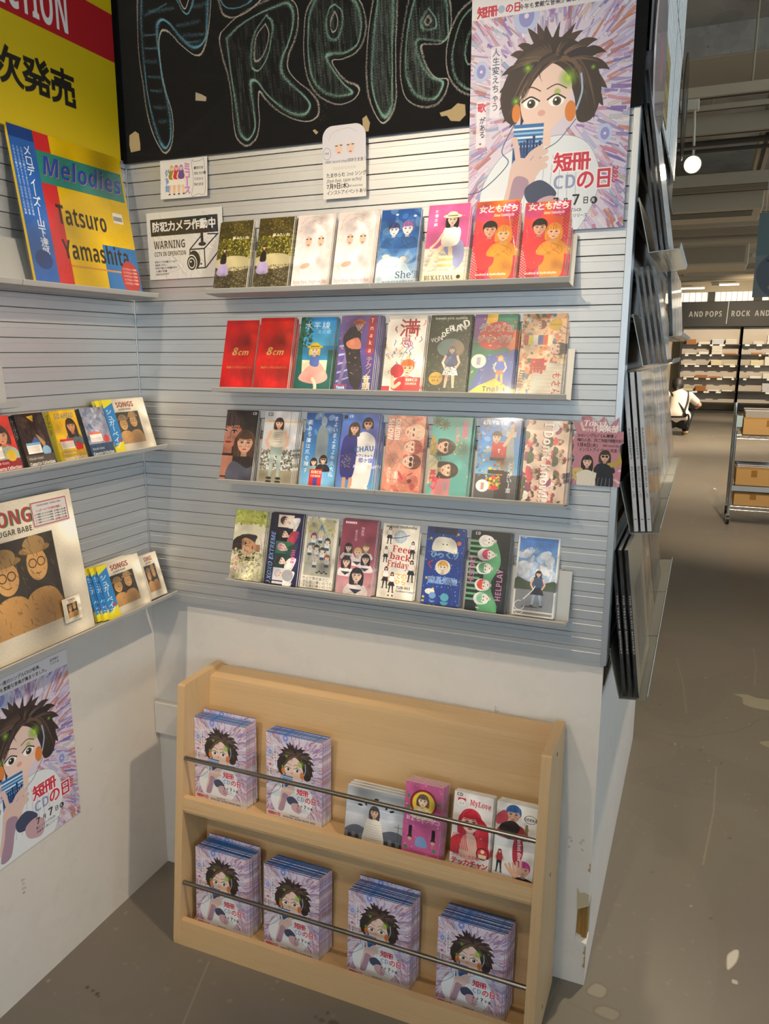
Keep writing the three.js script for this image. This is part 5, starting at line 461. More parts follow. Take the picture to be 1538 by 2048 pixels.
// polished concrete floor: 7 m x 7 m of it, with repairs, cracks, scuffs and stains
const FX = -2.5, FZ = 2.6, FS = 6.4;                               // texture starts at x = FX, z = FZ and runs FS metres right and away
const fp = (x, z) => [(x - FX) / FS * 2048, (FZ - z) / FS * 2048];
const floorTex = cv(2048, 2048, (c, W, H) => {
  rc(c, '#706a61', 0, 0, W, H);
  for (let i = 0; i < 320; i++) { c.globalAlpha = rnd(.04, .16); el(c, pick(['#7c766d', '#625c54', '#78726a', '#68625a', '#827c74', '#5a554e']), rnd(W), rnd(H), rnd(30, 190), rnd(20, 120), rnd(3)); }
  c.globalAlpha = 1; speckle(c, W, H, 9000, ['#6a6154', '#8e8578', '#777060', '#948b80'], .5, 2.2, .5); speckle(c, W, H, 420, ['#33302a', '#4a453c'], .6, 2.1, .8); speckle(c, W, H, 300, ['#b8b2a6', '#c9c3b6'], .5, 1.8, .7);
  for (let i = 0; i < 150; i++) streaks(c, W, H, 1, ['#a79f92', '#9c9386', '#5c554a'], rnd(40, 200), 1.3, .5, rnd(6.3));
  for (let i = 0; i < 16; i++) { let x = rnd(W), y = rnd(H), a = rnd(6.3); const p = [x, y]; for (let k = 0; k < 12; k++) { a += rnd(-.5, .5); x += Math.cos(a) * 28; y += Math.sin(a) * 28; p.push(x, y); } c.globalAlpha = .6; pl(c, null, p, '#4a443a', rnd(.8, 1.8)); c.globalAlpha = 1; }
  for (let i = 0; i < 22; i++) { c.globalAlpha = rnd(.1, .28); const [x, y] = [rnd(W), rnd(H)]; c.strokeStyle = '#4f483d'; c.lineWidth = rnd(1, 3); c.beginPath(); c.arc(x, y, rnd(60, 260), rnd(6), rnd(6)); c.stroke(); } c.globalAlpha = 1;
  const patch = (x, z, pts, col) => { const [u, v] = fp(x, z); blob(c, col, pts.map((q, i) => q * 1.15 + (i % 2 ? v : u)), '#6a6154', 1.2); };
  patch(1.60, -1.86, [-26, 2, -16, -4, -14, -24, 8, -30, 40, -26, 60, -6, 40, 6, 4, 2, -10, 8], '#8f8a79'); patch(1.66, -1.45, [-20, 0, 0, -14, 40, -12, 40, 8, 6, 12], '#8b8675');
  patch(1.466, -.245, [-3, -11, 2, -5, 5, 4, 5, 12, 1, 10, -3, 3], '#c9c4b8'); patch(1.472, -.175, [-2, -2, 2, -2, 2, 2, -2, 2], '#bdb7aa');
  patch(1.17, -.03, [-4, -5, 6, -6, 8, 3, 0, 5], '#8a867a'); patch(1.2, .03, [-6, -2, 6, -4, 9, 4, -2, 5], '#837e72');
  { const [u, v] = fp(.64, .285); c.globalAlpha = .75; el(c, '#4b4336', u + 5, v, 4, 2.6); el(c, '#4f4739', u - 4, v - 1, 2.6, 1.6); el(c, '#54493c', u - 9, v, 1.6, 1.2); c.globalAlpha = 1; }
  { const [u, v] = fp(.12, .42); for (const [a, b, r] of [[0, 0, 3.4], [-10, 2, 2.6], [5, -3, 2], [-22, 4, 3]]) el(c, '#3a3328', u + a * .5, v + b * .5, r * .45); }
  for (const [x0, z0, x1, z1] of [[.3, .24, .42, .7], [1.44, -1.2, 1.4, -.6], [1.27, -2.2, 1.33, -1.6], [1.62, -2.5, 1.6, -2]]) { const a = fp(x0, z0), b = fp(x1, z1); pl(c, null, [...a, (a[0] + b[0]) / 2 + 3, (a[1] + b[1]) / 2, ...b], '#8e8678', 1); }
}, { repeat: true });
M.floor = phys({ map: floorTex, roughness: 0.42, clearcoat: 0.25, clearcoatRoughness: 0.35 });

// ---------------------------------------------------------------- the shell of the shop
const CEIL = 3.2;
{
  const f = struct('floor', 'worn polished concrete floor'), g = new THREE.BoxGeometry(11, 0.1, 26).translate(3.5, -0.05, -7), p = g.attributes.position, uv = g.attributes.uv;
  for (let i = 0; i < p.count; i++) uv.setXY(i, (p.getX(i) - FX) / FS, 1 - (FZ - p.getZ(i)) / FS);
  part('slab', g, M.floor, f);
  const ce = struct('ceiling', 'concrete ceiling with beams and exposed services');
  part('slab', metreUV(bx(-2, CEIL, -20, 9, CEIL + 0.12, 6), .5), M.concrete, ce);
  // cross beams
  for (const [z, d, y] of [[-3.49, .55, 3.04], [-7.4, .6, 3.0], [-11.6, .6, 3.0], [-15.6, .6, 3.0]]) part('beam', bx(-2, y, z - d, 9, CEIL, z, .012), M.beige, ce);
  part('beam_face', metreUV(bx(-2, 3.045, -3.489, 9, CEIL, -3.475), .6), M.concrete, ce);
}
// slats: 30 mm pitch aluminium profile, tongue over a shadow gap
const SY0 = 0.8087, PITCH = 0.03, NS = 35;
const slatPts = [[-.006, .0009], [.0017, .0009], [.0020, .0013], [.0020, .0192], [.0016, .0197], [.0008, .0199], [.0008, .0291], [.0003, .0296], [-.006, .0296]];
function slatGeo(len) { const g = prism(slatPts, 0, len, 'x'), p = g.attributes.position, uv = g.attributes.uv; for (let i = 0; i < p.count; i++) uv.setXY(i, p.getX(i), p.getY(i) * 5); return g; }
{
  // back wall behind the disc singles, with the broken corner low on the right
  const w = struct('wall_back', 'white lower wall under silver slatwall');
  const body = new Brush(bx(-.15, 0, -.14, 1.147, CEIL, -.03)), hole = new Brush(prism([[1.1205, .118], [1.15, .108], [1.15, .213], [1.1215, .194]], -.075, .0, 'z'));
  body.updateMatrixWorld(); hole.updateMatrixWorld();
  const ev = new Evaluator(); ev.attributes = ['position', 'normal'];
  const cut = ev.evaluate(body, hole, SUBTRACTION); cut.geometry.clearGroups();
  part('plaster', metreUV(cut.geometry, .9), M.white, w);
  part('exposed_stud', bx(1.12, .10, -.076, 1.1445, .22, -.050), std(0x9c7436, .7), w); part('exposed_stud', bx(1.1325, .10, -.052, 1.1405, .22, -.046), std(0x8a6a34, .7), w);
  part('torn_paper', prism([[1.1195, .252], [1.1195, .243], [1.127, .2385], [1.136, .2425], [1.1465, .2395], [1.1465, .2135], [1.1215, .1945]], -.031, -.0292, 'z'), std(0xb9ad90, .8), w);
  for (const [x, y, h] of [[1.1462, .05, .03], [1.1462, .085, .02], [1.1462, .30, .02]]) part('chipped_edge', prism([[x - .006, y], [x, y - .004], [x, y + h], [x - .003, y + h * .8], [x - .002, y + h * .4]], -.030, -.0288, 'z'), std(0xa89064, .8), w);
  part('backing', bx(-.005, SY0, -.03, 1.143, SY0 + NS * PITCH + .015, -.006), M.gap, w);
  const g = slatGeo(1.1385);
  for (let i = 0; i < NS; i++) part('slat', g, M.alu, w, [.004, SY0 + i * PITCH, 0]);
  part('top_strip', bx(.004, SY0 + NS * PITCH + .001, -.01, 1.1425, SY0 + NS * PITCH + .018, .002), M.alu, w);
  part('end_post', bx(1.1427, SY0 - .004, -.045, 1.1552, 1.873, .006, .0012), M.post, w);
  part('corner_strip', bx(-.004, SY0, -.005, .0035, 1.871, .0045, .001), M.post, w);
  part('rail', bx(-.03, .411, -.03, 1.06, .503, -.012, .003), M.white, w);
  // left wall
  const l = struct('wall_left', 'white lower wall under silver slatwall beside the corner');
  part('plaster', metreUV(bx(-.15, 0, -.03, -.03, CEIL, 4.4), .9), M.white, l);
  part('backing', bx(-.03, SY0, .005, -.006, SY0 + NS * PITCH + .015, 2.4), M.gap, l);
  const g2 = slatGeo(2.3); g2.rotateY(Math.PI / 2).translate(0, 0, 2.3);
  for (let i = 0; i < NS; i++) part('slat', g2, M.alu, l, [0, SY0 + i * PITCH, .005]);
  part('top_strip', bx(-.01, SY0 + NS * PITCH + .001, .005, .002, SY0 + NS * PITCH + .018, 2.3), M.alu, l);
  // aisle side of the partition
  const a = struct('wall_aisle', 'grey panelled partition side along the aisle');
  part('panel', bx(.9, 0, -1.3, 1.147, CEIL, -.14), M.white, a);
  part('backing', bx(1.147, .74, -1.28, 1.149, 2.5, -.046), M.black, a);
  const g3 = prism([[1.149, .002], [1.155, .002], [1.156, .018], [1.149, .026]], -1.28, -.046, 'z');
  for (let i = 0; i < 16; i++) part('slat', g3, M.satin, a, [0, .78 + i * .1, 0]);
  // the rest of the room
  const r = struct('wall_right', 'window wall along the far side of the hall'), RX = 4.7;
  part('plaster', bx(RX, 0, -19.2, RX + .15, .75, 4.4), M.white, r); part('plaster', bx(RX, 2.8, -19.2, RX + .15, CEIL, 4.4), M.white, r);
  const bays = [4.4, 1.6, -1.2, -4.0, -6.8, -9.6, -12.4, -15.2, -18.6];
  bays.forEach((z, i) => { part('pier', bx(RX, .75, z - .3, RX + .15, 2.8, z), M.white, r); if (i === bays.length - 1) return; const w5 = struct('window_' + (20 + i)); part('pane', bx(RX + .06, .75, bays[i + 1], RX + .066, 2.8, z - .3), M.jewel, w5); for (const q of [z - .34, (z - .3 + bays[i + 1]) / 2 - .02, bays[i + 1]]) part('frame', bx(RX + .04, .75, q, RX + .1, 2.8, q + .04), M.satin, w5); });
  part('pier', bx(RX, .75, -19.2, RX + .15, 2.8, -18.6), M.white, r);
  const fr = struct('wall_front', 'shop front with large windows behind the viewer');
  part('plaster', bx(-.15, 0, 4.4, 4.85, .8, 4.55), M.white, fr); part('plaster', bx(-.15, 2.25, 4.4, 4.85, CEIL, 4.55), M.white, fr);
  for (const [x0, x1] of [[-.15, .2], [2.1, 2.5], [4.5, 4.85]]) part('pier', bx(x0, .8, 4.4, x1, 2.25, 4.55), M.white, fr);
  for (const [i, x0, x1] of [[1, .2, 2.1], [2, 2.5, 4.5]]) {
    const w3 = struct('window_' + i); part('pane', bx(x0, .8, 4.47, x1, 2.25, 4.476), M.jewel, w3);
    for (const x of [x0, (x0 + x1) / 2 - .02, x1 - .04]) part('frame', bx(x, .8, 4.45, x + .04, 2.25, 4.5), M.satin, w3);
  }
  // far end of the shop with high windows
  const b = struct('wall_far', 'far end wall with a band of high windows');
  const zf = -19.05; part('plaster', bx(-2, 0, zf - .15, 4.85, 2.58, zf), M.beige, b); part('plaster', bx(-2, 2.83, zf - .15, 4.85, CEIL, zf), M.beige, b);
  for (const [x0, x1] of [[-2, .2], [1.16, 1.32], [2.16, 2.34], [3.3, 3.5], [4.5, 4.85]]) part('pier', bx(x0, 2.58, zf - .15, x1, 2.83, zf), std(0x4a4844, .7), b);
  let n = 4;
  for (const [x0, x1] of [[.2, 1.16], [1.32, 2.16], [2.34, 3.3], [3.5, 4.5]]) {
    const w4 = struct('window_' + n++); part('frosted_pane', bx(x0, 2.58, zf - .09, x1, 2.83, zf - .08), phys({ color: 0xfff6e6, transmission: .75, thickness: 0, roughness: .9 }), w4);
    for (let i = 1; i < 7; i++) part('glazing_bar', bx(x0 + (x1 - x0) * i / 7 - .006, 2.58, zf - .08, x0 + (x1 - x0) * i / 7 + .006, 2.83, zf - .06), M.beige, w4);
  }
const lw = struct('wall_hall', 'far side wall of the sales hall'); part('plaster', bx(-2.15, 0, -19.2, -2, CEIL, -.1), M.beige, lw); part('plaster', bx(-2.15, 0, -.14, -.15, CEIL, -.03), M.beige, lw);
}
// ---------------------------------------------------------------- things on the back wall
const LEAN = 0.288, CW = 0.086, CH = 0.168, CT = 0.0045;
// chalkboard and its frame edge
{
  const t = thing('chalkboard', 'black chalkboard with green and blue chalk lettering above the slatwall', 'chalkboard', [-.02, 1.8705, .0065]);
  const g = new THREE.PlaneGeometry(1.178, .752).translate(.589, .376, .0042); part('writing_surface', g, M.chalk, t);
  part('board', bx(0, 0, 0, 1.1745, .9, .004), M.black, t);
}
// yellow sale board on the left wall
{
  const tex = cv(900, 900, (c, W, H) => { rc(c, '#c4a900', 0, 0, W, H); rc(c, '#a8121b', 0, H * .662, W, H * .108); tx(c, 'COLLECTION', W * .853, H * .757, H * .115, '#d9d6d2', { align: 'right', sx: .5 }); jp(c, '名作が続々順', W * .09, H * .835, H * .075, '#16130c', { lw: .13, adv: 1.03 }); jp(c, '次発売', W * .624, H * .838, H * .076, '#16130c', { lw: .135, adv: 1.03 }); });
  const t = thing('sale_board', 'large yellow board with a red band and heavy black lettering', 'sign', [0, 1.868, .036]);
  part('board', bx(.0055, 0, 0, .0165, .9, .9, .001), std(0xc9ae00, .5), t);
  part('print', new THREE.PlaneGeometry(.9, .9).rotateY(Math.PI / 2).translate(.017, .45, .45), std(0xffffff, .5, 0, { map: tex }), t);
}
// bent sheet-metal display shelves; profile in [out, up]
const TRAY = { back: [[.010, .098], [.035, 0]], base: [[.035, 0], [.088, .005]], lip: [[.088, .005], [.0905, .0135]] };
function shelfThing(label, pos, len, turn, group, mat = M.tray, name = 'display_shelf', deep = true) {
  const t = thing(name, label, 'shelf', pos, group); t.rotation.y = turn;
  if (!deep) { part('back_plate', sheet([[.008, .186], [.02, 0]], .0014, 0, len), mat, t); part('base_plate', sheet([[.02, 0], [.052, .004]], .0014, 0, len), mat, t); part('front_lip', sheet([[.052, .004], [.0545, .015]], .0014, 0, len), mat, t); return t; }
  part('back_plate', sheet(TRAY.back, .0014, 0, len), mat, t); part('base_plate', sheet(TRAY.base, .0014, 0, len), mat, t);
  part('front_lip', sheet([[.0865, .0052], [.088, .005], [.0905, .0135], [.0895, .0142]], .0014, 0, len), mat, t); part('hook_flange', bx(.02, .094, .004, len - .02, .1, .011), mat, t);
  return t;
}
const ROWY = [1.561, 1.349, 1.141, .903], ROWX = [.268, .274, .279, .291], ORD = ['top', 'second', 'third', 'bottom'];
ROWY.forEach((y, r) => { for (let k = 0; k < 2; k++) shelfThing(`grey metal shelf, ${ORD[r]} row, its ${k ? 'outer half by the wall end' : 'inner half toward the corner'}`, [ROWX[r] + k * .3945, y, 0], .393, 0, 'disc single shelves'); });

// disc singles: card in a clear plastic sleeve, stacked leaning on the shelf backs
const cardG = (w, h, t) => new THREE.BoxGeometry(w, h, t).translate(0, h / 2, t / 2);
const singleCard = cardG(CW, CH, CT * .8), sleeveG = new THREE.BoxGeometry(CW + .0036, CH + .004, CT * .98).translate(0, CH / 2 + .001, CT / 2);
const SINGLES = [
  [['pond', 'CD single with lilac-skirted woman by green pond', .305, 3], ['pond', 0, .4103, 4], ['veil', 'pale CD single with two white-veiled women', .5061, 4], ['veil', 0, .6031, 4], ['shell', 'blue CD single with two people in blue sweaters', .6986, 3], ['girl', 'pink CD single with a drawn girl in a straw hat', .8046, 5], ['duo', 'red and orange CD single with two women embracing', .9032, 5], ['duo', 0, .9985, 4]],
  [['red', 'plain red CD single with gold 8cm lettering', .3091, 2], ['red', 0, .4057, 4], ['sea', 'CD single with drawn blond girl by the sea', .5083, 4], ['techno', 'purple CD single with red lettered discs down one edge', .6112, 6], ['manten', 'white CD single with streamers and a woman in red', .7161, 4], ['wonder', 'dark green CD single with a woman under an umbrella', .8107, 4], ['jungle', 'multicoloured CD single with jagged black lettering on red', .9042, 4], ['collage', 'sideways collage CD single with a gold seal', 1.0004, 3]],
  [['faces', 'CD single with two faces in close-up', .3022, 3], ['swing', 'CD single with a woman in flared jeans at a swing', .4099, 4], ['daibutsu', 'blue CD single with a tall stone statue', .5149, 3], ['chau', 'blue CD single with a couple in white and navy', .6097, 5], ['pinkshow', 'salmon pink sideways CD single with glittering faces', .7143, 3], ['lateal', 'teal sideways CD single with palms and sunglasses', .8178, 4], ['lily', 'CD single with a woman in red before a tower', .92, 4], ['dontknow', 'sideways CD single crowded with small portraits', 1.0167, 4]],
  [['flower', 'sideways CD single with a woman among pale flowers', .3174, 3], ['rush', 'dark CD single with a column of portraits', .4175, 4], ['band', 'cream bordered CD single with a drawn school group', .5045, 2], ['sailor', 'wine red CD single with six girls in sailor blouses', .6045, 4], ['feedback', 'cream CD single with red lettering and small dancers', .7008, 2], ['cosmos', 'royal blue CD single with cartoon stars and planets', .8065, 3], ['replay', 'black and green striped CD single with drawn faces', .9071, 4], ['jumpsky', 'white bordered CD single with leaping figure under clouds', 1.0069, 2]],
];
const firstOf = {};
SINGLES.forEach((row, r) => {
  let lab = '';
  row.forEach(([key, label, x, n]) => {
    const second = !label; lab = label || lab; const twin = ['pond', 'veil', 'duo', 'red'].includes(key) ? (second ? ', stack farther from the corner' : ', stack nearer the corner') : ', ' + ORD[r] + ' shelf';
    for (let i = 0; i < n; i++) {
      let o = firstOf[key]; const last = i === n - 1, full = (last ? 'front ' : 'hind ') + lab + twin, grp = last ? undefined : 'hind copies: ' + lab + twin;
      if (!o) {
        o = firstOf[key] = thing('disc_single', full, 'CD single', [0, 0, 0], grp); const m = cover(key);
        part('printed_card', singleCard, [M.edge, M.edge, M.edge, M.edge, m, M.edge], o); part('plastic_sleeve', sleeveG, M.clear, o);
      } else { o = copyOf(o, full, grp); if (!grp) delete o.userData.group; }
      const out = .0405 + i * .0049, jx = i < n - 1 ? (n - 1 - i) * .0016 + rnd(-.0008, .0012) : 0;
      o.position.set(x + jx, ROWY[r] + .0018 + (out - .035) / .053 * .005 + (i < n - 1 ? rnd(.0015) : 0), out); o.rotation.set(-LEAN, i < n - 1 ? rnd(-.006, .006) : 0, 0);
    }
  });
});
// sheets and cards fixed to the slats
function flatSheet(name, label, category, w, h, draw, pos, { px = 700, rotZ = 0, rotY = 0, curl = 0, th = .0006, mat = {}, shape } = {}) {
  const t = thing(name, label, category, pos); t.rotation.set(0, rotY, rotZ);
  const cw = Math.round(Math.min(900, w * px * 6)), chh = Math.round(cw * h / w), tex = draw.isTexture ? draw : cv(cw, chh, draw);
  let g;
  if (shape) { g = new THREE.ExtrudeGeometry(new THREE.Shape(shape.map(([a, b]) => new THREE.Vector2(a * w, b * h))), { depth: th, bevelEnabled: false }); const p = g.attributes.position, uv = g.attributes.uv; for (let i = 0; i < p.count; i++) uv.setXY(i, p.getX(i) / w + .5, p.getY(i) / h); }
  else { g = new THREE.BoxGeometry(w, h, th, 10, 6, 1).translate(0, h / 2, th / 2); const p = g.attributes.position; for (let i = 0; i < p.count; i++) { const u = p.getX(i) / w, v = p.getY(i) / h; p.setZ(i, p.getZ(i) + curl * (u * u * 1.2 + (1 - v) ** 2 * .8)); } g.computeVertexNormals(); }
  part('printed_sheet', g, phys({ map: tex, roughness: .5, ...mat }), t);
  return t;
}
flatSheet('event_poster', 'tall illustrated event poster overlapping the chalkboard at the wall end', 'poster', .297, .42, posterTex, [.9885, 1.6665, .0118], { curl: .001 });
flatSheet('event_poster', 'illustrated event poster on the white wall below the slatted shelves', 'poster', .297, .42, posterTex, [-.029, .3435, .4275], { rotY: Math.PI / 2, curl: .0012 });
flatSheet('drawn_card', 'small white card with three sketched girls and pink lettering', 'card', .128, .084, (c, W, H) => {
  rc(c, '#dcdad8', 0, 0, W, H); jp(c, '体育館', W * .1, H * .24, H * .17, '#7a98c8', { v: true, lw: .2, adv: 1.2 }); jp(c, 'ミコース', W * .5, H * .1, H * .2, '#c888b8', { v: true, lw: .22, adv: 1 });
  for (const [x, k, q] of [[.24, '#8a8430', '#c8b060'], [.34, '#c8303c', '#d85078'], [.44, '#6a4a8c', '#9a88b8']]) figure(c, W * x, H * .9, H * .75, { hair: q, top: k, low: '#e8e0d8', skirt: true, legs: '#e8b888', skin: '#f0cdb0' });
  blob(c, null, [W * .67, H * .2, W * .68, H * .05, W * .72, H * .1, W * .86, H * .08, W * .92, H * .04, W * .94, H * .2, W * .95, H * .9, W * .8, H * .93, W * .67, H * .96, W * .7, H * .6], '#222', 2.5);
  ['夢見の女', '私たちの歌', 'てのひら', 'そのまま'].forEach((s, i) => jp(c, s, W * .71, H * (.22 + i * .14), H * .08, '#222', { lw: .1 }));
}, [.168, 1.7838, .0055], { rotZ: -.005, curl: .006 });
flatSheet('camera_warning_sign', 'white laminated security camera warning sign', 'sign', .21, .15, (c, W, H) => {
  rc(c, '#d6d5d2', 0, 0, W, H); rc(c, '#1f1f20', W * .05, H * .1, W * .89, H * .25); jp(c, '防犯カメラ作動中', W * .07, H * .14, W * .104, '#e2e1de', { lw: .145, adv: 1.02 });
  tx(c, 'WARNING', W * .08, H * .54, H * .165, '#3a3838', { sx: .74 }); tx(c, 'CCTV IN OPERATION', W * .08, H * .65, H * .092, '#2f2e2e', { w: W * .43 });
  for (let i = 0; i < 5; i++) jp(c, ['防犯カメラを作動しています', 'ご用心ください', '店内の安全のため作動中です', '人の動きを作動', '女性の日は下です'][i], W * .08, H * (.72 + i * .046), H * .032, '#333', { lw: .12 });
  c.strokeStyle = '#1f1f20'; c.lineWidth = W * .014; pl(c, null, [W * .56, H * .58, W * .75, H * .58, W * .75, H * .86, W * .56, H * .86, W * .56, H * .58], '#1f1f20', W * .014); pl(c, null, [W * .56, H * .58, W * .72, H * .39], '#1f1f20', W * .014); pl(c, null, [W * .75, H * .58, W * .93, H * .38, W * .8, H * .37], '#1f1f20', W * .014); pl(c, null, [W * .76, H * .86, W * .94, H * .62], '#1f1f20', W * .014);
  rc(c, '#22222a', W * .71, H * .33, W * .035, H * .17); el(c, '#22222a', W * .727, H * .51, W * .05, H * .03); el(c, '#1f1f20', W * .61, H * .74, W * .08, H * .14); el(c, '#d6d5d2', W * .575, H * .78, W * .072, H * .125); el(c, '#1f1f20', W * .575, H * .78, W * .06, H * .105); el(c, '#d6d5d2', W * .575, H * .78, W * .046, H * .08); el(c, '#1f1f20', W * .575, H * .78, W * .036, H * .062); el(c, '#e8e8e8', W * .565, H * .76, W * .01); el(c, '#1f1f20', W * .7, H * .8, W * .011);
}, [.162, 1.6085, .0058], { rotZ: .012, mat: { clearcoat: 1, clearcoatRoughness: .06, bumpMap: M.clear.bumpMap, bumpScale: .002 } });
const arch = (() => { const p = [[-.5, 0], [.5, 0], [.5, .82]]; for (let i = 0; i <= 8; i++) { const a = i / 8 * Math.PI / 2; p.push([.5 - .24 * (1 - Math.cos(a)), .82 + .17 * Math.sin(a)]); } for (let i = 0; i <= 8; i++) { const a = Math.PI / 2 - i / 8 * Math.PI / 2; p.push([-.5 + .24 * (1 - Math.cos(a)), .82 + .17 * Math.sin(a)]); } return p; })();
flatSheet('handwritten_card', 'white arch-topped card with two pale faces and handwriting', 'card', .0985, .143, (c, W, H) => {
  rc(c, '#d5d3dc', 0, 0, W, H * .55); rc(c, '#dedcd8', 0, H * .52, W, H * .48); for (const x of [.38, .65]) { el(c, '#e0c4b4', W * x, H * .33, W * .085, H * .075); el(c, '#5a504a', W * (x - .055), H * .285, W * .035, H * .008); el(c, '#5a504a', W * (x + .055), H * .28, W * .035, H * .008); el(c, '#b5605a', W * x, H * .375, W * .035, H * .008); }
  curve(c, '#a89468', 2, [W * .15, H * .2, W * .25, H * .1, W * .6, H * .06, W * .8, H * .12]); c.strokeStyle = '#333'; c.lineWidth = 2; c.beginPath(); c.ellipse(W * .1, H * .38, W * .09, H * .08, 0, 0, 7); c.stroke(); tx(c, 'me', W * .04, H * .39, H * .05, '#333', { bold: false, italic: true });
  tx(c, 'HMV record shop', W * .05, H * .51, H * .05, '#333', { bold: false, italic: true, w: W * .52 }); jp(c, '渋谷さまへ！', W * .58, H * .465, H * .05, '#333', { lw: .09 }); tx(c, 'TAMAYURAM', W * .5, H * .61, H * .06, '#c9c7c6', { align: 'center', w: W * .6 });
  jp(c, 'たまゆらむ 2nd シングル', W * .08, H * .645, H * .062, '#26242a', { lw: .1, adv: .98, bold: false }); tx(c, '[bye bye, tape echo]', W * .08, H * .775, H * .062, '#26242a', { bold: false, italic: true, w: W * .82 }); jp(c, '7月9日(水)', W * .08, H * .79, H * .075, '#26242a', { lw: .14 }); tx(c, 'HMV record shop', W * .58, H * .855, H * .04, '#26242a', { bold: false, w: W * .34 }); jp(c, 'インストアイベントあります！', W * .08, H * .885, H * .06, '#26242a', { lw: .1, adv: .97 });
}, [.5725, 1.7555, .0125], { shape: arch, rotZ: .004 });
// pink star-edged card hung at the wall end
{
  const pts = [[-.5, 0], [.47, .0], [.49, .36], [.42, .58], [.5, .62], [.49, .78], [.40, .77], [.38, .97], [.2, .84], [.1, .98], [-.03, .88], [-.16, .98], [-.33, .97], [-.34, .88], [-.5, .9], [-.42, .74], [-.5, .66], [-.46, .55], [-.5, .45], [-.42, .38], [-.5, .27]];
  flatSheet('starburst_card', 'pink star-edged card with handwriting and a posing couple', 'card', .098, .14, (c, W, H) => {
    rc(c, '#b8808c', 0, 0, W, H); for (let i = 0; i < 18; i++) { const a = i / 18 * 6.28; pl(c, 'rgba(232,206,208,.7)', [W * .5, H * .75, W * .5 + Math.cos(a) * W, H * .75 + Math.sin(a) * H, W * .5 + Math.cos(a + .07) * W, H * .75 + Math.sin(a + .07) * H]); } blob(c, '#b8808c', [W * .06, H * .3, W * .5, H * .2, W * .95, H * .3, W * .95, H * .75, W * .5, H * .8, W * .05, H * .75]);
    tx(c, 'Tokyo', W * .2, H * .16, H * .11, '#f0e4e0', { italic: true, font: 'serif' }); jp(c, 'かけひき', W * .2, H * .19, H * .045, '#f0e4e0', { lw: .12 }); jp(c, '倶楽部', W * .47, H * .14, H * .1, '#f0e4e0', { lw: .12 });
    jp(c, '3rdシングル「I.A.慕情」', W * .1, H * .265, H * .052, '#2a2024', { lw: .11, adv: .92 }); jp(c, '俺の人生、石ころ〜函館港まで', W * .1, H * .33, H * .05, '#2a2024', { lw: .11, adv: .92 }); jp(c, '7月8日(火)', W * .1, H * .395, H * .06, '#2a2024', { lw: .14 }); tx(c, 'HMV record shop', W * .6, H * .44, H * .045, '#2a2024', { w: W * .34, italic: true }); jp(c, 'インストアイベント出演！', W * .14, H * .465, H * .05, '#2a2024', { lw: .11, adv: .95 });
    face(c, W * .32, H * .66, W * .09, { hair: '#2c2220', skin: '#e4bca4', top: '#d8d0bc', long: 1.9 }); face(c, W * .66, H * .58, W * .09, { hair: '#3a2a20', skin: '#d8ac90', top: '#20222a', glasses: true, long: 1.2 }); curve(c, '#b09848', W * .1, [W * .75, H * .7, W * .92, H * .66, W * .96, H * .56]); curve(c, '#c8b070', W * .08, [W * .2, H * .78, W * .04, H * .8, W * .1, H * .9]); blob(c, '#d8d0c0', [W * .14, H, W * .2, H * .8, W * .42, H * .8, W * .48, H]); blob(c, '#1c1e26', [W * .52, H, W * .56, H * .72, W * .78, H * .72, W * .84, H]); for (let i = 0; i < 12; i++) curve(c, 'rgba(240,230,235,.8)', 2, [W * (.05 + i * .08), H, W * (.1 + i * .075), H * .93, W * (.14 + i * .07), H * .88]);
  }, [1.1135, 1.1815, .012], { shape: pts });
}
// ---------------------------------------------------------------- left wall: shelves and records (shelf x runs along +z, leaning toward the wall)
const LROW = [1.5605, 1.2045, .8275];
const turnL = Math.PI / 2;
for (const [r, z0, what] of [[0, .0205, 'upper'], [1, .018, 'middle'], [2, .013, 'lowest']]) for (let k = 0; k < 2; k++) {
  const t = shelfThing(`grey metal ${what} shelf of the side wall, ${k ? 'beyond' : 'next to'} the corner length`, [0, LROW[r], z0 + .3985 * (k + 1)], .397, turnL, 'side wall shelves');
}
shelfThing('grey metal short shelf of the side wall, carrying a pale record sleeve', [0, 1.33, .42 + .4], .4, turnL, 'side wall shelves', M.tray, 'display_shelf', false);
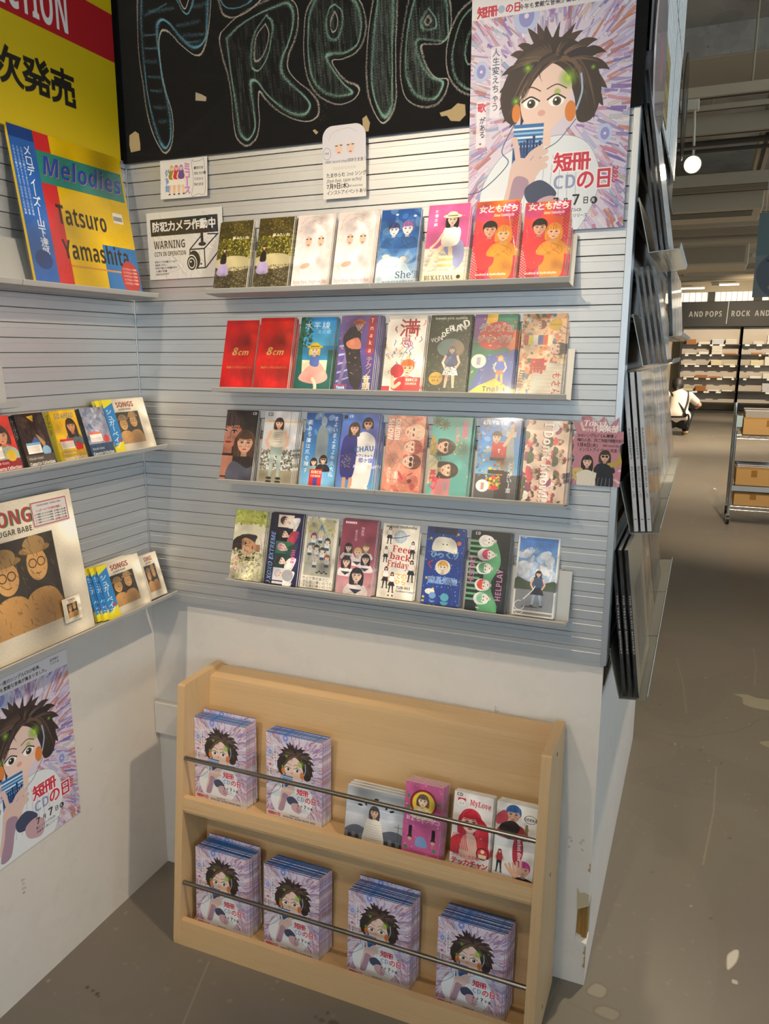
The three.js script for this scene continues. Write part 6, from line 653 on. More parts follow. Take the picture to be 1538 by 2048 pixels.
// a leaning item on a left-wall shelf; near = z of its corner end, w along z
function leanLeft(name, label, category, key, w, h, th, row, zc, out, { group, texW = 320, texH, parts, sleeve = true, lean = LEAN, y } = {}) {
  const t = thing(name, label, category, [out, (y ?? LROW[row]) + .002 + (out - .035) / .053 * .005, zc], group); t.rotation.set(0, Math.PI / 2, 0); t.rotation.order = 'YXZ'; t.rotation.x = -lean;
  const m = typeof key === 'string' ? cover(key, texW, texH ?? Math.round(texW * h / w)) : key;
  part('printed_cover', cardG(w, h, th), [parts?.side ?? M.edge, parts?.side2 ?? M.edge, M.edge, M.edge, m, M.edge], t);
  if (sleeve) part('plastic_sleeve', new THREE.BoxGeometry(w + .008, h + .008, th + .0012).translate(0, h / 2 + .001, th / 2), M.clear, t);
  return t;
}
Object.assign(COVER, {
  // plain colour-block stand-in for the large record
  blocks: (c, W, H) => { rc(c, '#d8b200', 0, 0, W, H); rc(c, '#c02a2c', W * .2, 0, W * .13, H); rc(c, '#2f7f72', W * .18, H * .13, W * .8, H * .2); rc(c, '#2a6cab', W * .66, H * .66, W * .34, H * .34); rc(c, '#c8863c', W * .2, H * .83, W * .7, H * .012); rc(c, '#c02a2c', W * .2, H * .66, W * .13, H * .34); tx(c, 'Melodies', W * .22, H * .28, H * .17, '#b8688c', { italic: true, w: W * .74 }); tx(c, 'Melodies', W * .215, H * .275, H * .17, '#274a9c', { italic: true, w: W * .74 }); tx(c, 'Tatsuro', W * .28, H * .57, H * .17, '#2c2416', { sx: .74 }); tx(c, 'Yamashita', W * .28, H * .79, H * .17, '#2c2416', { sx: .74 }); rc(c, '#2b5ea8', 0, 0, W * .2, H); rc(c, '#1f3f7c', 0, 0, W * .2, H * .09); jp(c, 'メロディーズ|山下達郎', W * .1, H * .12, W * .062, '#dfe4ee', { v: true, lw: .11 }); for (let i = 0; i < 3; i++) jp(c, 'とのひらの歌がすてきな下山の日の人生の音楽', W * (.075 - i * .03), H * .14, W * .018, '#c8d0e4', { v: true, lw: .1, adv: 1.1 }); tx(c, 'MOON', W * .1, H * .99, W * .04, '#eef', { align: 'center' }); rc(c, '#e4e0da', W * .82, H * .42, W * .1, H * .07); for (let i = 0; i < 24; i++) rc(c, '#333', W * (.825 + i * .0037), H * .445, W * .0018, H * .03); el(c, '#a83834', W * .9, H * .87, W * .095, H * .12); for (let i = 0; i < 5; i++) jp(c, 'シリアルコード封入', W * .83, H * (.8 + i * .025), W * .016, '#e8c8c0', { lw: .14 }); el(c, '#1f3f7c', W * .1, H * .82, W * .07, H * .06); },
  sepia: (c, W, H) => { rc(c, '#d5cab6', 0, 0, W, H); tx(c, 'SONGS', W * .3, H * .16, H * .13, '#3c7a44', { w: W * .42 }); tx(c, 'SONGS', W * .29, H * .155, H * .13, '#a83c44', { w: W * .42 }); tx(c, 'SUGAR BABE', W * .33, H * .215, H * .05, '#3a332c', { w: W * .34 }); rc(c, '#3a342e', W * .2, H * .25, W * .58, H * .6); chip(c, W, H, 0, ['#000'], 1, 2); c.save(); c.beginPath(); c.rect(W * .2, H * .25, W * .58, H * .6); c.clip(); for (const [x, y, s] of [[.36, .48, 1], [.61, .44, .95]]) { blob(c, '#b98a50', [W * (x - .16), H * .9, W * (x - .13), H * .66, W * x, H * .6, W * (x + .13), H * .66, W * (x + .16), H * .9]); el(c, '#c0925a', W * x, H * y, W * .09 * s, H * .11); el(c, '#8a6a40', W * x, H * (y - .1), W * .13, H * .03); el(c, '#9c7c50', W * x, H * (y - .13), W * .09, H * .06); c.strokeStyle = '#2a221a'; c.lineWidth = W * .006; for (const d of [-.035, .035]) { c.beginPath(); c.ellipse(W * (x + d), H * (y - .01), W * .03, H * .028, 0, 0, 7); c.stroke(); } curve(c, '#5a4228', W * .006, [W * (x - .02), H * (y + .06), W * x, H * (y + .065), W * (x + .02), H * (y + .06)]); } streaks(c, W, H, 520, ['#3a2c1c', '#5a4228', '#c49a62', '#2e2418'], W * .06, W * .006, .75, 1.1, .6); c.restore(); },
  tapeRed: (c, W, H) => { rc(c, '#c8382c', 0, 0, W, H); face(c, W * .6, H * .36, W * .2, { hair: '#3a2c24', skin: '#c88a64', top: '#a0b0a0', long: 1 }); rc(c, '#e8e0d8', 0, H * .55, W * .5, H * .2); rc(c, '#d89c30', W * .1, H * .55, W * .3, H * .04); rc(c, '#8c2028', 0, H * .78, W, H * .22); el(c, '#d8b030', W * .74, H * .72, W * .16); cassetteText(c, W, H); },
  tapeBlack: (c, W, H) => { rc(c, '#26201e', 0, 0, W, H); chip(c, W, H * .6, 40, ['#3a2e28', '#1a1615', '#4a3a2c'], 4, 20); pl(c, '#d8b030', [W * .4, H * .06, W * .64, H * .04, W * .58, H * .17]); blob(c, '#3c5a94', [W * .35, H * .56, W * .5, H * .44, W * .6, H * .56]); blob(c, '#a8845c', [W * .56, H * .4, W * .8, H * .56, W * .7, H * .62]); rc(c, '#dcd8d0', W * .12, H * .55, W * .5, H * .2); rc(c, '#6aa4c8', W * .12, H * .55, W * .5, H * .045); el(c, '#7aa0bc', W * .78, H * .72, W * .15); rc(c, '#4c443e', 0, H * .78, W, H * .22); cassetteText(c, W, H); },
  tapeYellow: (c, W, H) => { rc(c, '#d8ac14', 0, 0, W, H); streaks(c, W, H * .7, 14, ['#c04420', '#a85c18'], W * .6, 3, .9, .9, .8); tx(c, 'GO AHEAD', W * .12, H * .16, H * .14, '#6a7a8a', { italic: true, w: W * .75 }); face(c, W * .68, H * .32, W * .16, { hair: '#2a1c16', skin: '#c88a5c', top: '#5a6a70', long: 2 }); rc(c, '#e4dcd0', W * .1, H * .56, W * .5, H * .2); rc(c, '#c8282c', W * .1, H * .56, W * .5, H * .045); el(c, '#c02428', W * .78, H * .74, W * .15); rc(c, '#b8941c', 0, H * .8, W, H * .2); cassetteText(c, W, H); },
  tapeSky: (c, W, H) => { rc(c, '#8a90a4', 0, 0, W, H); chip(c, W, H * .7, 50, ['#b4aeb4', '#6a7490', '#c8c0c0', '#505c7c', '#9a8890'], 6, 24); rc(c, '#e0d8d0', W * .12, H * .5, W * .5, H * .2); rc(c, '#d8684c', W * .12, H * .5, W * .5, H * .045); rc(c, '#2c4460', 0, H * .74, W, H * .26); el(c, '#c83c34', W * .78, H * .66, W * .12); cassetteText(c, W, H); },
});
function cassetteText(c, W, H) { tx(c, 'POLAR YEARS', W * .08, H * .86, H * .055, '#d8d4cc', { w: W * .6, bold: false }); tx(c, 'Cassette Collection', W * .06, H * .97, H * .085, '#e4e0d8', { w: W * .9 }); for (let i = 0; i < 5; i++) rc(c, 'rgba(120,70,60,.6)', W * .14, H * (.62 + i * .022), W * .42, 1.5); }
const beltBlue = std(0xffffff, .45, 0, { map: cv(60, 360, (c, W, H) => { rc(c, '#2f7fc0', 0, 0, W, H); pl(c, '#e0d02c', [0, 0, W, 0, W, H * .06, 0, H * .16]); pl(c, '#e0d02c', [0, H * .88, W, H * .78, W, H, 0, H]); jp(c, 'シュガーベイブ', W * .12, H * .17, W * .6, '#e6eef4', { v: true, lw: .1, adv: 1.05 }); el(c, '#c83c3c', W * .7, H * .76, W * .16); }) });
const spineTex = (bg, fg, s) => std(0xffffff, .5, 0, { map: cv(32, 300, (c, W, H) => { rc(c, bg, 0, 0, W, H); jp(c, s, W * .15, H * .06, W * .62, fg, { v: true, lw: .12, adv: .98 }); }) });
// big record on the upper shelf
leanLeft('record_album', 'yellow, red and blue record album in plastic on the upper side shelf', 'record', 'blocks', .316, .316, .006, 0, .2, .056, { lean: .145, texW: 700, parts: { side: std(0xd3b41c, .4), side2: std(0xd3b41c, .4) } });
// plain card behind it further along the shelf
leanLeft('record_album', 'dark brown record album at the edge of the upper side shelf', 'record', std(0x4a3f31, .5), .316, .316, .006, 0, .60, .05, { lean: .145 });
// middle shelf: disc boxes with blue paper belts, cassettes
function belted(label, row, zc, n, w, h, group, y) {
  for (let i = 0; i < n; i++) { const t = leanLeft('boxed_album', label, 'CD', 'sepia', w, h, .009, row, zc + (n - 1 - i) * .011, .046 + i * .0095, { texW: 420, texH: 420, group, y }); part('paper_belt', cardG(.032, h, .0098).translate(-w / 2 + .0158, 0, 0), [beltBlue, beltBlue, beltBlue, beltBlue, beltBlue, beltBlue], t); }
}
belted('cream boxed CD with blue paper belt on the middle side shelf', 1, .098, 2, .142, .126, 'belted CDs, middle side shelf');
const cas = (key, label, zc, spine) => leanLeft('cassette_package', label, 'cassette', key, .072, .11, .017, 1, zc, .052, { texW: 200, texH: 306, parts: { side2: spine } });
cas('tapeSky', 'cassette with a pale grey-blue cover on the middle side shelf', .2125, std(0x2c3444, .5));
cas('tapeYellow', 'bright yellow cassette with a long-haired portrait on the middle side shelf', .298, spineTex('#c8b818', '#5a4a10', 'ゴーアヘッド'));
cas('tapeBlack', 'black cassette with a yellow triangle on the middle side shelf', .388, spineTex('#1c1a18', '#d0ccc4', 'ムーングロウ'));
cas('tapeRed', 'red cassette with a portrait on the middle side shelf', .474, spineTex('#8c2020', '#e0d0c0', 'メロディーズ'));
// lowest shelf
belted('cream boxed CD with blue paper belt on the lowest side shelf', 2, .165, 3, .142, .126, 'belted CDs, lowest side shelf');
leanLeft('boxed_cassette', 'slim cream box with a red sticker beside the belted CDs', 'cassette', 'sepia', .072, .112, .017, 2, .058, .05, { parts: { side2: spineTex('#cfc8ba', '#9c3c48', 'SONGS') } });
{
  const t = leanLeft('record_album', 'large cream record album with a brown sketched portrait on the lowest side shelf', 'record', 'sepia', .316, .316, .006, 2, .436, .058, { texW: 420, lean: .14 });
  const b = leanLeft('record_album', 'second cream record album behind the sketched portrait album', 'record', 'sepia', .316, .316, .006, 2, .433, .050, { texW: 420, lean: .14 });
  part('paper_belt', cardG(.056, .316, .0068).translate(-.1302, 0, 0), beltBlue, t);
  const s = flatSheet('promo_card', 'white promo card with a red border on the large cream album', 'card', .098, .052, (c, W, H) => { rc(c, '#dcd6d2', 0, 0, W, H); c.strokeStyle = '#b83c4c'; c.lineWidth = 8; c.strokeRect(8, 8, W - 16, H - 16); tx(c, 'SUGAR BABE / SONGS 50th', W * .16, H * .2, H * .1, '#444', { w: W * .7 }); jp(c, 'シュガーベイブの名作が発売！', W * .12, H * .32, H * .1, '#b83c4c', { lw: .13, adv: .96 }); for (let i = 0; i < 4; i++) jp(c, '山下達郎と大人たちの音楽、水平線の人生の歌', W * .06, H * (.48 + i * .11), H * .075, '#333', { lw: .12, adv: 1.05 }); tx(c, 'HMV record shop', W * .94, H * .92, H * .08, '#b83c4c', { align: 'right' }); }, [.0305, 1.0815, .343]);
  s.rotation.set(0, Math.PI / 2, 0); s.rotation.order = 'YXZ'; s.rotation.x = -.14;
  const q = leanLeft('sticker_card', 'small square card pinned over the corner of the cream album', 'card', 'sepia', .05, .052, .0012, 2, .339, .066, { sleeve: false, y: .862, lean: .14 });
}
leanLeft('record_album', 'pale record sleeve on the short side shelf', 'record', std(0xd9d2c2, .5), .2, .2, .006, 0, .64, .034, { y: 1.332, lean: .1 });
// ---------------------------------------------------------------- wooden magazine rack
{
  const t = thing('magazine_rack', 'light wooden two-tier magazine rack with steel rods against the white wall', 'rack', [.182, 0, -.012]);
  const w = .895, side = [[0, 0], [.234, 0], [.234, .012], [.162, .655], [.158, .658], [0, .658]];
  const woodUV = (g, swap) => { metreUV(g, 2.2); if (swap) { const u = g.attributes.uv; for (let i = 0; i < u.count; i++) u.setXY(i, u.getY(i), u.getX(i)); } return g; };
  part('side_panel', woodUV(prism(side, 0, .0205, 'x')), M.wood, t); part('side_panel', woodUV(prism(side, w - .0205, w, 'x')), M.wood, t);
  const i0 = .0205, i1 = w - .0205;
  part('top_panel', woodUV(prism([[.0, .632], [.0, .648], [.058, .640], [.058, .626]], i0, i1, 'x'), true), M.wood, t);
  part('back_panel', woodUV(prism([[.052, .64], [.058, .64], [.1, .338], [.092, .338]], i0, i1, 'x'), true), M.wood, t);
  part('back_panel', woodUV(prism([[.084, .338], [.092, .338], [.126, .02], [.118, .02]], i0, i1, 'x'), true), M.wood, t);
  part('shelf_board', woodUV(bx(i0, .338, .085, i1, .353, .19), true), M.wood, t); part('shelf_board', woodUV(bx(i0, .012, .11, i1, .03, .225), true), M.wood, t);
  part('front_rail', woodUV(prism([[.177, .347], [.194, .346], [.191, .378], [.176, .378]], i0, i1, 'x'), true), M.wood, t);
  part('front_rail', woodUV(prism([[.218, 0], [.234, 0], [.2275, .064], [.2125, .064]], i0, i1, 'x'), true), M.wood, t);
  for (const [y, z] of [[.476, .176], [.158, .209]]) part('steel_rod', rod([i0 - .004, y, z], [i1 + .004, y, z], .0052, 14), M.steel, t);
  for (const [y, z] of [[.63, .155], [.36, .17], [.05, .19]]) part('screw_plug', new THREE.CylinderGeometry(.004, .004, .002, 12).rotateZ(Math.PI / 2).translate(w + .0004, y, z - .06), std(0xa98558, .6), t);
}
// booklets: stacks leaning in the rack
const bookG = new THREE.BoxGeometry(.148, .21, .0028).translate(0, .105, .0014);
{ const uv = bookG.attributes.uv; for (let i = 0; i < 4; i++) uv.setX(i, .93 + .07 * uv.getX(i)); }
const bookM = phys({ map: bookTex, roughness: .38, clearcoat: .25, clearcoatRoughness: .25 }), bookBlue = std(0x1f5a9c, .5), pageM = std(0xdad8d6, .7);
const bookMats = [bookM, pageM, bookBlue, pageM, bookM, bookM], pageMats = [pageM, pageM, std(0x3a6ea6, .55), pageM, bookM, bookM];
let book0;
const STACKS = [
  ['rack upper shelf, first stack from the corner', .277, .3535, .1035, 13, .05], ['rack upper shelf, second stack from the corner', .479, .3535, .1035, 12, .05],
  ['rack lower shelf, first stack from the corner', .293, .0305, .132, 18, .06], ['rack lower shelf, second stack from the corner', .488, .0305, .132, 17, .06],
  ['rack lower shelf, third stack from the corner', .711, .0305, .132, 18, .06], ['rack lower shelf, fourth stack from the corner', .927, .0305, .130, 19, .06],
];
STACKS.forEach(([where, x, y, z, n, lean], s) => {
  let drift = 0;
  for (let i = 0; i < n; i++) {
    const label = (i === n - 1 ? 'front ' : 'hind ') + 'guide booklet, ' + where, grp = i === n - 1 ? undefined : 'hind guide booklets, ' + where;
    let o;
    if (!book0) { o = book0 = thing('guide_booklet', label, 'booklet', [0, 0, 0], grp); part('cover', bookG, bookMats, o); part('inner_pages', new THREE.BoxGeometry(.1455, .2075, .0018).translate(-.0006, .1042, .0014), pageMats[2], o); }
    else { o = copyOf(book0, label, grp); if (!grp) delete o.userData.group; }
    drift += rnd(-.0011, .0011); const last = i === n - 1;
    o.position.set(x + (last ? 0 : drift + (n - i) * .0006), y + (last ? 0 : rnd(.0022)) + (i === 0 && s % 2 === 0 ? .008 : 0), z - .012 + i * .0031); o.rotation.set(-lean + (n - i) * .0022, last ? 0 : rnd(-.012, .012), rnd(-.003, .003));
  }
});
// four titles beside the booklets
function rackStack(key, label, x, n, w, h, th, { name = 'disc_single', cat = 'CD single', lean = .3, z = .13, tw = W8, thh = H8, dx = .0018 } = {}) {
  let first;
  for (let i = 0; i < n; i++) {
    let o; const lb = (i === n - 1 ? 'front ' : 'hind ') + label, gp = i === n - 1 ? undefined : 'hind copies: ' + label;
    if (!first) { o = first = thing(name, lb, cat, [0, 0, 0], gp); part('printed_card', cardG(w, h, th * .8), [M.edge, M.edge, M.edge, M.edge, cover(key, tw, thh), M.edge], o); part('plastic_sleeve', new THREE.BoxGeometry(w + .003, h + .003, th).translate(0, h / 2 + .001, th / 2), M.clear, o); }
    else { o = copyOf(first, lb, gp); if (!gp) delete o.userData.group; }
    o.position.set(x + (n - 1 - i) * dx + (i < n - 1 ? rnd(-.0006, .0006) : 0), .3545, z + i * (th + .0004)); o.rotation.set(-lean, 0, 0);
  }
}
rackStack('white', 'jewel-case CD with a woman in a white dress on the rack upper shelf', .6905, 3, .142, .125, .0102, { name: 'jewel_case_disc', cat: 'CD', lean: .2, z: .119, tw: 284, thh: 250 });
rackStack('otoru', 'magenta CD single with an oval portrait on the rack upper shelf', .8035, 5, .086, .168, .0047, { lean: .2, z: .130 });
rackStack('tekka', 'white and red CD single with a red-haired drawing on the rack upper shelf', .9135, 3, .086, .168, .0047, { lean: .22, z: .140 });
rackStack('dekka', 'white CD single with posing blue-haired men on the rack upper shelf', 1.0075, 4, .086, .168, .0047, { lean: .22, z: .138 });

// ---------------------------------------------------------------- aisle side: clear-edged trays with records (out = +x, run = -z)
const LPC = [cv(128, 128, (c, W, H) => { rc(c, '#6c5a44', 0, 0, W, H); chip(c, W, H, 160, ['#8c7450', '#4a3c30', '#a08a64', '#7a7a7c', '#b0a890'], 3, 14); }), cv(128, 128, (c, W, H) => { rc(c, '#26221f', 0, 0, W, H); chip(c, W, H, 60, ['#4a4038', '#15120f', '#6a5a48'], 3, 20); }), cv(128, 128, (c, W, H) => { rc(c, '#a49a84', 0, 0, W, H); rc(c, '#7a7466', W * .2, H * .3, W * .6, H * .6); }), cv(128, 128, (c, W, H) => { rc(c, '#8c8c8e', 0, 0, W, H); chip(c, W, H, 40, ['#a8a8aa', '#5c5c60', '#c8c8c8'], 4, 18); })].map((t) => phys({ map: t, roughness: .35, clearcoat: .4, clearcoatRoughness: .12 }));
const whiteLP = std(0xf1f3f3, .55);
const AISLE = { t1: 1.622, t2: 1.414, t3: 1.086, t4: .731 };
function aisleTray(label, y, zStart, x0 = 1.149, len = .395) { const t = shelfThing(label, [x0, y, zStart], len, turnL, 'aisle trays', phys({ color: 0x8d9290, roughness: .28, metalness: .55 }), 'record_tray'); return t; }
for (const [k, y] of Object.entries(AISLE)) for (let i = 0; i < 3; i++) if (i === 0 || k > 't2') aisleTray(`thin metal record tray on the aisle side, ${{ t1: 'uppermost', t2: 'second', t3: 'third', t4: 'lowest' }[k]} level, ${['at the wall end', 'in the middle', 'at the far end'][i]}`, y, (k === 't2' ? -.05 : -.012) - i * .4);
for (let i = 0; i < 2; i++) aisleTray(`thin metal tray of small records on the aisle side, ${['beside the second tray', 'at the far end'][i]}`, 1.474, -.46 - i * .4);
const lpG = {}; const lpGeo = (s) => lpG[s] ??= cardG(s, s, .0042), lpSl = {}; const lpSleeve = (s) => lpSl[s] ??= new THREE.BoxGeometry(s + .008, s + .008, .0056).translate(0, s / 2 + .002, .0024);
function aisleRecord(label, s, y, z, out, mat, side, group, th = 1, lean = LEAN) {
  const t = thing('record_album', label, 'record', [1.149 + out, y + .002 + Math.max(0, out - .035) / .053 * .005, z], group); t.rotation.order = 'YXZ'; t.rotation.set(-lean, Math.PI / 2, 0);
  const g = th === 1 ? lpGeo(s) : cardG(s, s, .0042 * th);
  part('printed_cover', g, [side, side, M.edge, M.edge, mat, M.edge], t); part('plastic_sleeve', th === 1 ? lpSleeve(s) : new THREE.BoxGeometry(s + .006, s + .006, .0042 * th + .001).translate(0, s / 2, .0021 * th), M.clear, t);
  return t;
}
const spineW = spineTex('#b9bcc2', '#5c6068', 'RADWIMPS'), spineB = std(0xffffff, .4, 0, { map: cv(32, 512, (c, W, H) => { rc(c, '#17161a', 0, 0, W, H); tx(c, 'THE YELLOW MONKEY', W * .28, H * .3, W * .62, '#b8b8bc', { rot: Math.PI / 2, w: H * .6 }); }) });
spineW.map = cv(32, 512, (c, W, H) => { rc(c, '#b4b7bd', 0, 0, W, H); tx(c, 'RADWIMPS', W * .3, H * .34, W * .6, '#55585f', { rot: Math.PI / 2, w: H * .22 }); jp(c, '君の名は。の', W * .22, H * .58, W * .55, '#55585f', { v: true, lw: .12 }); rc(c, '#55585f', W * .2, H * .92, W * .6, 3); });
const LS3 = .315;
for (let i = 0; i < 3; i++) {
  aisleRecord('pale grey spined record album in the third aisle tray, at the wall end', LS3, AISLE.t3, -.178, .042 + i * .0125, LPC[0], spineW, 'grey spined albums', 1.9, .13);
  aisleRecord('black spined record album in the lowest aisle tray, at the wall end', LS3, AISLE.t4, -.178, .042 + i * .0125, i === 2 ? LPC[2] : LPC[1], spineB, 'black spined albums', 1.5, .13);
  aisleRecord('dark edged record album in the uppermost aisle tray, at the wall end', LS3, AISLE.t1, -.178, .046 + i * .009, i === 2 ? whiteLP : LPC[1], std(0x22262b, .3), 'dark edged albums', 1.2, .18);
}
for (let i = 0; i < 4; i++) aisleRecord('small seven-inch record in a glossy sleeve in the second aisle tray', .18, AISLE.t2, -.145, .044 + i * .0105, LPC[3], std(i % 2 ? 0x27303f : 0x3a3a3e, .25), 'seven-inch records', 1, .2);
for (const [k, y, lab] of [['t3', AISLE.t3, 'third'], ['t4', AISLE.t4, 'lowest']]) for (let j = 1; j < 4; j++) { const z = -.178 - j * .33; if (z < -1.05 && k !== 't3') continue; for (let i = 0; i < 2; i++) aisleRecord(`record album in the ${lab} aisle tray, ${['', 'middle', 'far', 'last'][j]} place`, LS3, y, z, .05 + i * .011, LPC[(j + i + (k === 't4' ? 2 : 0)) % 4], std(pick([0x8c8880, 0x5c4c3c, 0x2c2a2a]), .4), `${lab} aisle tray records, ${j}`, 1, .15); }
for (let j = 0; j < 4; j++) aisleRecord('glossy sleeved small record on the aisle side, ' + ['first', 'second', 'third', 'last'][j] + ' past the second tray', .18, 1.474, -.56 - j * .19, .06, LPC[3], std(0x15161a, .3), undefined, 2, .1);
// sleeves and discs hung flat on the partition above the trays
for (let j = 0; j < 3; j++) for (let r = 0; r < 2; r++) {
  const t = thing('hung_sleeve', `white glossy record sleeve hung ${r ? 'high' : 'low'} on the partition, ${['nearest the wall end', 'in the middle', 'at the far end'][j]}`, 'record sleeve', [1.158, 1.95 + r * .335, -.21 - j * .36]); t.rotation.y = Math.PI / 2;
  part('printed_cover', new THREE.BoxGeometry(.33, .325, .004).translate(0, .1625, .002), whiteLP, t); for (let i = 0; i < 5; i++) part('sleeve_edge', new THREE.BoxGeometry(.0012, .325, .0012).translate(-.13 + i * .058, .1625, .0046), M.edge, t);
}
function hungDisc(label, y, z, r, mats) {
  const t = thing('hung_disc', label, 'record', [1.172, y, z]); t.rotation.y = Math.PI / 2; part('disc', new THREE.CylinderGeometry(r, r, .003, 40).rotateX(Math.PI / 2), mats[0], t); part('centre_label', new THREE.CylinderGeometry(r * .34, r * .34, .0042, 28).rotateX(Math.PI / 2), mats[1], t);
}
hungDisc('white and pink picture disc hung on the partition', 1.99, -.14, .14, [phys({ color: 0xd8ccd0, roughness: .12, clearcoat: .6 }), std(0xb88a92, .3)]);
hungDisc('black vinyl disc hung at the far end of the partition', 2.18, -1.19, .15, [phys({ color: 0x101012, roughness: .2 }), std(0x5a5a5c, .4)]);
flatSheet('shop_placard', 'tan placard with black lettering hung among white sleeves', 'sign', .17, .14, (c, W, H) => { rc(c, '#b09a5c', 0, 0, W, H); tx(c, 'EDM', W * .5, H * .5, H * .36, '#2a261c', { align: 'center' }); tx(c, 'TOKYO', W * .5, H * .88, H * .3, '#4a442f', { align: 'center' }); }, [1.17, 1.935, -.35], { rotY: Math.PI / 2, th: .002 });
{ const t = thing('rolled_sleeve', 'clear plastic tube fixed on the black board edge', 'tube', [1.158, 1.885, -.035]); part('tube', new THREE.CylinderGeometry(.011, .011, .085, 20, 1, true).translate(0, .0425, 0), phys({ color: 0xc8c8d0, transmission: .7, thickness: 0, roughness: .2, side: THREE.DoubleSide }), t); part('rim', new THREE.TorusGeometry(.011, .0008, 6, 20).rotateX(Math.PI / 2), M.edge, t); }
// ---------------------------------------------------------------- far end: shelving with a sign fascia
const font = await new FontLoader().loadAsync('fonts/droid/droid_sans_bold.typeface.json');
{
  const zf = -18.62, X = [.66, 1.97, 3.28, 4.59], SH = [1.612, 1.38, 1.128, .83, .52, .243], blk = std(0x1d1c1b, .5), grey = std(0xbdb4a7, .6);
  for (let b = 0; b < 3; b++) {
    const t = thing('wall_shelving', 'black shelving bay with grey back panel, ' + ['first', 'second', 'third'][b] + ' along the far wall', 'shelving', [X[b], 0, zf]);
    const w = X[b + 1] - X[b];
    part('upright', bx(-.02, 0, -.4, .02, 2.0, .02), blk, t); part('upright', bx(w - .02, 0, -.4, w + .02, 2.0, .02), blk, t); part('back_panel', bx(0, .2, -.3, w, 2.0, -.28), grey, t); part('plinth', bx(0, 0, -.4, w, .06, -.02), blk, t);
    for (const y of SH) part('shelf', bx(.02, y - .025, -.28, w - .02, y, .0), blk, t);
    for (const y of SH.slice(0, 5)) for (let i = 0; i < 5; i++) if (rnd() < .75) part('price_tag', bx(w * (i + .35 + rnd(.3)) / 5 - .04, y - .045, .001, w * (i + .6) / 5 + .02, y - .005, .004), M.paper, t);
  }
  const f = thing('fascia_sign', 'long black fascia sign with grey stencil lettering above the far shelving', 'sign', [.66, 2.0, zf]);
  part('panel', bx(-.2, .01, -.02, 4.2, .585, .03, .01), std(0x161616, .6), f); part('divider', rod([.945, .07, .045], [.965, .575, .045], .012), std(0xa8a6a2, .5), f);
  const txm = std(0x8f908b, .6); let lx = { a: .02, b: 1.36 };
  for (const [s, x] of [['AND', .12], ['POPS', .47], ['ROCK', 1.03], ['AND', 1.53], ['METAL', 1.98]]) { let cx = x; for (const ch of s) { const g = new TextGeometry(ch, { font, size: .125, depth: .01, curveSegments: 3 }); g.scale(.8, 1, 1); g.computeBoundingBox(); part('letter', g, txm, f, [cx, .24, .03]); cx += g.boundingBox.max.x + .016; } }
  // goods lying on the far shelves
  const tones = [0xd9d3c6, 0xcfcabd, 0xd8cfa8, 0xa5682f, 0xc9c9cc, 0xe0dcd2];
  const goods = (x, y, w, n, h, col, lab) => { const t = thing('record_pile', lab, 'records', [x, y, zf - .14], 'piles on the far shelving'); const m = std(col, .6); for (let i = 0; i < n; i++) part('record', bx(-w / 2 + rnd(-.006, .006), i * h / n, -.12, w / 2 + rnd(-.006, .006), (i + .86) * h / n, .13), m, t); };
  for (const [si, y] of SH.entries()) if (si < 5) for (let k = 0; k < 13; k++) { const x = .88 + k * .29; if (Math.abs(((x - .66) % 1.31)) < .17 || ((x - .66) % 1.31) > 1.16 || rnd() < .18) continue; const h = pick([.03, .04, .06, .12, .2]); goods(x, y, rnd(.2, .27), Math.max(1, Math.round(h / .03)), h, pick(tones), ['flat pile of records lying on the far shelving', 'low stack of records on the far shelving'][0]); }
}
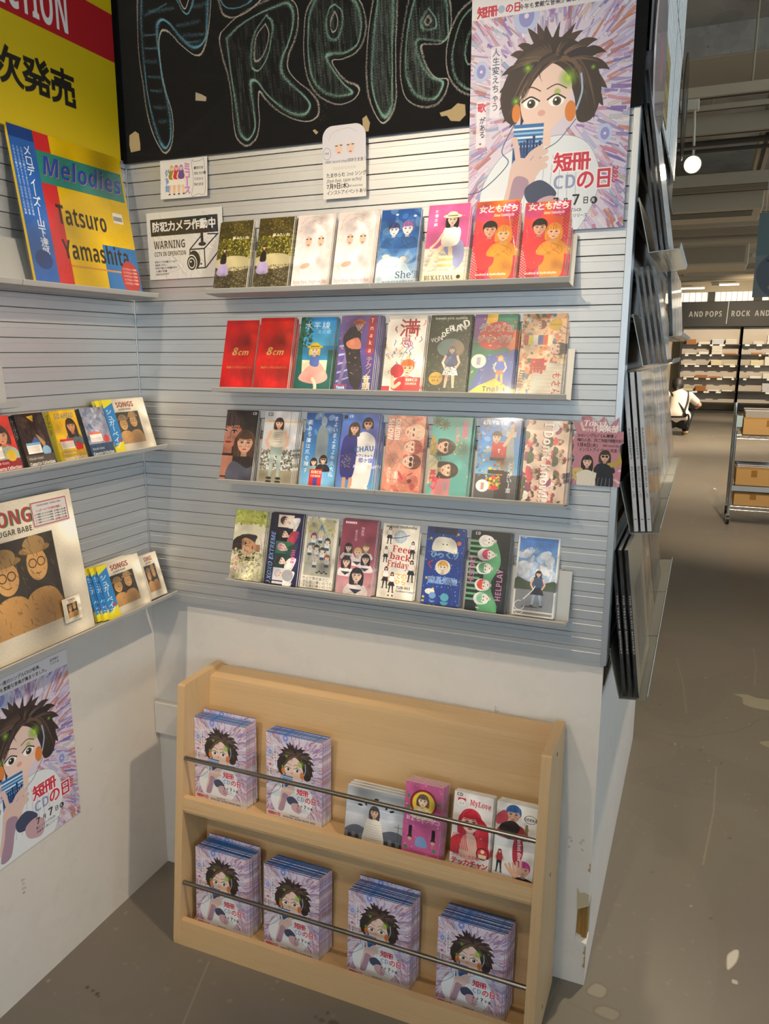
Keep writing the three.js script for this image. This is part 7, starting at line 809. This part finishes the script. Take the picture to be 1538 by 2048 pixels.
// ---------------------------------------------------------------- wire trolley with cardboard boxes
{
  const x0 = 1.555, x1 = 2.48, z1 = -5.52, z0 = -6.02;
  const t = thing('wire_trolley', 'chrome wire shelf trolley with black castors beside the aisle', 'trolley', [x0, 0, z1]);
  const W = x1 - x0, D = z1 - z0;
  for (const x of [0, W]) for (const z of [0, -D]) { part('post', rod([x, .085, z], [x, z ? 1.0 : .925, z], .0125, 12), M.chrome, t); const c = part('castor', new THREE.CylinderGeometry(.034, .034, .024, 18).rotateZ(Math.PI / 2).translate(x, .034, z), M.black, t); part('fork', mergeGeometries([bx(x - .016, .03, z - .012, x - .0135, .085, z + .012), bx(x + .0135, .03, z - .012, x + .016, .085, z + .012), bx(x - .016, .078, z - .014, x + .016, .088, z + .014)]), M.chrome, c); }
  for (const y of [.155, .325, .76]) {
    const sh = part('shelf', mergeGeometries([rod([0, y, 0], [W, y, 0], .004, 6), rod([0, y, -D], [W, y, -D], .004, 6), rod([0, y - .03, 0], [W, y - .03, 0], .004, 6), rod([0, y, 0], [0, y, -D], .004, 6), rod([W, y, 0], [W, y, -D], .004, 6)]), M.chrome, t);
    part('wire', mergeGeometries(Array.from({ length: 22 }, (_, i) => rod([W * i / 22, i % 2 ? y : y - .03, 0], [W * (i + 1) / 22, i % 2 ? y - .03 : y, 0], .0025, 5))), M.chrome, sh); part('wire', mergeGeometries(Array.from({ length: 18 }, (_, i) => rod([W * (i + .5) / 18, y, 0], [W * (i + .5) / 18, y, -D], .0025, 5))), M.chrome, sh);
    if (y === .325) part('flat_bar', bx(0, y - .035, .004, W, y + .01, .008), M.post, sh);
  }
  part('handle_clip', bx(.0, .83, -.02, .045, .92, .016), std(0x9fb6bc, .4), t);
  const box = (x, y, z, w, h, d, lab, full) => {
    const b = thing('cardboard_box', lab, 'box', [x, y, z], undefined), k = .004;
    part('side_wall', metreUV(bx(0, 0, -k, w, h, 0), 2), M.card, b); part('side_wall', metreUV(bx(0, 0, -d, w, h, -d + k), 2), M.card, b); part('side_wall', metreUV(bx(0, 0, -d, k, h, 0), 2), M.card, b); part('side_wall', metreUV(bx(w - k, 0, -d, w, h, 0), 2), M.card, b); part('bottom', bx(0, 0, -d, w, k, 0), M.card, b);
    part('tape', bx(w * .42, h * .5, 0, w * .58, h * .86, .0012), phys({ color: 0x8c6426, roughness: .25 }), b); part('edge_tape', bx(0, h * .93, .0, w, h, .001), phys({ color: 0xa87c38, roughness: .25 }), b);
    if (full) { const n = Math.floor((d - .03) / .012); for (let i = 0; i < n; i++) { const r = thing('boxed_record', 'filed record in ' + lab, 'record', [x + w / 2, y + k, z - d + .015 + i * .012], 'records filed in ' + lab); part('sleeve', new THREE.BoxGeometry(w - .03, full + rnd(-.01, .012), .004).translate(0, full / 2, 0), std(pick([0xc9c4bb, 0x8f8a84, 0x5c4a3a, 0xb4a9b4, 0x6a6470, 0xe0dcd6, 0x3a3634]), .5), r); part('plastic_cover', new THREE.BoxGeometry(w - .024, full + .006, .006).translate(0, full / 2, 0), M.clear, r); r.rotation.x = -.12; } }
  };
  box(x0 + .05, .765, z1 + .02, .42, .145, .42, 'open tan box of records on the trolley top', .19); box(x0 + .03, .335, z1 - .01, .285, .155, .42, 'box on the trolley middle shelf, beside the post', .15);
  box(x0 + .335, .335, z1 - .01, .29, .155, .42, 'box on the trolley middle shelf, second from the post', .15); box(x0 + .03, .162, z1 - .01, .3, .118, .42, 'cardboard box on the trolley bottom shelf, beside the near post', 0); box(x0 + .345, .162, z1 - .01, .3, .118, .42, 'cardboard box on the trolley bottom shelf, second from the near post', 0);
}
// ---------------------------------------------------------------- crouching shop assistant seen from behind
function fieldMesh(bones, lo, hi, cell, k = .03) {
  const n = Math.ceil(Math.max(hi[0] - lo[0], hi[1] - lo[1], hi[2] - lo[2]) / cell) + 4, size = n * cell, mc = new MarchingCubes(n, M.black, false, false, 120000);
  const f = mc.field; mc.isolation = 0;
  for (let z = 0; z < n; z++) for (let y = 0; y < n; y++) for (let x = 0; x < n; x++) {
    const p = [lo[0] + (x / n) * size, lo[1] + (y / n) * size, lo[2] + (z / n) * size]; let d = 9;
    for (const [a, b, ra, rb] of bones) {
      const v = [b[0] - a[0], b[1] - a[1], b[2] - a[2]], q = [p[0] - a[0], p[1] - a[1], p[2] - a[2]], l2 = v[0] ** 2 + v[1] ** 2 + v[2] ** 2 || 1e-9, t = Math.min(1, Math.max(0, (q[0] * v[0] + q[1] * v[1] + q[2] * v[2]) / l2));
      const e = Math.hypot(q[0] - v[0] * t, q[1] - v[1] * t, q[2] - v[2] * t) - (ra + (rb - ra) * t), h = Math.max(0, k - Math.abs(d - e)) / k; d = Math.min(d, e) - h * h * k * .25;
    }
    f[x + y * n + z * n * n] = -d;
  }
  mc.update();
  const g = new THREE.BufferGeometry(), c = mc.count; g.setAttribute('position', new THREE.BufferAttribute(mc.positionArray.slice(0, c * 3), 3)); g.setAttribute('normal', new THREE.BufferAttribute(mc.normalArray.slice(0, c * 3), 3));
  const s = size / 2; g.scale(s, s, s); g.translate(lo[0] + s, lo[1] + s, lo[2] + s); return g;
}
{
  const t = thing('person', 'crouching person in a white shirt and black apron by the far shelves', 'person', [.86, 0, -13.0]); t.scale.setScalar(1);
  const skin = std(0xc9987a, .6), shirt = std(0xd9ccc0, .8), dark = std(0x161517, .7), hair = std(0x191413, .6);
  const hip = [0, .3, 0], chest = [.02, .62, -.16], neck = [.0, .76, -.24], head = [-.03, .87, -.3];
  part('body', fieldMesh([[hip, chest, .13, .14], [chest, neck, .1, .05], [neck, head, .05, .085], [[.17, .68, -.18], [.34, .52, -.28], .05, .04], [[.34, .52, -.28], [.3, .46, -.5], .04, .03], [[.3, .46, -.5], [.3, .46, -.58], .03, .022], [[-.17, .68, -.18], [-.28, .5, -.36], .05, .04], [[-.28, .5, -.36], [-.16, .5, -.56], .04, .03], [[.1, .28, 0], [.17, .36, -.4], .09, .06], [[.17, .36, -.4], [.15, .07, -.22], .055, .04], [[-.1, .28, 0], [-.17, .36, -.4], .09, .06], [[-.17, .36, -.4], [-.15, .07, -.22], .055, .04], [[.15, .06, -.2], [.15, .04, -.38], .04, .03], [[-.15, .06, -.2], [-.15, .04, -.38], .04, .03]], [-.45, -.02, -.75], [.5, 1, .25], .022), skin, t);
  part('shirt', fieldMesh([[[0, .36, .01], chest, .165, .165], [chest, [0, .7, -.2], .14, .09], [[.17, .68, -.18], [.29, .57, -.25], .075, .065], [[-.17, .68, -.18], [-.25, .56, -.3], .075, .065], [[.1, .33, .02], [-.1, .33, .02], .13, .13]], [-.42, .1, -.45], [.45, .9, .25], .02), shirt, t);
  part('trousers', fieldMesh([[[.09, .24, .02], [.18, .36, -.4], .125, .085], [[.18, .36, -.4], [.15, .1, -.2], .08, .06], [[-.09, .24, .02], [-.18, .36, -.4], .125, .085], [[-.18, .36, -.4], [-.15, .1, -.2], .08, .06], [[-.2, .2, .05], [-.2, .06, .0], .1, .07]], [-.36, 0, -.55], [.36, .55, .25], .02), dark, t);
  part('hair', fieldMesh([[[-.03, .9, -.28], [-.03, .86, -.26], .1, .1], [[-.03, .84, -.22], [-.04, .74, -.14], .06, .03]], [-.2, .6, -.45], [.15, 1.1, .05], .016), hair, t);
  const strap = (pts) => new THREE.TubeGeometry(new THREE.CatmullRomCurve3(pts.map((p) => new THREE.Vector3(...p))), 20, .016, 6);
  part('apron_strap', strap([[-.15, .76, -.16], [-.04, .62, .0], [.1, .46, .14], [.16, .34, .16]]), dark, t); part('apron_strap', strap([[.15, .76, -.16], [.16, .6, .0], [.13, .46, .14], [.1, .34, .17]]), dark, t); part('apron_waistband', strap([[-.2, .33, .04], [-.06, .33, .165], [.1, .34, .17], [.21, .36, .03]]), dark, t); part('apron_bow', strap([[.12, .34, .17], [.18, .38, .2], [.2, .3, .2], [.17, .2, .2], [.2, .14, .19]]), dark, t);
  part('shoe', new RoundedBoxGeometry(.1, .07, .25, 3, .03).translate(.15, .036, -.28), std(0xa58a68, .7), t); part('shoe', new RoundedBoxGeometry(.1, .07, .25, 3, .03).translate(-.15, .036, -.28), std(0xa58a68, .7), t);
}
// ---------------------------------------------------------------- hung banner, lamps and services under the ceiling
{ const t = flatSheet('hung_banner', 'grey-blue printed banner hung from the ceiling over the aisle', 'banner', .5, .44, (c, W, H) => { rc(c, '#5f7476', 0, 0, W, H); rc(c, '#7a8280', 0, H * .5, W, H * .5); tx(c, '11', W * .2, H * .2, H * .1, '#9a968c'); blob(c, '#59606a', [W * .02, H * .66, W * .3, H * .4, W * .7, H * .5, W * .9, H, W * .2, H]); curve(c, '#2c3440', W * .02, [W * .12, H * .56, W * .3, H * .64, W * .5, H * .66]); blob(c, '#8c847c', [W * .15, H * .9, W * .5, H * .7, W * .8, H]); }, [1.745, 1.735, -3.3], { th: .002 }); for (const x of [-.22, .22]) part('hanging_wire', rod([x, .44, 0], [x, 1.46, 0], .0012, 5), M.edge, t); }
function spotHead(at, aim, cd, half, label, track) {
  const t = thing('track_spotlight', label, 'spotlight', at, 'track spotlights'), d = new THREE.Vector3(...aim).sub(new THREE.Vector3(...at)).normalize(), q = new THREE.Quaternion().setFromUnitVectors(new THREE.Vector3(0, -1, 0), d);
  const white = std(0xc9c2b2, .5), g = (x) => x.applyQuaternion(q);
  const lh = part('lamp_head', g(new THREE.LatheGeometry([[.0, .12], [.03, .115], [.036, .06], [.04, .0], [.037, -.002], [.034, .02], [.0, .03]].map(([a, b]) => new THREE.Vector2(a, b)), 28)), white, t);
  part('lamp_lens', g(new THREE.CylinderGeometry(.034, .034, .004, 28).translate(0, .004, 0)), new THREE.MeshStandardMaterial({ color: 0x111111, emissive: new THREE.Color().setRGB(1, .86, .62), emissiveIntensity: 9 }), lh);
  part('fin', g(bx(-.004, .03, .03, .004, .12, .06)), white, t); part('stem', rod([0, .08, 0], [-.01, track - at[1], 0], .006), white, t); part('driver_box', bx(-.11, track - at[1] - .045, -.022, .01, track - at[1], .022, .004), white, t);
  const L = new THREE.SpotLight(WARM, cd, 0, half, .55, 2); L.name = 'spot_beam'; L.position.copy(d.clone().multiplyScalar(.02)); t.add(L); L.target.position.copy(d.clone().multiplyScalar(1)); t.add(L.target); L.castShadow = true; L.shadow.radius = 1.6;
}
SPOTS.forEach(([a, b, cd, h], i) => spotHead(a, b, cd, h, 'track spotlight over the corner display, ' + ['above the aisle side', 'behind the viewer', 'over the wooden rack'][i], 2.92));
AISLE_SPOTS.forEach(([a, b, cd, h], i) => spotHead(a, b, cd, h, 'warm track spotlight in the sales hall, ' + ['over the aisle floor', 'glowing at the partition end', 'over the trolley', 'past the second beam', 'over the crouching person', 'in front of the far shelving'][i], i === 1 ? 2.56 : 2.9));
{
  const rail = (name, label, y, z, x0, x1, h, d, m = M.beige, hangers = 3) => { const t = thing(name, label, 'ceiling rail', [x0, y, z], 'ceiling rails'); part('channel', bx(0, 0, -d / 2, x1 - x0, h, d / 2, .003), m, t); part('groove', bx(0, -.002, -d / 6, x1 - x0, .002, d / 6), std(0x3a342a, .7), t); for (let i = 0; i < hangers; i++) part('hanger_rod', rod([(x1 - x0) * (i + .5) / hangers, h, 0], [(x1 - x0) * (i + .5) / hangers, CEIL - y, 0], .006, 6), M.pipe, t); };
  rail('track_rail', 'lighting track over the corner display', 2.92, .55, .3, 2.6, .03, .04); rail('track_rail', 'lighting track behind the viewer', 2.92, 2.05, .1, 3.2, .03, .04); rail('track_rail', 'lighting track over the wooden rack', 2.92, 1.6, .1, 2.4, .03, .04);
  [[-1.2, 'the aisle floor'], [-4.0, 'the trolley'], [-8.0, 'the second beam'], [-12.0, 'the crouching person'], [-15.1, 'the far shelving']].forEach(([z, w]) => rail('track_rail', 'lighting track near ' + w, 2.9, z, .8, 3.2, .03, .04)); rail('track_rail', 'lighting track carrying the glowing spotlight', 2.56, -2.5, .2, 1.62, .045, .06); rail('cable_channel', 'deep cable channel crossing the aisle', 2.84, -4.35, -.5, 5, .11, .09); rail('cable_channel', 'narrow beige channel below the ducts', 2.75, -5.6, -.5, 5, .09, .07);
  [-6.4, -8.9, -9.9, -12.8, -13.9, -16.8].forEach((z, i) => rail('cable_channel', 'beige ceiling channel, number ' + (i + 1) + ' toward the far wall', 2.84 + .04 * (i % 3), z, -.5, 6, .09, .12, i % 2 ? M.beige : M.beigeDark));
  { const t = thing('cable_channel', 'long channel running along the aisle overhead', 'ceiling rail', [1.52, 2.955, -4.15]); part('channel', bx(0, 0, -2.2, .09, .1, 0, .003), M.beige, t); part('groove', bx(.03, -.002, -2.2, .06, .002, 0), std(0x3a342a, .7), t); }
  const pipe = (label, y, z, r, m = M.pipe) => { const t = thing('service_pipe', label, 'pipe', [-.5, y, z], 'service pipes'); part('pipe', rod([0, 0, 0], [6.5, 0, 0], r, 14), m, t); for (let i = 0; i < 3; i++) part('clamp', bx(1.1 + i * 1.5, -r - .006, -r - .006, 1.13 + i * 1.5, CEIL - y, r + .006), M.beigeDark, t); };
  pipe('thin grey service pipe before the first channel', 3.0, -4.75, .016, std(0x4c463c, .6)); pipe('pair of dark conduits under the slab, upper one', 2.93, -4.95, .02, std(0x4c463c, .6)); pipe('dark conduit lower under the slab', 2.9, -5.05, .014, std(0x4c463c, .6)); pipe('wide beige pipe past the second beam', 2.9, -8.2, .05); pipe('wide beige pipe mid hall', 2.95, -10.6, .06); pipe('grey pipe before the far shelving', 3.0, -14.7, .05); pipe('thin pipe before the far shelving', 2.95, -17.2, .03);
  { const t = thing('air_conditioner', 'beige ceiling air conditioner unit crossing the aisle', 'air conditioner', [.3, 2.72, -6.9]); part('casing', bx(0, 0, -.5, 1.35, .22, .3, .015), M.beige, t); part('grille', bx(.08, -.004, -.1, 1.27, .004, .2), std(0x4e463a, .7), t); for (let i = 0; i < 6; i++) part('louvre', bx(.08, -.008, -.09 + i * .05, 1.27, -.001, -.085 + i * .05), M.beigeDark, t); part('hanger_rod', rod([.1, .22, 0], [.1, .48, 0], .006), M.pipe, t); part('hanger_rod', rod([1.25, .22, 0], [1.25, .48, 0], .006), M.pipe, t); }
  { const t = thing('air_conditioner', 'boxy duct end hanging mid hall', 'air conditioner', [.5, 2.62, -11.0]); part('casing', bx(0, 0, -.5, 1.2, .3, .3, .02), M.beige, t); part('front_panel', bx(.05, .04, .3, 1.15, .26, .306), M.beigeDark, t); for (const x of [.1, 1.1]) part('hanger_rod', rod([x, .3, 0], [x, CEIL - 2.62, 0], .008), M.pipe, t); }
  const tube = (label, x0, x1, y, z) => { const t = thing('fluorescent_tube', label, 'light', [x0, y, z]); const w = x1 - x0; part('housing', bx(0, .025, -.03, w, .05, .03, .004), M.beige, t); part('glowing_tube', rod([.02, .0, 0], [w - .02, .0, 0], .016, 12), new THREE.MeshStandardMaterial({ color: 0x222222, emissive: new THREE.Color().setRGB(1, .93, .78), emissiveIntensity: 7 }), t); part('suspension_wire', rod([w * .2, .05, 0], [w * .2, CEIL - y, 0], .003, 5), M.pipe, t); part('suspension_wire', rod([w * .8, .05, 0], [w * .8, CEIL - y, 0], .003, 5), M.pipe, t); const L = new THREE.RectAreaLight(new THREE.Color().setRGB(1, .93, .78), 14, w, .05); L.position.set(w / 2, -.025, 0); L.rotation.x = -Math.PI / 2; t.add(L); };
  tube('bright fluorescent tube over the far shelving', 1.37, 1.82, 2.935, -18.4); tube('fluorescent tube near the high windows', .5, 1.1, 2.86, -18.2);
}
// ---------------------------------------------------------------- finish
scene.traverse((o) => { if (o.isMesh) { o.castShadow = true; o.receiveShadow = true; } });
renderer.render(scene, camera);
